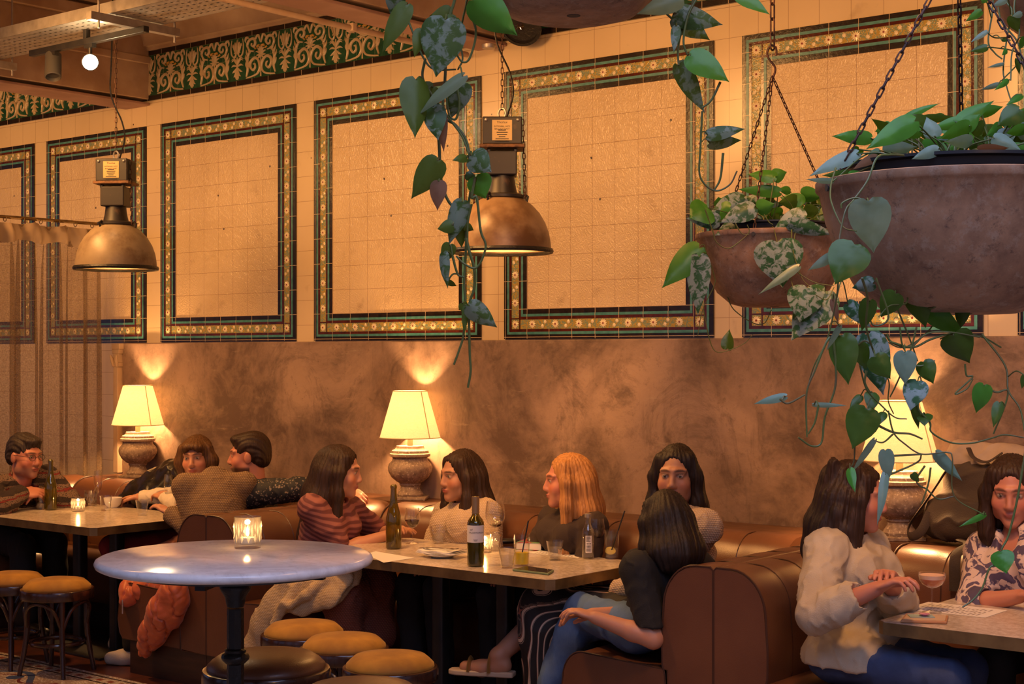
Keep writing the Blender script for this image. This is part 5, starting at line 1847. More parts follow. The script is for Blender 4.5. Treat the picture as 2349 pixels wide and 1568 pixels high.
def torso_sdf(g, P, off=0, k=.05, bust=True, kneck=True):
    s = P.sc; R = np.stack([P.lt, P.ft, P.up], 1); Rh = np.stack([P.l, P.f, V3(0, 0, 1)], 1)
    w = 1.10 if P.male else 1.0
    g.ell(P.hip - V3(0, 0, .005), V3(.160, .122, .088) * s + off, Rh, k)
    g.ell(P.waist + P.up * .04, V3(.122 * w, .094, .15 * P.ts) * s + off, R, k)
    g.ell(P.chest, V3(.142 * w, .102, .160 * P.ts) * s + off, R, k)
    g.cap(P.sh[0] + P.up * .005, P.sh[1] + P.up * .005, .054 * s + off, .054 * s + off, k * .8)
    if bust and not P.male:
        for q in (1, -1): g.ell(P.chest + P.ft * .075 * s + P.lt * .072 * s * q + P.up * .02, V3(.062, .055, .062) * s + off, R, .04)


def arm_sdf(g, P, i, off=0, upto=1.0, k=.03, foreoff=None):
    s = P.sc * (1.12 if P.male else 1.0)
    S, E, W = P.sh[i], P.elb[i], P.wri[i]
    if upto <= .5:
        E2 = S + (E - S) * (upto / .5)
        g.cap(S, E2, .052 * s + off, .045 * s + off * 1.2, k)
        return
    fo = off if foreoff is None else foreoff
    g.cap(S, E, .052 * s + off, .039 * s + off, k)
    t = (upto - .5) / .5
    M_ = E + (W - E) * min(t, .35); g.cap(E, M_, .040 * s + off, .039 * s + fo, .015)
    if t > .35: g.cap(M_, E + (W - E) * t, .039 * s + fo, (.039 - .013 * (t - .35) / .65) * s + fo, .015)


def leg_sdf(g, P, i, off=0, upto=1.0, k=.03, flare=0):
    s = P.sc * (1.08 if P.male else 1.0)
    g.cap(P.hipj[i], P.knee[i], .078 * s + off, .058 * s + off, k)
    A = P.knee[i] + (P.ank[i] - P.knee[i]) * upto
    g.cap(P.knee[i], P.knee[i] + (A - P.knee[i]) * .35, .060 * s + off, .056 * s + off, .02)
    g.cap(P.knee[i] + (A - P.knee[i]) * .35, A, .056 * s + off, (.056 - .019 * upto) * s + off + flare, .02)


def bounds(P, extra=()):
    pts = [P.hip, P.neck, P.head, *P.sh, *P.elb, *P.wri, *P.knee, *P.ank, *P.toe, *extra]
    a = np.array(pts)
    return a.min(0) - .19, a.max(0) + .21


def person(label, P, skin='fair', hs=1.0, beard=None, brow=None, hands=None, bare_legs=False, base=None):
    """the continuous body: head with a face, neck, torso, arms with fingers, legs and feet"""
    P.hs = hs
    lo, hi = bounds(P)
    P.lo, P.hi = lo, hi
    t = thing('person', label, 'person', (P.hip[0], P.hip[1], P.hip[2]), 0, None)
    P.t = t
    g = SDF(lo, hi, .0052)
    torso_sdf(g, P, -.004)
    for i in (0, 1):
        arm_sdf(g, P, i)
        leg_sdf(g, P, i)
        g.cap(P.ank[i], P.ank[i] - V3(0, 0, .045), .036, .034, .02)
        g.chain([P.ank[i] - V3(0, 0, .05) - unit(P.toe[i] - P.ank[i]) * .03, (P.ank[i] + P.toe[i]) / 2 - V3(0, 0, .03), P.toe[i]], [.034, .036, .026], .02)
        hd = (hands or (None, None))[i] or {}
        d = hd.get('d'); d = P.wri[i] - P.elb[i] if d is None else V3(*d)
        nr = hd.get('n'); nr = V3(0, 0, 1) if nr is None else V3(*nr)
        # thumb side: for the left hand palm down the thumb points to the right
        hand_sdf(g, P.wri[i], d, nr, hd.get('side', 1 if i == 0 else -1), P.sc * (1.06 if P.male else .96), hd.get('curl', .45))
    nb = P.neck - P.up * .01
    g.cap(nb, HL(P, 0, -.022, -.05), (.058 if P.male else .048) * P.sc, (.054 if P.male else .045) * hs, .03)
    head_sdf(g, P, P.male)
    V, F = g.mesh()
    col = face_colors(P, V, SKIN[skin], beard, brow or (.03, .015, .01))
    mesh_obj('body', V, F, MT['skin'], t, col)
    return t


def garment(P, name, m, fn, h=.008, seed=1, amp=.006, f=38, pad=0, label=None):
    g = SDF(P.lo - pad, P.hi + pad, h)
    fn(g)
    V, F = g.mesh()
    o = mesh_obj(name, V, F, m, P.t, None, fabric_disp(seed, amp, f) if amp else None)
    if label: o['label'] = label
    return o


def top(P, m, name='top', sleeve=1.0, off=.011, neck=.068, seed=1, hem=None, amp=.006, cuff=None, neckdrop=.0):
    def fn(g):
        torso_sdf(g, P, off)
        for i in (0, 1): arm_sdf(g, P, i, off + .002, sleeve, .022)
        g.cap(P.neck - P.up * .03, P.neck + P.up * .02, .064 * P.sc + off * .4, .060 * P.sc + off * .4, .03)
        g.cap(P.neck + P.up * .045 + P.ft * .01, P.neck + P.up * .12, neck * P.sc, neck * 1.2 * P.sc, .01, True)
        if neckdrop: g.ell(P.neck + P.ft * .075 * P.sc - P.up * (.0 + neckdrop * .5), V3(.045, .05, neckdrop) * P.sc, np.stack([P.lt, P.ft, P.up], 1), .01, True)
        if hem is not None and hem < 0:
            for i in (0, 1): g.cap(P.hipj[i], P.hipj[i] + (P.knee[i] - P.hipj[i]) * .30, .078 * P.sc + off, .072 * P.sc + off, .05)
        g.half(P.hip + V3(0, 0, (-.02 if hem is None else hem)), V3(0, 0, -1))
        # open the cuffs
        for i in (0, 1):
            if sleeve > .5:
                a = P.elb[i] + (P.wri[i] - P.elb[i]) * ((sleeve - .5) / .5)
                d = unit(P.wri[i] - P.elb[i])
            else:
                a = P.sh[i] + (P.elb[i] - P.sh[i]) * (sleeve / .5); d = unit(P.elb[i] - P.sh[i])
            g.cap(a + d * .046, a + d * .075, .046, .05, .004, True)
    return garment(P, name, m, fn, seed=seed, amp=amp)


def trousers(P, m, name='trousers', upto=.95, off=.010, seed=3, flare=.012, amp=.005):
    def fn(g):
        Rh = np.stack([P.l, P.f, V3(0, 0, 1)], 1)
        g.ell(P.hip - V3(0, 0, .003), V3(.160, .122, .086) * P.sc + off, Rh, .05)
        for i in (0, 1): leg_sdf(g, P, i, off, upto, .05, flare)
        g.half(P.hip + V3(0, 0, .085), V3(-.15 * P.f[0], -.15 * P.f[1], 1))
    return garment(P, name, m, fn, seed=seed, amp=amp, f=30)


def shoes(P, m, idx=(0, 1)):
    for i in idx:
        def fn(g):
            a, tt = P.ank[i], P.toe[i]
            dd = unit(V3(tt[0] - a[0], tt[1] - a[1], 0))
            g.chain([a - V3(0, 0, .045) - dd * .035, (a + tt) / 2 - V3(0, 0, .025), tt - V3(0, 0, .002) + dd * .01], [.046, .045, .036], .02)
            g.cap(a - V3(0, 0, .01), a - V3(0, 0, .04), .044, .046, .02)
            g.half(V3(0, 0, min(.002, a[2] - .088)), V3(0, 0, -1))
        garment(P, 'shoe', m, fn, .006, amp=0)


def hair(P, kind, style, seed=5, extra=None):
    s = P.hs
    def fn(g):
        R = P.HR
        E = lambda c, r, k=.02, sub=False: g.ell(HL(P, *c), V3(*r) * s, R, k, sub)
        C = lambda pts, rs, k=.03: g.chain([HL(P, *p) for p in pts], [r * s for r in rs], k)
        if style == 'short':
            E((0, -.018, .046), (.081, .100, .086)); E((0, -.06, -.005), (.070, .056, .062), .03)
            E((0, .060, .092), (.052, .034, .020), .03)
            E((0, .088, -.020), (.068, .080, .078), .012, True)
            E((0, .02, -.085), (.095, .10, .05), .02, True)
            for q in (1, -1): E((q * .078, .005, -.008), (.02, .030, .036), .008, True)
        else:
            E((0, -.016, .042), (.081, .101, .088))
            E((0, -.05, -.02), (.074, .058, .085), .035)
            if style == 'bob':
                for q in (1, -1): C([(q * .070, .015, .05), (q * .088, .012, -.02), (q * .080, .022, -.105)], [.030, .034, .026])
                C([(0, -.075, 0), (0, -.085, -.10)], [.06, .055])
                E((0, .074, .066), (.058, .030, .026), .03)
                E((0, .100, -.024), (.054, .064, .086), .014, True)
            else:
                L = {'long': .30, 'verylong': .40, 'mid': .20, 'curly': .26}[style]
                for q in (1, -1):
                    fwd = .020 if style != 'curly' else .010
                    C([(q * .062, .030, .075), (q * .086, .018, .0), (q * .090, fwd, -.10), (q * (.085 + (.02 if style == 'curly' else 0)), fwd + .01, -L * .75), (q * .070, fwd + .02, -L)], [.020, .023, .027, .027, .012])
                C([(0, -.07, .0), (0, -.095, -.12), (0, -.10, -L * .8), (0, -.09, -L * 1.05)], [.062, .062, .054, .022], .05)
                for q in (1, -1): C([(q * .05, -.06, -.02), (q * .065, -.075, -.14), (q * .06, -.08, -L)], [.048, .046, .018], .05)
                if style == 'curly':
                    r = np.random.RandomState(4)
                    for i in range(46):
                        a = r.uniform(0, 6.28); z_ = r.uniform(-L, .11); rad = .074 + .03 * (z_ < 0)
                        p = (rad * math.cos(a), rad * math.sin(a) - .03, z_)
                        if p[1] > .045 and z_ < .07: continue
                        E(p, (.020, .020, .030), .025)
                E((0, .106, -.014), (.061, .074, .104), .016, True)
                E((0, .05, -.14), (.048, .07, .06), .02, True)
    lo, hi = P.head - .16, P.head + .16
    lo = lo - V3(.12, .12, .40)
    hi = hi + V3(.12, .12, .02)
    g = SDF(lo, hi, .006)
    fn(g)
    if extra: extra(g)
    V, F = g.mesh()
    def strands(V):
        L = ((V - P.head) @ P.HR) / P.hs
        th = np.arctan2(L[:, 0], -(L[:, 1] + .01)) if style != 'short' else np.arctan2(L[:, 0], L[:, 2] + .12) * 1.6
        w = waves(seed, 22, 4, (1, 1, .6))(V) * 1.5
        v = L[:, 2] * 6 if style != 'short' else L[:, 1] * 6
        return .0022 * np.sin(th * 29 + w * 2 + v) + .0016 * np.sin(th * 61 - w * 3 + v * .5) + .0045 * waves(seed + 3, 50, 5, (1, 1, .35))(V)
    mesh_obj('hair', V, F, HAIR[kind], P.t, None, strands)


def spectacles(P):
    mb = MB()
    for q in (1, -1):
        mb.tube([HL(P, q * .032 + .021 * math.cos(a), .098, .006 + .017 * math.sin(a)) for a in [2 * PI * i / 20 for i in range(20)]], .0014, 6, closed=True)
        mb.tube([HL(P, q * .053, .096, .010), HL(P, q * .076, .05, .012), HL(P, q * .084, -.01, .010)], .0013, 6)
    mb.tube([HL(P, -.011, .099, .008), HL(P, 0, .103, .012), HL(P, .011, .099, .008)], .0013, 6)
    mb.v = [tuple(Vector(v) - P.t.location) for v in mb.v]
    mb.build('spectacles', MT['specs'], P.t)


SEAT = .475
HZs = SEAT + .110
# ---- 1 the man in glasses, leaning on the curtain-side table
P = pose((-8.57, -1.12, HZs), .12, .62, 0, 1.02, True, head_yaw=.12, head_pitch=-.10, head_at=at_x(58, 1046, -8.22), hands=(at_x(86, 1128, -8.16), at_x(52, 1130, -8.13)), poles=(V3(.1, 1, -.25), V3(.1, -1, -.25)), legs=({'knee': (-8.13, -1.02, .53), 'ank': (-8.10, -1.02, .09)}, {'knee': (-8.13, -1.24, .53), 'ank': (-8.08, -1.26, .09)}))
person('person in glasses and a striped cardigan, leaning on the table with clasped hands', P, 'rosy', 1.10, ((.30, .20, .15), .45), (.035, .02, .015),
       hands=({'d': (.35, -.85, -.05), 'n': (.55, .1, .85), 'curl': .55}, {'d': (.45, .85, -.02), 'n': (.6, -.1, .8), 'curl': .5}))
hair(P, 'grey', 'short', 3)
top(P, MT['cardi'], 'cardigan', .97, .020, .072, 11, amp=.009, neckdrop=.10)


def tee(g): torso_sdf(g, P, .004, .04); g.half(P.hip + V3(0, 0, .05), V3(0, 0, -1)); g.cap(P.neck + P.up * .045, P.neck + P.up * .14, .062, .08, .01, True)


garment(P, 'tee_shirt', MT['redtee'], tee, .008, 4, .002)
trousers(P, MT['blacktrouser'], off=.012); shoes(P, MT['black'])
spectacles(P)

# ---- 2 the woman in the white top with red trousers
P = pose((-7.20, -.73, HZs), -2.75, .12, 0, .98, False, head_yaw=-1.02, head_pitch=-.05, head_roll=.06, head_at=at_y(452, 1050, -.73), twist=.6, hands=(at_z(300, 1138, .80), at_z(282, 1147, .785)), poles=(V3(.3, -.3, -1), V3(-.6, .4, -.6)), legs=({'knee': (-7.44, -1.10, .57), 'ank': (-7.20, -1.06, .09), 'toe': (-7.32, -1.16, .035)}, {'knee': (-7.54, -1.00, .57), 'ank': (-7.30, -1.00, .09), 'toe': (-7.42, -1.08, .035)}))
person('person with a brown bob, white top and red trousers', P, 'fair', 1.05, hands=({'curl': .6}, {'curl': .5}))
hair(P, 'brown', 'bob', 6); top(P, MT['whitetop'], 'long_sleeved_top', .93, .010, .07, 12, neckdrop=.07)
trousers(P, MT['red']); shoes(P, MT['shoe'])

# ---- 3 the bearded man
P = pose((-6.64, -.71, HZs), -2.55, -.02, 0, 1.10, True, head_yaw=-2.45, head_pitch=-.04, head_at=at_y(571, 1046, -.70), hands=(at_y(862, 1124, -.42), (-7.0, -1.0, .62)), poles=(V3(.2, -.5, .3), None), legs=({'knee': (-6.78, -1.16, .54)}, {'knee': (-6.95, -1.05, .54)}))
person('bearded person in a dark floral shirt, one arm stretched along the bench back', P, 'rosy', 1.08, ((.055, .022, .012), .92), (.03, .014, .01), hands=({'d': (1, .10, -.28), 'n': (-.1, -.5, .86), 'curl': .75}, {'curl': .4}))
hair(P, 'dark', 'short', 8); top(P, MT['floralshirt'], 'shirt', .90, .014, .066, 13, amp=.007)
trousers(P, MT['blacktrouser']); shoes(P, MT['black'])

# ---- 4 the person in the waffle knit jumper, bent over the table with the back turned
P = pose((-6.47, -1.13, HZs), 2.50, .50, 0, .95, False, head_yaw=2.5, head_pitch=-.75, head_at=None, hands=((-6.84, -1.16, .81), (-6.86, -.94, .81)), poles=(V3(.3, .0, -1), V3(.3, .1, -1)), legs=({'knee': (-6.90, -1.34, .55), 'ank': (-6.88, -1.37, .09), 'toe': (-6.98, -1.43, .035)}, {'knee': (-6.94, -1.10, .53), 'ank': (-6.96, -1.15, .09)}))
P.head = P.neck + P.ft * .16 + P.up * .0 + V3(0, 0, -.03)
person('person in a beige waffle knit jumper with the back turned, bowed over the table', P, 'fair', 1.02, hands=({'curl': .4}, {'curl': .4}))
hair(P, 'brown', 'short', 9); top(P, MT['beigeknit'], 'jumper', .95, .022, .062, 14, amp=.004)
trousers(P, MT['blacktrouser']); shoes(P, MT['shoe'])

# ---- 5 the woman in the mauve striped tee reaching over the middle table
P = pose((-5.66, -1.20, HZs), .12, .36, 0, .97, False, head_yaw=.62, head_pitch=-.12, head_at=at_y(778, 1082, -1.14), hands=(at_z(905, 1214, .80), at_z(890, 1226, .785)), poles=(V3(-.3, .9, -.6), V3(-.4, -.7, -.7)), legs=({'knee': (-5.28, -1.14, .57), 'ank': (-5.24, -1.16, .09)}, {'knee': (-5.28, -1.36, .57), 'ank': (-5.26, -1.40, .09)}))
person('person with long dark hair in a mauve striped tee, forearms on the middle table', P, 'fair', 1.05, hands=({'curl': .4}, {'curl': .4}), bare_legs=True)
hair(P, 'dark', 'verylong', 10); top(P, MT['mauve'], 'striped_tee', .40, .014, .072, 15)


def sk(g):
    Rh = np.stack([P.l, P.f, V3(0, 0, 1)], 1)
    g.ell(P.hip + V3(0, 0, .004), V3(.18, .14, .10), Rh, .05)
    for i in (0, 1):
        g.cap(P.hipj[i], P.knee[i], .096, .088, .06)
        g.cap(P.knee[i], P.knee[i] - V3(0, 0, .24) + P.f * .02, .088, .090, .08)
    g.cap(P.knee[0] - V3(0, 0, .04), P.knee[1] - V3(0, 0, .04), .08, .08, .06)
    g.half(P.hip + V3(0, 0, .10), V3(0, 0, 1)); g.half(V3(0, 0, .25), V3(0, 0, -1))


garment(P, 'skirt', MT['rustknit'], sk, .008, 5, .012, 26)
shoes(P, MT['black'])

# ---- 6 the woman in the cream knit on the wall bench
P = pose((-5.06, -.69, HZs), -1.75, .10, 0, .98, False, head_yaw=-1.85, head_pitch=-.05, head_at=at_y(1056, 1092, -.71), hands=((-4.96, -.98, .66), (-5.12, -.98, .66)), legs=({'knee': (-4.92, -1.08, .57), 'ank': (-4.92, -1.04, .09)}, {'knee': (-5.10, -1.08, .57), 'ank': (-5.10, -1.04, .09)}))
person('person with dark hair in a cream knit jumper, behind the labelled wine bottle', P, 'tan', 1.05, hands=({'curl': .4}, {'curl': .4}))
hair(P, 'dark', 'mid', 12); top(P, MT['creamknit'], 'jumper', .95, .020, .066, 16, amp=.007)
trousers(P, MT['blacktrouser']); shoes(P, MT['black'])

# ---- 7 the blonde woman
P = pose((-4.42, -.69, HZs), -1.85, .08, 0, .97, False, head_yaw=-2.36, head_pitch=-.03, head_at=at_y(1302, 1104, -.72), hands=((-4.42, -.98, .66), (-4.58, -.98, .66)), legs=({'knee': (-4.44, -1.06, .57), 'ank': (-4.46, -1.02, .09)}, {'knee': (-4.60, -1.06, .57), 'ank': (-4.62, -1.02, .09)}))
person('person with very long strawberry blonde hair in profile, behind the middle table', P, 'rosy', 1.05, hands=({'curl': .4}, {'curl': .4}))
hair(P, 'blonde', 'verylong', 13); top(P, MT['brownblack'], 'short_sleeved_top', .40, .012, .068, 17)
trousers(P, MT['blacktrouser']); shoes(P, MT['black'])

# ---- 8 the woman in the white jumper and striped skirt
P = pose((-3.62, -.94, HZs), PI + .42, .06, 0, 1.0, False, head_yaw=-1.16, head_pitch=-.02, head_at=at_y(1551, 1092, -.98), hands=((-3.86, -1.10, .66), (-3.86, -.80, .66)), twist=.70, legs=({'knee': (-4.15, -1.24, .58), 'ank': (-4.15, -1.25, .09), 'toe': (-4.29, -1.31, .03)}, {'knee': (-4.18, -1.10, .58), 'ank': (-4.36, -1.30, .35), 'toe': (-4.50, -1.36, .296)}))
person('person with long black hair in a white jumper and black striped skirt', P, 'tan', 1.06, hands=({'curl': .4}, {'curl': .4}))
hair(P, 'black', 'long', 14); top(P, MT['creamknit'], 'jumper', .97, .022, .070, 18, amp=.006)
g = SDF(P.lo, P.hi, .008)
Rh = np.stack([P.l, P.f, V3(0, 0, 1)], 1)
g.ell(P.hip + V3(0, 0, .006), V3(.18, .14, .098), Rh, .05)
for i in (0, 1):
    g.cap(P.hipj[i], P.knee[i], .092, .090, .07)
    g.cap(P.knee[i], P.knee[i] * V3(1, 1, 0) + V3(.02, 0, .26), .095, .105, .08)
g.cap(P.knee[0] - V3(0, 0, .10), P.knee[1] - V3(0, 0, .14), .10, .10, .06)
g.half(P.hip + V3(0, 0, .10), V3(0, 0, 1)); g.half(V3(0, 0, .24), V3(0, 0, -1))
V, F = g.mesh()
# stripes run down the cloth: a coordinate across the lap that carries on over the knee
dx_, dy_ = V[:, 0] - P.knee[0][0], V[:, 1] - P.knee[0][1]
a_ = .70 - V[:, 2]; b_ = .913 * dx_ + .408 * dy_ + .15
h_ = np.clip(.08 - np.abs(a_ - b_), 0, None) / .08
u = (np.minimum(a_, b_) - h_ ** 2 * .02 + .8 * (-.408 * dx_ + .913 * dy_)) / .028 + .08 * waves(3, 20)(V)
mesh_obj('skirt', V, F, MT['skirt'], P.t, np.stack([u % 50 + 50, u * 0, u * 0], 1), fabric_disp(7, .010, 26))
for i in (0, 1):
    mb = MB(); a, b = P.ank[i], P.toe[i]
    dd = unit(V3(b[0] - a[0], b[1] - a[1], 0)); ss = V3(-dd[1], dd[0], 0)
    zb = a[2] - .088
    m = []
    for (u_, w) in ((-.075, .030), (-.05, .036), (.05, .036), (.12, .044), (.19, .040), (.225, .022)):
        m.append((u_, w))
    poly = [a * V3(1, 1, 0) + dd * u_ + ss * w for u_, w in m] + [a * V3(1, 1, 0) + dd * u_ - ss * w for u_, w in reversed(m)]
    mb.prism([tuple(q - np.array(P.t.location) * V3(1, 1, 0) + V3(0, 0, zb - P.t.location.z)) for q in poly], (0, 0, 0), (0, 0, .024))
    so = mb.build('sandal_sole', MT['sole'], P.t, bevel=.006)
    for u_ in (.03, .125):
        mb = MB()
        c0 = a * V3(1, 1, 0) + dd * u_ + V3(0, 0, zb + .02)
        hh = .075 if u_ < .1 else .052
        mb.tube([tuple(c0 + ss * (.044 * math.cos(q)) + V3(0, 0, hh * math.sin(q)) - np.array(P.t.location)) for q in [PI * j / 10 for j in range(11)]], .014, 8, flat=.25)
        mb.build('sandal_strap', MT['gold'], P.t)

# ---- 9 the woman in black with her back turned
P = pose((-3.54, -1.31, HZs), PI - .22, .36, .0, 1.0, False, head_yaw=2.55, head_pitch=-.30, head_at=at_d(1528, 1196, 6.23), hands=(at_d(1366, 1416, 6.10), at_d(1360, 1408, 6.24)), poles=(V3(.15, -.25, -1), V3(0, .3, -1)), legs=({'knee': (-3.90, -1.30, .60), 'ank': (-4.03, -1.36, .26), 'toe': (-4.16, -1.42, .20)}, {'knee': (-3.96, -1.24, .54), 'ank': (-3.97, -1.24, .09)}))
person('person with dark hair, black top and blue jeans, back turned', P, 'fair', .98, hands=({'curl': .5}, {'curl': .5}))
hair(P, 'black', 'mid', 15); top(P, MT['blacktop'], 'black_top', .55, .018, .060, 19, hem=.03)
tro = trousers(P, MT['denim'], 'jeans', .93, .014, 3, .010, .006)
mb = MB()
L0 = np.array(P.t.location)
for q in (1, -1):
    c0 = P.hip - P.f * .115 + P.l * q * .085 + V3(0, 0, -.01)
    for a, b in (((-.05, .05), (.05, .045)), ((.05, .045), (.045, -.05)), ((.045, -.05), (0, -.07)), ((0, -.07), (-.05, -.05)), ((-.05, -.05), (-.05, .05))):
        mb.tube([tuple(c0 + P.l * u_ + V3(0, 0, w_) - P.f * (.022 - abs(u_ + .085 * q) * .35) - L0) for u_, w_ in (a, ((a[0] + b[0]) / 2, (a[1] + b[1]) / 2), b)], .0022, 5)
mb.build('pocket_stitching', MT['stitch'], P.t)
shoes(P, MT['black'])

# ---- 10 the woman in the cream shirt
P = pose((-2.66, -1.32, HZs), .02, .22, 0, 1.02, False, head_yaw=.42, head_pitch=-.12, head_at=at_d(1962, 1140, 5.72), hands=(at_d(2040, 1330, 5.45), at_d(2010, 1350, 5.30)), poles=(V3(-.2, .9, -.6), V3(-.3, -.6, -.8)), legs=({'knee': (-2.22, -1.26, .56)}, {'knee': (-2.20, -1.46, .56)}))
person('person with dark curly hair in a cream shirt and dark blue jeans', P, 'rosy', 1.06, hands=({'curl': .6}, {'curl': .6}))
hair(P, 'dark', 'curly', 16); top(P, MT['shirtcream'], 'shirt', .80, .026, .070, 20, hem=-.035, amp=.008)
trousers(P, MT['denim2'], 'jeans'); shoes(P, MT['black'])

# ---- 11 the woman in the paisley blouse
P = pose((-2.10, -.70, HZs), -1.70, .12, 0, 1.0, False, head_yaw=-1.30, head_pitch=-.22, head_at=at_y(2322, 1126, -.76), hands=((-1.86, -1.00, .80), (-2.13, -1.00, .80)), poles=(V3(.8, 0, -.6), V3(-.8, 0, -.6)), legs=({'knee': (-1.98, -1.10, .57)}, {'knee': (-2.18, -1.10, .57)}))
person('person with auburn hair in a blue and white paisley blouse beneath the backpack', P, 'rosy', 1.08, hands=({'curl': .4}, {'curl': .4}))
hair(P, 'dark', 'mid', 17); top(P, MT['paisley'], 'blouse', .60, .022, .072, 21, neckdrop=.10)
trousers(P, MT['blacktrouser']); shoes(P, MT['black'])

# ================================================================ COATS AND BAGS
def soft(name, label, cat, m, lo, hi, fn, h=.007, seed=1, amp=.007, f=32, part='cloth', puffy=False):
    g = SDF(np.array(lo), np.array(hi), h)
    fn(g)
    V, F = g.mesh()
    dfn = (puff_disp if puffy else fabric_disp)(seed, amp, f)
    c = V.mean(0); c[2] = V[:, 2].min()
    t = thing(name, label, cat, c)
    mesh_obj(part, V, F, m, t, None, dfn)
    return t


def px(a, b, d): return np.array(at_d(a, b, d))


# orange puffer jacket over the front bench
MT['puffer'] = mat('orange_nylon', (.58, .125, .035), .45, c2=(.48, .095, .028), ns=9, bump=.25, bs=35, **{'Sheen Weight': .2})
yj = -1.45


def jy(a, b, y=-1.5): return np.array(at_y(a, b, y))


def puff(g):
    g.chain([jy(395, 1335, -1.40), jy(330, 1338, -1.42), jy(300, 1352, -1.47), jy(288, 1378, -1.53)], [.050, .055, .055, .030], .03)
    g.chain([jy(405, 1330, -1.50), jy(398, 1360, -1.56), jy(378, 1400, -1.57), jy(352, 1450, -1.56), jy(338, 1478, -1.555)], [.055, .068, .082, .070, .050], .03)
    g.chain([jy(338, 1478, -1.555), jy(332, 1492, -1.55)], [.040, .036], .004)
    g.chain([jy(400, 1345, -1.44), jy(350, 1345, -1.42), jy(310, 1362, -1.49)], [.06, .06, .05], .04)
    g.chain([jy(410, 1380, -1.55), jy(395, 1420, -1.55)], [.05, .045], .03)


t = soft('jacket', 'orange padded jacket draped over the front end of a booth bench', 'jacket', MT['puffer'], jy(300, 1500, -1.35) - .35, jy(380, 1320, -1.6) + .35, puff, .0055, 3, .011, 42, 'padded_shell', True)
mb = MB(); mb.tube([tuple(jy(281, 1375 + i * 8, -1.56) - np.array(t.location)) for i in range(5)], .004, 6); mb.build('zip', MT['steel'], t)
# cream cardigan draped over the middle booth bench
MT['creamcardi'] = knit('cream_ribbed_knit', (.60, .46, .28), (.46, .33, .18), 300)


def cardi(g):
    F_ = dict(fl=.42, fdir=(.2, -.95, .2))
    g.chain([jy(800, 1312, -1.40), jy(760, 1335, -1.46), jy(720, 1362, -1.50), jy(690, 1380, -1.52)], [.075, .10, .085, .05], .04, **F_)
    g.chain([jy(785, 1325, -1.45), jy(755, 1372, -1.53), jy(700, 1392, -1.54), jy(660, 1393, -1.55)], [.06, .045, .035, .025], .03, **F_)
    g.chain([jy(720, 1318, -1.44), jy(665, 1345, -1.52), jy(628, 1385, -1.56), jy(600, 1430, -1.57), jy(582, 1480, -1.56), jy(580, 1500, -1.56)], [.075, .075, .068, .065, .062, .060], .03, **F_)
    g.chain([jy(690, 1340, -1.51), jy(655, 1385, -1.575), jy(630, 1430, -1.59)], [.032, .026, .018], .02)
    g.chain([jy(750, 1330, -1.50), jy(700, 1365, -1.565), jy(668, 1388, -1.58)], [.030, .026, .016], .02)


soft('cardigan', 'cream ribbed cardigan hanging off the bench beside the rust skirt', 'cardigan', MT['creamcardi'], jy(570, 1500, -1.35) - .3, jy(810, 1300, -1.6) + .3, cardi, .0060, 5, .011, 22, 'knitted_cloth')
# black leather jacket beside the lamp
MT['blackleather'] = mat('black_leather', (.012, .010, .009), .3, c2=(.03, .02, .014), ns=8, bump=.3, bs=22)


def lj(g):
    g.chain([jy(425, 1072, -.50), jy(395, 1080, -.49), jy(352, 1102, -.49), jy(315, 1124, -.52), jy(286, 1142, -.56)], [.055, .062, .066, .056, .04], .05)
    g.chain([jy(400, 1095, -.50), jy(355, 1128, -.54), jy(320, 1148, -.58)], [.07, .07, .05], .05)
    g.half(V3(0, -.30, 0), V3(0, 1, 0))


soft('jacket', 'black leather jacket slung over the bench corner beside the white top', 'jacket', MT['blackleather'], jy(280, 1160, -.5) - .25, jy(430, 1040, -.5) + .25, lj, .007, 6, .009, 34, 'leather_shell')
# backpack on the ledge
MT['bagcanvas'] = mat('dark_brown_canvas', (.045, .028, .018), .8, c2=(.03, .02, .014), ns=6, bump=.2, bs=180)
MT['baglight'] = mat('pale_grey_canvas', (.36, .27, .20), .7, c2=(.28, .21, .16), ns=6)
bo = at_y(2215, 1248, -.30)
bo.z = .884
bg = thing('backpack', 'dark canvas backpack with a pale flap leaning on the wall by the vine-covered lamp', 'backpack', bo, .0)


def bag(g):
    o = np.array(bo)
    g.chain([o + V3(-.13, .12, .10), o + V3(.10, .12, .10)], [.10, .12], .05)
    g.chain([o + V3(-.08, .17, .26), o + V3(.13, .17, .25)], [.09, .10], .06)
    g.ell(o + V3(.0, .12, .06), (.24, .12, .085), None, .05)
    g.half(o + V3(0, .265, 0), V3(0, 1, 0)); g.half(o + V3(0, 0, .001), V3(0, 0, -1))


g = SDF(np.array(bo) - .4, np.array(bo) + .55, .008); bag(g); V, F = g.mesh(); mesh_obj('canvas_body', V, F, MT['bagcanvas'], bg, None, fabric_disp(2, .010, 26))
g = SDF(np.array(bo) - .4, np.array(bo) + .55, .008); o_ = np.array(bo)
g.chain([o_ + V3(-.10, .19, .33), o_ + V3(.15, .19, .31)], [.075, .08], .04); g.chain([o_ + V3(-.12, .20, .40), o_ + V3(.16, .20, .38)], [.03, .03], .04)
g.half(o_ + V3(0, .262, 0), V3(0, 1, 0)); V, F = g.mesh(); mesh_obj('pale_flap', V, F, MT['baglight'], bg, None, fabric_disp(4, .008, 30))
mb = MB()
mb.tube(bez([(-.03, .10, .40), (.0, .085, .36), (.06, .08, .345), (.12, .10, .385)], 6), .013, 8, flat=.3)
mb.build('carry_handle', MT['bagcanvas'], bg)
mb = MB()
mb.tube(bez([(-.10, .08, .33), (-.20, .06, .17), (-.27, .04, .06), (-.25, .0, .015), (-.20, .0, .04), (-.17, .03, .12)], 7), .020, 8, flat=.22)
mb.build('shoulder_strap', MT['bagcanvas'], bg)
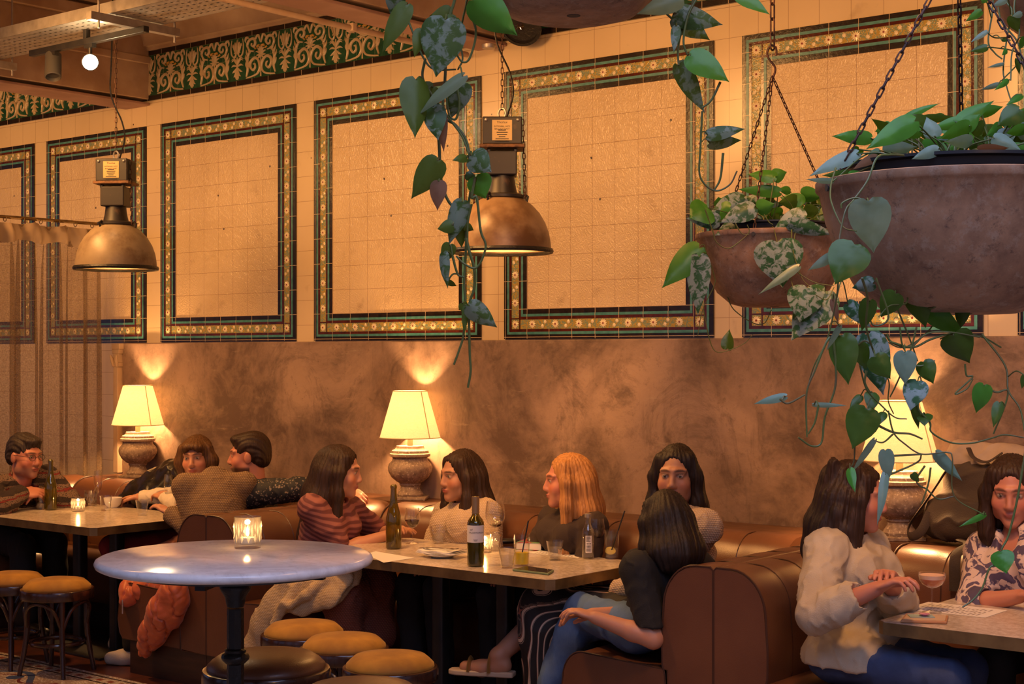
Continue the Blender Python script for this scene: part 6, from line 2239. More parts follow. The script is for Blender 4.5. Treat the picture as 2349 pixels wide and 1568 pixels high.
mb = MB(); mb.tube(bez([(-.02, -.02, .02), (.04, -.06, .008), (.06, -.24, -.02), (.065, -.262, -.16)], 6), .022, 8, flat=.2); mb.build('hanging_strap', MT['bagcanvas'], bg)
# black slipper-like fleece bag on the seat under the middle table
# ================================================================ HANGING BOWLS AND THEIR PLANTS
n = N('rusted_zinc_bowl'); v = n.coord()
a = n.noise(v, 9, 8, .7); b = n.noise(v, 40, 5, .7)
c = n.mix(n.ramp(a, .40, .64), (.37, .205, .115), (.19, .10, .058))
c = n.mix(n.math('MULTIPLY', n.ramp(b, .52, .64), .6), c, (.38, .27, .19))
c = n.mix(n.math('MULTIPLY', n.ramp(n.noise(v, 30, 9, .85), .55, .66), .75), c, (.055, .032, .025))
MT['bowl'] = n.out(n.pbr(c, .58, .15, n.bump(a, .2, .004)))
MT['pot'] = mat('black_plastic_pot', (.016, .016, .018), .35)
MT['soil'] = mat('dark_soil', (.02, .013, .009), .95, bump=.6, bs=90)


def leafmat(name, c1, c2, c3=None, rough=.32, sc=34, thr=(.50, .55), und=(.06, .12, .012)):
    n = N(name); v = n.coord()
    c = n.mix(n.ramp(n.noise(v, 18, 3), .35, .65), c1, c2)
    if c3 is not None: c = n.mix(n.ramp(n.noise(v, sc, 5, .62, .6), *thr), c, c3)
    bf = n('NewGeometry').outputs['Backfacing']
    c = n.mix(bf, c, und)
    p_ = n.pbr(c, rough, 0, n.bump(n.noise(v, 60, 3), .08, .003), **{'Specular IOR Level': .28})
    tl = n('BsdfTranslucent', {'Color': rgba((c1[0] * 2.2, c1[1] * 2.2, c1[2] * .9))}).outputs[0]
    return n.out(n('MixShader', {0: .22, 1: p_, 2: tl}).outputs[0])


LM = [leafmat('green_leaf', (.050, .18, .018), (.075, .24, .026)),
      leafmat('silver_splashed_leaf', (.026, .085, .030), (.036, .105, .040), (.25, .31, .27), .38, 40, (.46, .54)),
      leafmat('dry_brown_leaf', (.16, .070, .028), (.10, .045, .018), None, .7),
      leafmat('dark_green_leaf', (.046, .092, .010), (.060, .115, .014)),
      leafmat('pale_silver_leaf', (.13, .21, .15), (.20, .28, .20), None, .28)]
LM_SHADED = [leafmat('lime_green_leaf', (.055, .17, .014), (.075, .21, .02)), leafmat('shaded_olive_splash_leaf', (.040, .075, .014), (.055, .095, .018), (.17, .20, .13), .45, 40, (.47, .55)), LM[2],
           leafmat('shaded_olive_leaf', (.060, .088, .007), (.075, .105, .010), None, .45), leafmat('shaded_olive_pale_leaf', (.12, .15, .07), (.15, .18, .09), None, .45)]  # olive tones painted in for the shade and warm backlight on this plant
LK = {'g': 0, 'v': 1, 'b': 2, 'd': 3, 'p': 4}
MT['vine'] = mat('vine_stem', (.085, .105, .018), .5, c2=(.105, .06, .020), ns=14, lo=.5, hi=.72)
MT['vined'] = mat('olive_vine_stem', (.075, .085, .010), .6, c2=(.085, .050, .014), ns=14, lo=.5, hi=.72)


WS = 1.0


def leaf(mb, B, T, W, roll=0, kind='g', droop=.18, fold=.28, rnd=None):
    rnd = rnd or random
    W *= WS
    B, T = Vector(B), Vector(T)
    A = T - B; L = A.length; A.normalize()
    view = (CAMP - (B + T) / 2).normalized()
    nn_ = (view - A * view.dot(A)).normalized()
    nn_ = (Matrix.Rotation(roll, 3, A) @ nn_).normalized()
    S = A.cross(nn_).normalized()
    prof = [(-.07, .16), (-.05, .30), (.03, .425), (.14, .49), (.28, .50), (.42, .46), (.57, .375), (.71, .26), (.83, .145), (.93, .05), (1.0, .004)]
    vs, fs = [], []
    cols = (-1, -.62, -.25, 0, .25, .62, 1)
    for i, (t, w) in enumerate(prof):
        for q in cols:
            tt = t
            if t < .08: tt = t + (.07 + .0) * (1 - min(1, abs(q) * 1.6)) * (1 if t < 0 else .4)
            x_ = q * w * W
            zz = -abs(q) ** 1.5 * w * W * fold + droop * L * (tt - tt * tt * 1.0) - droop * .55 * L * max(0, tt - .6) + .018 * W * math.sin(i * 1.7 + q * 4)
            vs.append(B + A * (tt * L) + S * x_ + nn_ * zz)
    nc = len(cols)
    for i in range(len(prof) - 1):
        for j in range(nc - 1):
            fs.append((i * nc + j, i * nc + j + 1, (i + 1) * nc + j + 1, (i + 1) * nc + j))
    mb.add(vs, fs, LK[kind])


def planter(c, R, label, chains=True, dep=.255, apex_h=.62, ang0=.4, ceilh=None):
    """c: centre of the rim"""
    t = thing('hanging_planter', label, 'planter', c, 0, 'hanging metal bowl planters')
    pr = [(0, -dep), (R * .40, -dep), (R * .55, -dep * .955), (R * .72, -dep * .80), (R * .85, -dep * .55), (R * .94, -dep * .28), (R * .985, -dep * .06), (R * 1.0, -.012), (R * 1.012, -.008), (R * 1.012, .006), (R * .99, .008), (R * .965, -.03), (R * .92, -dep * .28), (R * .82, -dep * .55), (R * .69, -dep * .76), (R * .5, -dep * .90), (0, -dep * .93)]
    b = MB().lathe(pr, 72).build('bowl', MT['bowl'], t, auto=50)
    MB().lathe([(0, -.0), (.016, -.0), (.016, .004), (0, .004)], 16, (0.02, -.02, -dep - .001)).build('drain_hole_shade', MT['ink'], b)  # black disc stands in for the dark inside the hole
    MB().lathe([(R * .60, -dep * .85), (R * .80, .030), (R * .825, .034), (R * .825, .040), (R * .79, .040), (R * .77, .02)], 48, caps=False).build('inner_pot', MT['pot'], t)
    MB().lathe([(0, .016), (R * .5, .018), (R * .78, .010)], 40).build('soil', MT['soil'], t, auto=0)
    ap = Vector((0, 0, apex_h))
    for k in range(3):
        a = ang0 + k * 2 * PI / 3
        e = Vector((R * .985 * math.cos(a), R * .985 * math.sin(a), -.012))
        mb = MB(); chain(mb, e, ap, .025, .0078, .0019, 5, k); mb.build('chain', MT['chain'], t)
        MB().lathe([(0, 0), (.007, 0), (.007, .004), (0, .004)], 12, e + Vector((math.cos(a), math.sin(a), 0)) * .004, Vector((0, 0, 1)).rotation_difference(Vector((math.cos(a), math.sin(a), 0))).to_matrix()).build('rivet', MT['ink'], t)
    mb = MB()
    hk = [(0, 0, apex_h - .012), (.010, 0, apex_h + .03), (-.014, 0, apex_h + .065), (-.018, 0, apex_h + .09), (-.004, 0, apex_h + .112), (.013, 0, apex_h + .10), (.013, 0, apex_h + .075)]
    w_ = math.atan2(SN, CS)
    hk = [Matrix.Rotation(w_, 3, 'Z') @ Vector(q) for q in hk]
    mb.tube(bez(hk, 5), .0040, 8); mb.build('hook', MT['chain'], t)
    mb = MB(); chain(mb, (0, 0, apex_h + .098), (0, 0, ZC - c.z), .062, .018, .0032, 8, .5); mb.build('hanging_chain', MT['chain'], t)
    return t


def plant(name, label, cat, base, crown, vines, hang, mv='vine', pot_r=.2, seed=1, lm=None):
    lm = lm or LM
    """crown: leaves above the pot; vines: [(depth or [depths], pixel points)]; hang: leaves on the vines"""
    rn = random.Random(seed)
    t = thing(name, label, cat, base)
    o = Vector(base)
    # leaf() needs the true position for its facing, so build in world space and shift afterwards
    def world(fn):
        m_ = MB(); fn(m_); m_.v = [tuple(Vector(v) - o) for v in m_.v]; return m_
    if crown:
        def mk(m_):
            for l in crown:
                bx_, by_, tx_, ty_, w, k, d = l[:7]
                roll = l[7] if len(l) > 7 else rn.uniform(-.5, .5)
                dd = l[8] if len(l) > 8 else rn.uniform(-.04, .04)
                leaf(m_, at_d(bx_, by_, d), at_d(tx_, ty_, d + dd), w * d / FPX, roll, k, rn.uniform(.06, .20), rn.uniform(.12, .34))
        world(mk).build('foliage', lm, t, auto=0, fix=False)

        def pk(m_):
            for l in crown:
                B = at_d(l[0], l[1], l[6])
                a = rn.uniform(0, 6.28); q = rn.uniform(.1, .8) * pot_r
                G = o + Vector((q * math.cos(a), q * math.sin(a), .0))
                G = G.lerp(Vector((B.x, B.y, G.z)), .45)
                if (G - o).length > pot_r: G = o + (G - o).normalized() * pot_r * .9; G.z = o.z
                mid = (B + G) / 2 + Vector((rn.uniform(-.02, .02), rn.uniform(-.02, .02), .02 if B.z > o.z else .06))
                m_.tube(bez([G, mid, B], 6), [.0022 - .0008 * i / 12 for i in range(13)], 6)
        world(pk).build('stems', MT[mv], t)
    hang = list(hang)
    used = set()
    for vi, (dep, pts) in enumerate(vines):
        ds = dep if isinstance(dep, (list, tuple)) else [dep, dep]
        P = []
        for i, (a, b) in enumerate(pts):
            f = i / max(1, len(pts) - 1)
            P.append(at_d(a, b, ds[0] + (ds[-1] - ds[0]) * f))
        Q = bez(P, 7)
        r0 = (.0021 if mv == 'vine' else .0034) * (.8 + .4 * rn.random())
        vm = world(lambda m_: m_.tube(Q, [r0 * (1 - .35 * i / len(Q)) for i in range(len(Q))], 7))
        vo = vm.build('vine', MT[mv], t)
        mine = []
        for li, l in enumerate(hang):
            if li in used: continue
            best = min(range(len(vines)), key=lambda k: min((l[0] - a) ** 2 + (l[1] - b) ** 2 for a, b in dense[k]))
            if best == vi: used.add(li); mine.append(l)
        if mine:
            def mk2(m_):
                for l in mine:
                    bx_, by_, tx_, ty_, w, k, d = l[:7]
                    roll = l[7] if len(l) > 7 else rn.uniform(-.35, .35)
                    dd = l[8] if len(l) > 8 else rn.uniform(-.03, .03)
                    leaf(m_, at_d(bx_, by_, d), at_d(tx_, ty_, d + dd), w * d / FPX, roll, k, rn.uniform(.06, .20), rn.uniform(.12, .34))
            world(mk2).build('leaves', lm, vo, auto=0, fix=False)

            for l in mine:
                b = at_d(l[0], l[1], l[6]); k = min(range(len(Q)), key=lambda i: (Q[i] - b).length); a = Q[k]
                if (a - b).length > .004: world(lambda m_: m_.tube(bez([a, (a + b) / 2 + Vector((0, 0, .25 * (a - b).length)), b], 6), r0 * .62, 6)).build('leaf_stalk', MT[mv], vo)
    return t


def densify(vines):
    out = []
    for dep, pts in vines: out.append([(q.x, q.y) for q in bez([(a, b, 0) for a, b in pts], 6)])
    return out


def tf(x0, y0, s): return lambda pts: [(x0 + a / s, y0 + b / s) for a, b in pts]
def tl_(x0, y0, s, d, L): return [(x0 + l[0] / s, y0 + l[1] / s, x0 + l[2] / s, y0 + l[3] / s, l[4] / s, l[5], d + (l[6] if len(l) > 6 else 0)) + tuple(l[7:]) for l in L]


WS = 1.2
# ---- bowl at the top, seen from below
D1_ = 3.6
c1 = at_d(1310, HZ - .83 * FPX / D1_, D1_)
cT = at_d(1312, -208, D1_)
planter(cT, .275, 'rusty metal bowl of which only the underside shows, highest of the hanging bowls', apex_h=.60, ang0=.3)
A6, A7, A1 = tf(850, 0, 3.2675), tf(900, 440, 3.4075), tf(1450, 0, 3.136)
rimL = (1052, -206)
vines = [([3.56, 3.50], [rimL, (1046, -40)] + A6([(630, 0), (575, 200), (560, 560), (545, 850), (640, 940), (720, 1060), (745, 1230), (750, 1420)]) + A7([(580, 180), (575, 450), (562, 700), (572, 900), (555, 1120), (520, 1240), (480, 1350)])),
         ([3.60, 3.52], [rimL, (1066, -60)] + A6([(720, 0), (690, 150), (670, 300), (690, 440), (655, 520)])),
         ([3.5, 3.5], A6([(735, 60), (790, 240), (745, 430), (690, 465), (640, 400)])),
         ([3.62, 3.55], [(1046, -206), (935, -60)] + A6([(250, 30), (320, 250), (400, 440), (480, 520), (640, 520)])),
         ([3.55, 3.5], A6([(410, 440), (390, 580), (460, 710), (600, 900), (690, 1030), (745, 1180)])),
         ([3.56, 3.54], A6([(500, 850), (515, 1100), (530, 1350), (580, 1500), (650, 1580)]) + A7([(470, 160), (520, 190), (530, 60)])),
         ([3.48, 3.48], A6([(785, 1330), (760, 1480)]) + A7([(660, 50), (690, 300), (730, 430), (660, 590), (560, 560), (500, 500)])),
         ([3.50, 3.50], A7([(575, 360), (600, 460), (640, 600), (640, 750), (600, 900), (605, 1250), (612, 1400), (590, 1530)])),
         ([3.5, 3.5], A7([(470, 500), (510, 640), (560, 665)])),
         ([3.52, 3.52], A6([(650, 660), (665, 780), (640, 890), (590, 860), (565, 700)])),
         ([3.5, 3.5], A7([(620, 95), (590, 250), (590, 450)])),
         # right-hand side of the bowl
         ([3.6, 3.58], [(1575, -206), (1595, -60)] + A1([(440, 0), (410, 110), (350, 170), (250, 100), (240, 60)])),
         ([3.58, 3.55], A1([(390, 140), (345, 260), (330, 380), (335, 470)])),
         ([3.55, 3.55], A1([(470, -20), (400, 120), (370, 300), (400, 400)])),
         ([3.54, 3.54], A1([(505, 800), (492, 1060), (490, 1270), (590, 1370), (700, 1330), (755, 1230)])),
         ([3.54, 3.54], A1([(655, 1100), (635, 1280), (590, 1370)])),
         ([3.53, 3.53], A1([(635, 590), (570, 720), (505, 775)])),
         ([3.6, 3.6], [(1590, -206), (1660, -120), (1690, -20)])]
dense = densify(vines)
H = tl_(850, 0, 3.2675, 3.5, [
    (265, 40, 85, 395, 135, 'd', 0, .3), (195, -50, 150, 115, 130, 'v'), (560, 150, 490, 578, 290, 'v', -.03, .1), (600, 140, 440, 120, 160, 'd', .06), (775, 0, 1100, 268, 235, 'g', -.05, .15),
    (380, 230, 330, 430, 95, 'd'), (340, 600, 335, 1035, 200, 'd', 0, -.3), (470, 650, 310, 830, 150, 'd', .04), (690, 572, 345, 865, 95, 'p', -.03, .5), (690, 630, 600, 890, 150, 'v', .02), (470, 800, 505, 1050, 150, 'v', .0, .2),
    (520, 820, 550, 1140, 85, 'b'), (760, 1165, 905, 1290, 165, 'v', -.03, .1), (720, 1180, 615, 1200, 60, 'd'), (500, 1205, 305, 1490, 175, 'd', 0, .1), (715, 1310, 800, 1345, 60, 'v'), (790, 1325, 860, 1490, 170, 'g', -.02, .3), (510, 1360, 500, 1575, 110, 'b'), (640, 130, 560, 250, 110, 'd', .05)])
H += tl_(900, 440, 3.4075, 3.5, [(545, 80, 440, 415, 140, 'v', 0, .2), (470, 260, 350, 290, 95, 'd'), (520, 215, 545, 440, 110, 'd', .02), (570, 270, 637, 300, 60, 'd'), (450, 410, 400, 560, 100, 'd'), (400, 480, 430, 755, 80, 'v', -.02, .5), (430, 700, 505, 738, 40, 'd'), (545, 870, 600, 960, 70, 'd'), (600, 890, 820, 1060, 140, 'v', -.03, .1), (570, 890, 562, 1120, 45, 'd')])
H += tl_(1450, 0, 3.136, 3.55, [(345, -10, 30, 100, 130, 'p', -.03, .3), (320, 100, 655, 178, 150, 'v', 0, -.2), (312, 130, 560, 290, 150, 'v', .01, .3), (318, 190, 300, 380, 60, 'v'), (420, 400, 700, 585, 165, 'g', -.02, -.3), (335, 470, 520, 812, 130, 'v', .02, .3), (545, 970, 820, 922, 90, 'v', 0, -.3), (560, 1030, 790, 1010, 100, 'v', .02, .4), (760, -40, 992, 102, 90, 'g', .05)])
crownT = []
rn0 = random.Random(11)
for i in range(26):
    a = rn0.uniform(0, 6.28); q = rn0.uniform(.5, 1.25) * 250
    x0, y0 = 1312 + q * .8 * math.cos(a), -300 - rn0.uniform(0, 90)
    crownT.append((x0, y0, x0 + 120 * math.cos(a), y0 + rn0.uniform(-40, 60), rn0.uniform(60, 90), rn0.choice('gvvd'), 3.6 + .2 * math.sin(a)))
plant('trailing_plant', 'silver-splashed trailing plant hanging down before the brown dome pendant', 'plant', cT + Vector((0, 0, .0)), crownT, vines, H, 'vined', .2, 2, LM_SHADED)

# ---- middle bowl
D2_ = 5.55
cM = at_d(1772, 541, D2_)
planter(cM, .275, 'rusty metal bowl hanging from an open hook, smallest of the bowls in view', apex_h=.575, ang0=2.9)
A3, A1b = tf(1500, 400, 3.484), tf(1450, 0, 3.136)
vines = [([5.3, 5.3], A3([(410, 280), (470, 450), (500, 540), (590, 590), (680, 540), (760, 460), (745, 400)])),
         ([5.5, 5.5], A3([(560, 900), (590, 980), (640, 1080), (780, 1180), (880, 1190), (940, 1080)])),
         ([5.45, 5.45], A3([(400, 560), (480, 800), (480, 890), (390, 1080), (350, 1290)])),
         ([5.45, 5.45], A3([(395, 1070), (440, 1300), (490, 1410), (580, 1410), (720, 1350), (790, 1280)])),
         ([5.4, 5.35], A3([(960, 40), (930, 220), (900, 340), (920, 450)])),
         ([5.25, 5.2], A3([(1100, 440), (1110, 600), (1180, 820), (1260, 910)])),
         ([5.27, 5.2], A3([(1130, 460), (1090, 760), (1110, 900)])),
         ([5.22, 5.2], A3([(1110, 760), (1280, 860), (1440, 890)])),
         ([5.3, 5.3], A3([(650, 390), (700, 470), (760, 480)])),
         ([5.3, 5.3], A3([(880, 320), (920, 380), (950, 400)])),
         ([5.6, 5.6], A3([(1190, 260), (1300, 240), (1390, 270)])),
         ([5.2, 5.15], A3([(1440, 900), (1380, 1000), (1290, 960)]))]
dense = densify(vines)
crown = tl_(1500, 400, 3.484, 5.45, [
    (430, 265, 285, 350, 215, 'g', 0, .4), (515, 370, 255, 350, 115, 'v'), (720, 190, 445, 310, 160, 'v', .05), (800, 265, 528, 382, 140, 'v', -.12, .3), (830, 275, 965, 235, 115, 'g', -.12), (1000, 140, 668, 118, 85, 'g', .0), (1190, 240, 1010, 180, 135, 'g', .1),
    (1180, 160, 1362, 178, 115, 'g', .12), (1215, 345, 950, 440, 180, 'v', -.15, .15), (1085, 395, 1462, 485, 110, 'v', -.2, .3), (680, 390, 488, 485, 110, 'v', -.05), (1290, 330, 1195, 365, 105, 'd', .1), (1430, 300, 1315, 385, 140, 'd', .1), (1385, 290, 1250, 285, 70, 'v', .15),
    (880, 200, 700, 180, 60, 'v', .1), (610, 265, 442, 345, 125, 'g', .02), (1090, 130, 990, 120, 60, 'g', .15), (1260, 400, 1180, 330, 100, 'd', .15), (820, 300, 700, 350, 90, 'd', .1), (760, 330, 640, 390, 80, 'd', .05), (960, 190, 860, 170, 70, 'd', .2), (740, 250, 860, 210, 90, 'v', .12), (1000, 330, 900, 390, 60, 'd', .1), (1330, 420, 1230, 380, 80, 'v', .1), (860, 350, 790, 330, 70, 'v', .1)])
crown += tl_(1450, 0, 3.136, 5.45, [(1030, 1270, 830, 1250, 90, 'g', -.02, .5), (1020, 1270, 1115, 1235, 90, 'g')])
H = tl_(1500, 400, 3.484, 5.45, [(360, 585, 65, 905, 190, 'g', 0, .2), (360, 660, 350, 1125, 165, 'v', -.02, .2), (985, 540, 1030, 905, 330, 'v', -.22, .0), (1150, 740, 832, 960, 60, 'p', -.25), (1225, 905, 1165, 1180, 245, 'v', -.26, .05), (1370, 930, 1095, 1322, 280, 'v', -.22, .3), (590, 1390, 605, 1235, 95, 'd', 0, .4)])
rn0 = random.Random(21)
for i in range(20):
    x0, y0 = rn0.uniform(1640, 1900), rn0.uniform(455, 530)
    a = rn0.uniform(-2.6, -.5) if rn0.random() < .6 else rn0.choice((rn0.uniform(-.4, .2), PI + rn0.uniform(-.2, .4)))
    L_ = rn0.uniform(38, 62)
    crown.append((x0, y0, x0 + L_ * math.cos(a), y0 + L_ * .55 * math.sin(a), rn0.uniform(28, 42), rn0.choice('ddgvv'), 5.55 + rn0.uniform(-.1, .12)))
plant('trailing_plant', 'bushy silver-splashed plant growing in the smallest bowl', 'plant', cM + Vector((0, 0, .0)), crown, vines, H, 'vine', .2, 3)

WS = 1.12
# ---- big bowl on the right
D3_ = 3.05
cB = at_d(2198, 424, D3_)
planter(cB, .275, 'rusty metal bowl hanging in front of the glittering tile panel, largest in view', apex_h=.475, ang0=-2.25)
A2, A4, A5 = tf(1850, 0, 3.478), tf(1850, 350, 3.136), tf(1720, 750, 2.6137)
crown = tl_(1850, 0, 3.478, 3.05, [
    (510, 1100, 203, 1085, 110, 'g', .0, .2), (860, 965, 478, 1187, 170, 'g', -.15, .1), (660, 1000, 543, 1050, 85, 'g', .05), (400, 1225, 20, 1402, 120, 'p', -.05, .4), (790, 935, 1062, 820, 60, 'g', .15), (930, 950, 1212, 938, 70, 'd', .1), (1232, 965, 985, 1032, 90, 'g', 0), (1300, 1000, 1058, 1112, 120, 'g', -.1), (1222, 960, 1500, 800, 120, 'g', .05), (1400, 905, 1572, 850, 90, 'g', .1),
    (1700, 870, 1520, 1005, 170, 'd', -.05, .3), (1050, 1190, 838, 1270, 90, 'p', -.2), (1315, 1125, 1110, 1130, 105, 'p', -.15), (1745, 1030, 1588, 1065, 95, 'g', -.1), (340, 1385, 128, 1400, 65, 'd', -.05), (210, 1445, -5, 1430, 45, 'p', -.1), (350, 1400, 472, 1385, 75, 'g', -.1), (560, 1245, 368, 1350, 75, 'b', -.1), (1378, 1195, 1622, 1180, 80, 'b', -.2), (1500, 1100, 1722, 1205, 120, 'p', -.15), (1745, 895, 1640, 945, 80, 'g', 0), (785, 1150, 655, 1180, 65, 'd', 0),
    (640, 1120, 560, 1010, 90, 'd', .1), (1000, 1080, 880, 1030, 90, 'd', .1), (1180, 1060, 1330, 1080, 90, 'd', .05), (1420, 1010, 1290, 1060, 110, 'd', .05), (1560, 1010, 1440, 1080, 100, 'g', 0), (700, 1000, 860, 990, 80, 'g', .15), (1100, 930, 960, 960, 70, 'd', .2), (420, 1190, 330, 1290, 90, 'g', 0), (1640, 1090, 1740, 1130, 90, 'd', 0), (1850, 1000, 1760, 1080, 120, 'g', 0), (1990, 960, 1860, 1010, 110, 'g', .1), (2050, 1050, 2200, 1090, 120, 'g', .1), (2000, 1100, 1880, 1160, 100, 'd', -.1), (580, 1200, 480, 1250, 60, 'd', -.05)])
rn0 = random.Random(22)
for i in range(34):
    x0, y0 = rn0.uniform(2010, 2420), rn0.uniform(290, 355)
    a = rn0.uniform(-2.6, -.5) if rn0.random() < .5 else rn0.choice((rn0.uniform(-.5, .3), PI + rn0.uniform(-.3, .5)))
    L_ = rn0.uniform(55, 95)
    crown.append((x0, y0, x0 + L_ * math.cos(a), y0 + L_ * .5 * math.sin(a), rn0.uniform(26, 40), rn0.choice('dddgp'), 3.08 + rn0.uniform(-.1, .15)))
vines = [([2.84, 2.70], A4([(700, 20), (600, 15), (505, 40), (440, 200), (340, 340), (280, 420), (235, 640), (240, 770), (290, 780), (345, 660)])),
         ([2.74, 2.74], A4([(250, 400), (260, 360), (350, 325), (445, 350)])),
         ([2.86, 2.72], A4([(210, 110), (175, 240), (180, 360), (260, 530), (360, 565)])),
         ([2.72, 2.85], A4([(400, 900), (440, 1050), (430, 1250), (480, 1420), (540, 1568)])),
         ([2.75, 2.78], A4([(230, 900), (215, 1050), (150, 1340), (60, 1520), (20, 1640)])),
         ([2.95, 2.95], A4([(640, 940), (650, 1100), (740, 1330), (800, 1500)])),
         ([2.98, 2.98], A4([(960, 960), (960, 1100), (880, 1280), (700, 1400), (560, 1350)])),
         ([3.0, 3.0], A4([(1180, 960), (1160, 1080), (1080, 1280), (960, 1340)])),
         ([2.95, 2.9], A4([(850, 1060), (900, 1120), (1000, 1040), (1090, 980)])),
         ([2.9, 2.9], A4([(500, 900), (590, 1180), (480, 1240), (440, 1100)])),
         ([2.95, 2.9], A4([(720, 960), (720, 1080), (600, 1100), (520, 1180)])),
         ([2.9, 2.95], A4([(600, 1360), (760, 1400), (900, 1340), (1060, 1300), (1250, 1320), (1400, 1400)])),
         ([2.76, 2.74], A5([(480, 60), (450, 110), (390, 260), (340, 400), (342, 660)])),
         ([2.75, 2.75], A5([(412, 470), (390, 570), (350, 640)])),
         ([2.8, 2.78], A5([(500, 60), (516, 230), (510, 370), (450, 540), (430, 690), (370, 712), (290, 660)])),
         ([2.74, 2.74], A5([(180, 430), (230, 456), (330, 405)])),
         ([2.9, 2.9], A5([(700, 30), (780, 150), (800, 270), (835, 330), (830, 440), (862, 520)])),
         ([2.85, 2.85], A5([(660, 230), (700, 370), (790, 470), (870, 540), (942, 550)])),
         ([2.85, 2.85], A5([(760, 585), (860, 630), (960, 640), (1035, 670)])),
         ([2.84, 2.80], A5([(830, 500), (862, 630), (930, 700), (1030, 760), (1180, 750), (1215, 790), (1225, 1010), (1400, 1122)])),
         ([2.84, 2.82], A5([(830, 772), (1030, 762)])),
         ([2.83, 2.83], A5([(820, 892), (1000, 812), (1030, 762)])),
         ([2.9, 2.85], A5([(1040, 330), (1010, 480), (1080, 570), (1090, 630), (1200, 690), (1330, 695), (1450, 665), (1530, 645), (1660, 665)])),
         ([2.82, 2.82], A5([(1050, 830), (1000, 910), (1020, 950), (1060, 970), (1130, 1030), (1222, 1014)])),
         ([2.65, 2.62], A5([(1660, 700), (1635, 850), (1600, 1050), (1550, 1250), (1510, 1332), (1500, 1420), (1440, 1440), (1395, 1560)]) + [(2232, 1375), (2208, 1392)]),
         ([2.9, 2.85], A5([(1390, 40), (1530, 230), (1550, 380), (1620, 490), (1650, 640)])),
         ([2.86, 2.86], A5([(1420, 362), (1480, 390), (1545, 378), (1530, 470), (1460, 640)])),
         ([2.9, 2.9], A5([(1000, 0), (960, 150), (880, 340), (840, 420)])),
         ([2.9, 2.9], A5([(900, 0), (920, 120), (1000, 230), (1110, 200)])),
         ([2.9, 2.9], A5([(1290, 220), (1300, 290), (1335, 300), (1230, 400), (1300, 370), (1338, 310)])),
         ([2.88, 2.88], A5([(700, 260), (690, 330), (720, 390)])),
         ([2.84, 2.84], A5([(630, 690), (625, 800), (600, 850)])),
         ([2.84, 2.84], A5([(860, 640), (800, 690), (745, 680)])),
         ([2.8, 2.8], A5([(1085, 840), (1070, 940), (1030, 1060)])),
         ([2.92, 2.92], A5([(820, 40), (850, 90), (960, 120), (1060, 40), (1200, 30), (1380, 60)]))]
dense = densify(vines)
H = tl_(1850, 350, 3.136, 2.72, [(445, 350, 483, 722, 275, 'p', 0, .05), (345, 660, 205, 945, 275, 'd', -.02, .1), (200, 735, 8, 848, 70, 'p', 0), (680, 930, 495, 960, 130, 'd', .25), (775, 955, 858, 1262, 185, 'd', .22, .15), (860, 1120, 1150, 1325, 145, 'g', .25, .2), (640, 1015, 535, 1185, 150, 'd', .2), (455, 1065, 395, 1285, 115, 'd', .1), (480, 940, 325, 975, 110, 'v', .2), (1060, 1315, 1175, 1515, 215, 'd', .2, .05), (1130, 1110, 1105, 1270, 95, 'd', .25), (300, 1090, 470, 1260, 110, 'v', .2), (190, 1060, 230, 1230, 50, 'b', .1), (240, 1250, 140, 1430, 40, 'p', .05), (1090, 970, 960, 1060, 80, 'd', .25), (900, 960, 940, 1040, 50, 'v', .2)])
H += tl_(1720, 750, 2.6137, 2.8, [(550, 55, 590, 345, 160, 'd', 0, .1), (650, 105, 700, 255, 100, 'd', .02), (710, 55, 800, 410, 185, 'v', .08, .1), (750, 180, 845, 312, 125, 'd', 0), (930, 152, 930, 345, 125, 'p', .05, .1), (1040, 208, 1100, 340, 108, 'd', .1), (1005, 325, 960, 500, 135, 'v', .05, .1), (735, 393, 722, 512, 85, 'd', .08), (700, 492, 615, 730, 185, 'd', .02, .05), (665, 410, 595, 492, 50, 'd', .08), (800, 510, 775, 585, 55, 'd', .05), (1050, 518, 1046, 590, 85, 'd', .1), (985, 465, 1012, 612, 50, 'd', .1), (212, 415, 20, 460, 50, 'p', -.05), (385, 465, 585, 470, 28, 'p', -.02), (1405, 350, 1355, 517, 105, 'g', .05, .1), (1495, 455, 1460, 602, 62, 'd', .05), (745, 680, 605, 880, 38, 'p', .02), (815, 742, 832, 925, 85, 'p', .02), (600, 850, 630, 988, 55, 'g', 0), (812, 885, 765, 1190, 52, 'p', .02), (1115, 757, 1272, 922, 72, 'p', .03, .3), (1410, 1124, 1255, 1196, 34, 'g', .02), (1505, 1345, 1538, 1477, 125, 'g', -.17, .05), (1650, 290, 1630, 370, 40, 'd', .05), (975, 880, 1015, 930, 45, 'd', .0)])
pass
plant('trailing_plant', 'heart-leaved trailing plant pouring out of the largest bowl', 'plant', cB + Vector((0, 0, .0)), crown, vines, H, 'vine', .2, 4)

# ---- corner of a fourth bowl with slim strands
D4_ = 3.45
cC = at_d(2516, -170, D4_)
planter(cC, .275, 'rusty metal bowl cut off by the upper right corner of the view', apex_h=.5, ang0=.2)
vines = [([3.4, 3.3], [(2350, -130), (2290, -60)] + A2([(1490, 0), (1480, 120), (1450, 330), (1500, 420), (1560, 470)])),
         ([3.4, 3.3], [(2360, -140)] + A2([(1600, -40), (1640, 90), (1600, 300), (1570, 560), (1600, 700), (1640, 830)])),
         ([3.4, 3.3], [(2370, -140)] + A2([(1660, 20), (1700, 260), (1640, 420), (1630, 640)])),
         ([3.4, 3.3], A2([(1530, 60), (1560, 180), (1680, 330), (1700, 480), (1560, 640)])),
         ([3.35, 3.3], A2([(1400, 100), (1330, 150), (1290, 160)])),
         ([3.35, 3.3], A2([(1600, 300), (1500, 300), (1440, 260)])),
         ([3.35, 3.3], A2([(1740, 560), (1680, 420), (1500, 380), (1440, 380)]))]
dense = densify(vines)
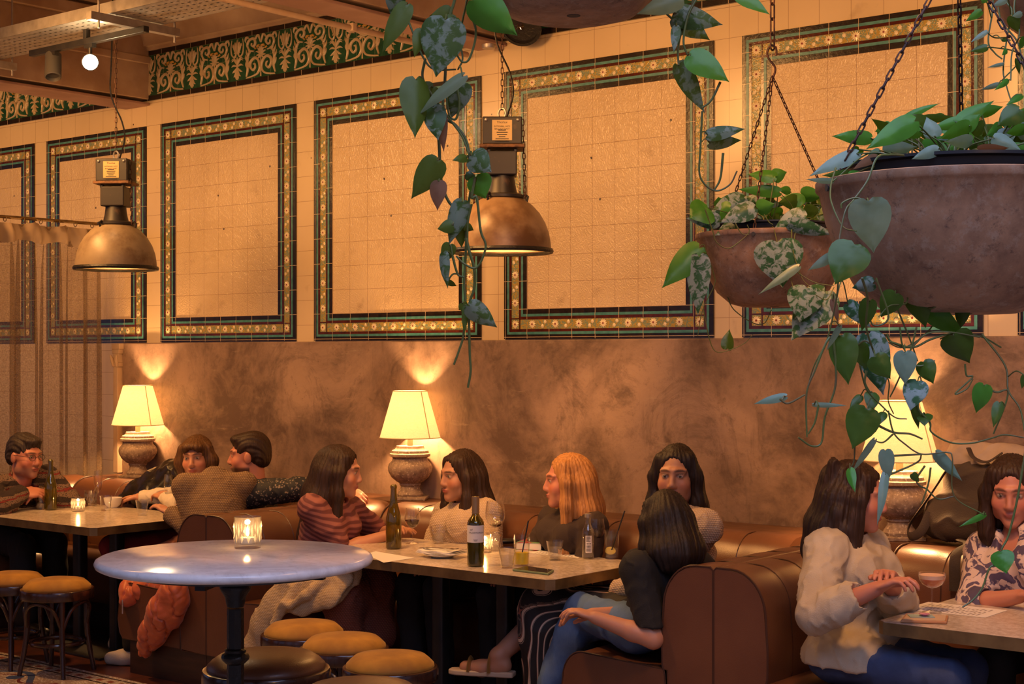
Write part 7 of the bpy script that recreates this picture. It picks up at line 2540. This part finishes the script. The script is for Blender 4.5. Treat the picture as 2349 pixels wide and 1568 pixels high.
H = tl_(1850, 0, 3.478, 3.3, [(1395, 90, 1268, 172, 60, 'g'), (1440, 250, 1305, 340, 40, 'p'), (1440, 375, 1305, 410, 60, 'd'), (1570, 510, 1438, 540, 28, 'p'), (1535, 672, 1385, 718, 40, 'p'), (1640, 130, 1690, 260, 90, 'd'), (1590, 0, 1480, 50, 50, 'p'), (1610, 640, 1500, 720, 45, 'g'), (1720, 760, 1590, 840, 50, 'g'), (1720, 110, 1640, 130, 50, 'p'), (1740, 300, 1700, 400, 50, 'g'), (1680, 470, 1700, 600, 40, 'd'), (1400, 10, 1480, -20, 40, 'g'), (1560, 320, 1640, 320, 24, 'd'), (1600, 400, 1560, 440, 40, 'g')])
plant('trailing_plant', 'slim-stemmed trailing strands falling from the bowl in the upper right corner', 'plant', cC + Vector((0, 0, .0)), [], vines, H, 'vine', .2, 6)
# ================================================================ LIGHT
w = bpy.data.worlds.new('world'); SC.world = w
w.use_nodes = True
w.node_tree.nodes['Background'].inputs[0].default_value = (.5, .6, 1, 1)
w.node_tree.nodes['Background'].inputs[1].default_value = .03


def spotl(p, tgt, e, size=1.2, col=None, r=.05):
    l = bpy.data.lights.new('ceiling_or_fill_spot', 'SPOT'); l.energy = e; l.color = col or WARM; l.spot_size = size; l.spot_blend = .8; l.shadow_soft_size = r
    o = bpy.data.objects.new('ceiling_or_fill_spot', l); COL.objects.link(o); o.location = p
    d = (Vector(tgt) - Vector(p)).normalized()
    o.rotation_euler = Vector((0, 0, -1)).rotation_difference(d).to_euler()
    return o


# track spots along the room wash the tiled wall
for x_, e in SPOTS: spotl((x_, -2.5, 3.28), (x_ - .1, 0, 2.3), e, 1.9, None, .30)
# the bright track lamp in view
spotl(tuple(sp_p + sp_d * .09), tuple(sp_p + sp_d + Vector((0, 0, -.6))), LITSPOT, 2.0, (1, .70, .38), .03)
l = bpy.data.lights.new('spot_spill', 'POINT'); l.energy = SPILL; l.color = (1, .70, .36); l.shadow_soft_size = .045
o = bpy.data.objects.new('spot_spill', l); COL.objects.link(o); o.location = sp_p + sp_d * .14
# down lights over the aisle
for x_, y_, e in DOWN: spotl((x_, y_, 3.8), (x_, y_, 0), e, 2.2, None, .10)
for p_, q_, e in FILL: spotl(p_, q_, e, 1.15, None, .15)  # added spots with no fixtures, brightening the table tops
# added point lights without fixtures, brightening the ceiling and the big bowl
for x_, y_, e in FILL_POINTS:
    l = bpy.data.lights.new('fill_point', 'POINT'); l.energy = e; l.color = WARM; l.shadow_soft_size = .15
    o = bpy.data.objects.new('fill_point', l); COL.objects.link(o); o.location = (x_, y_, 3.0)
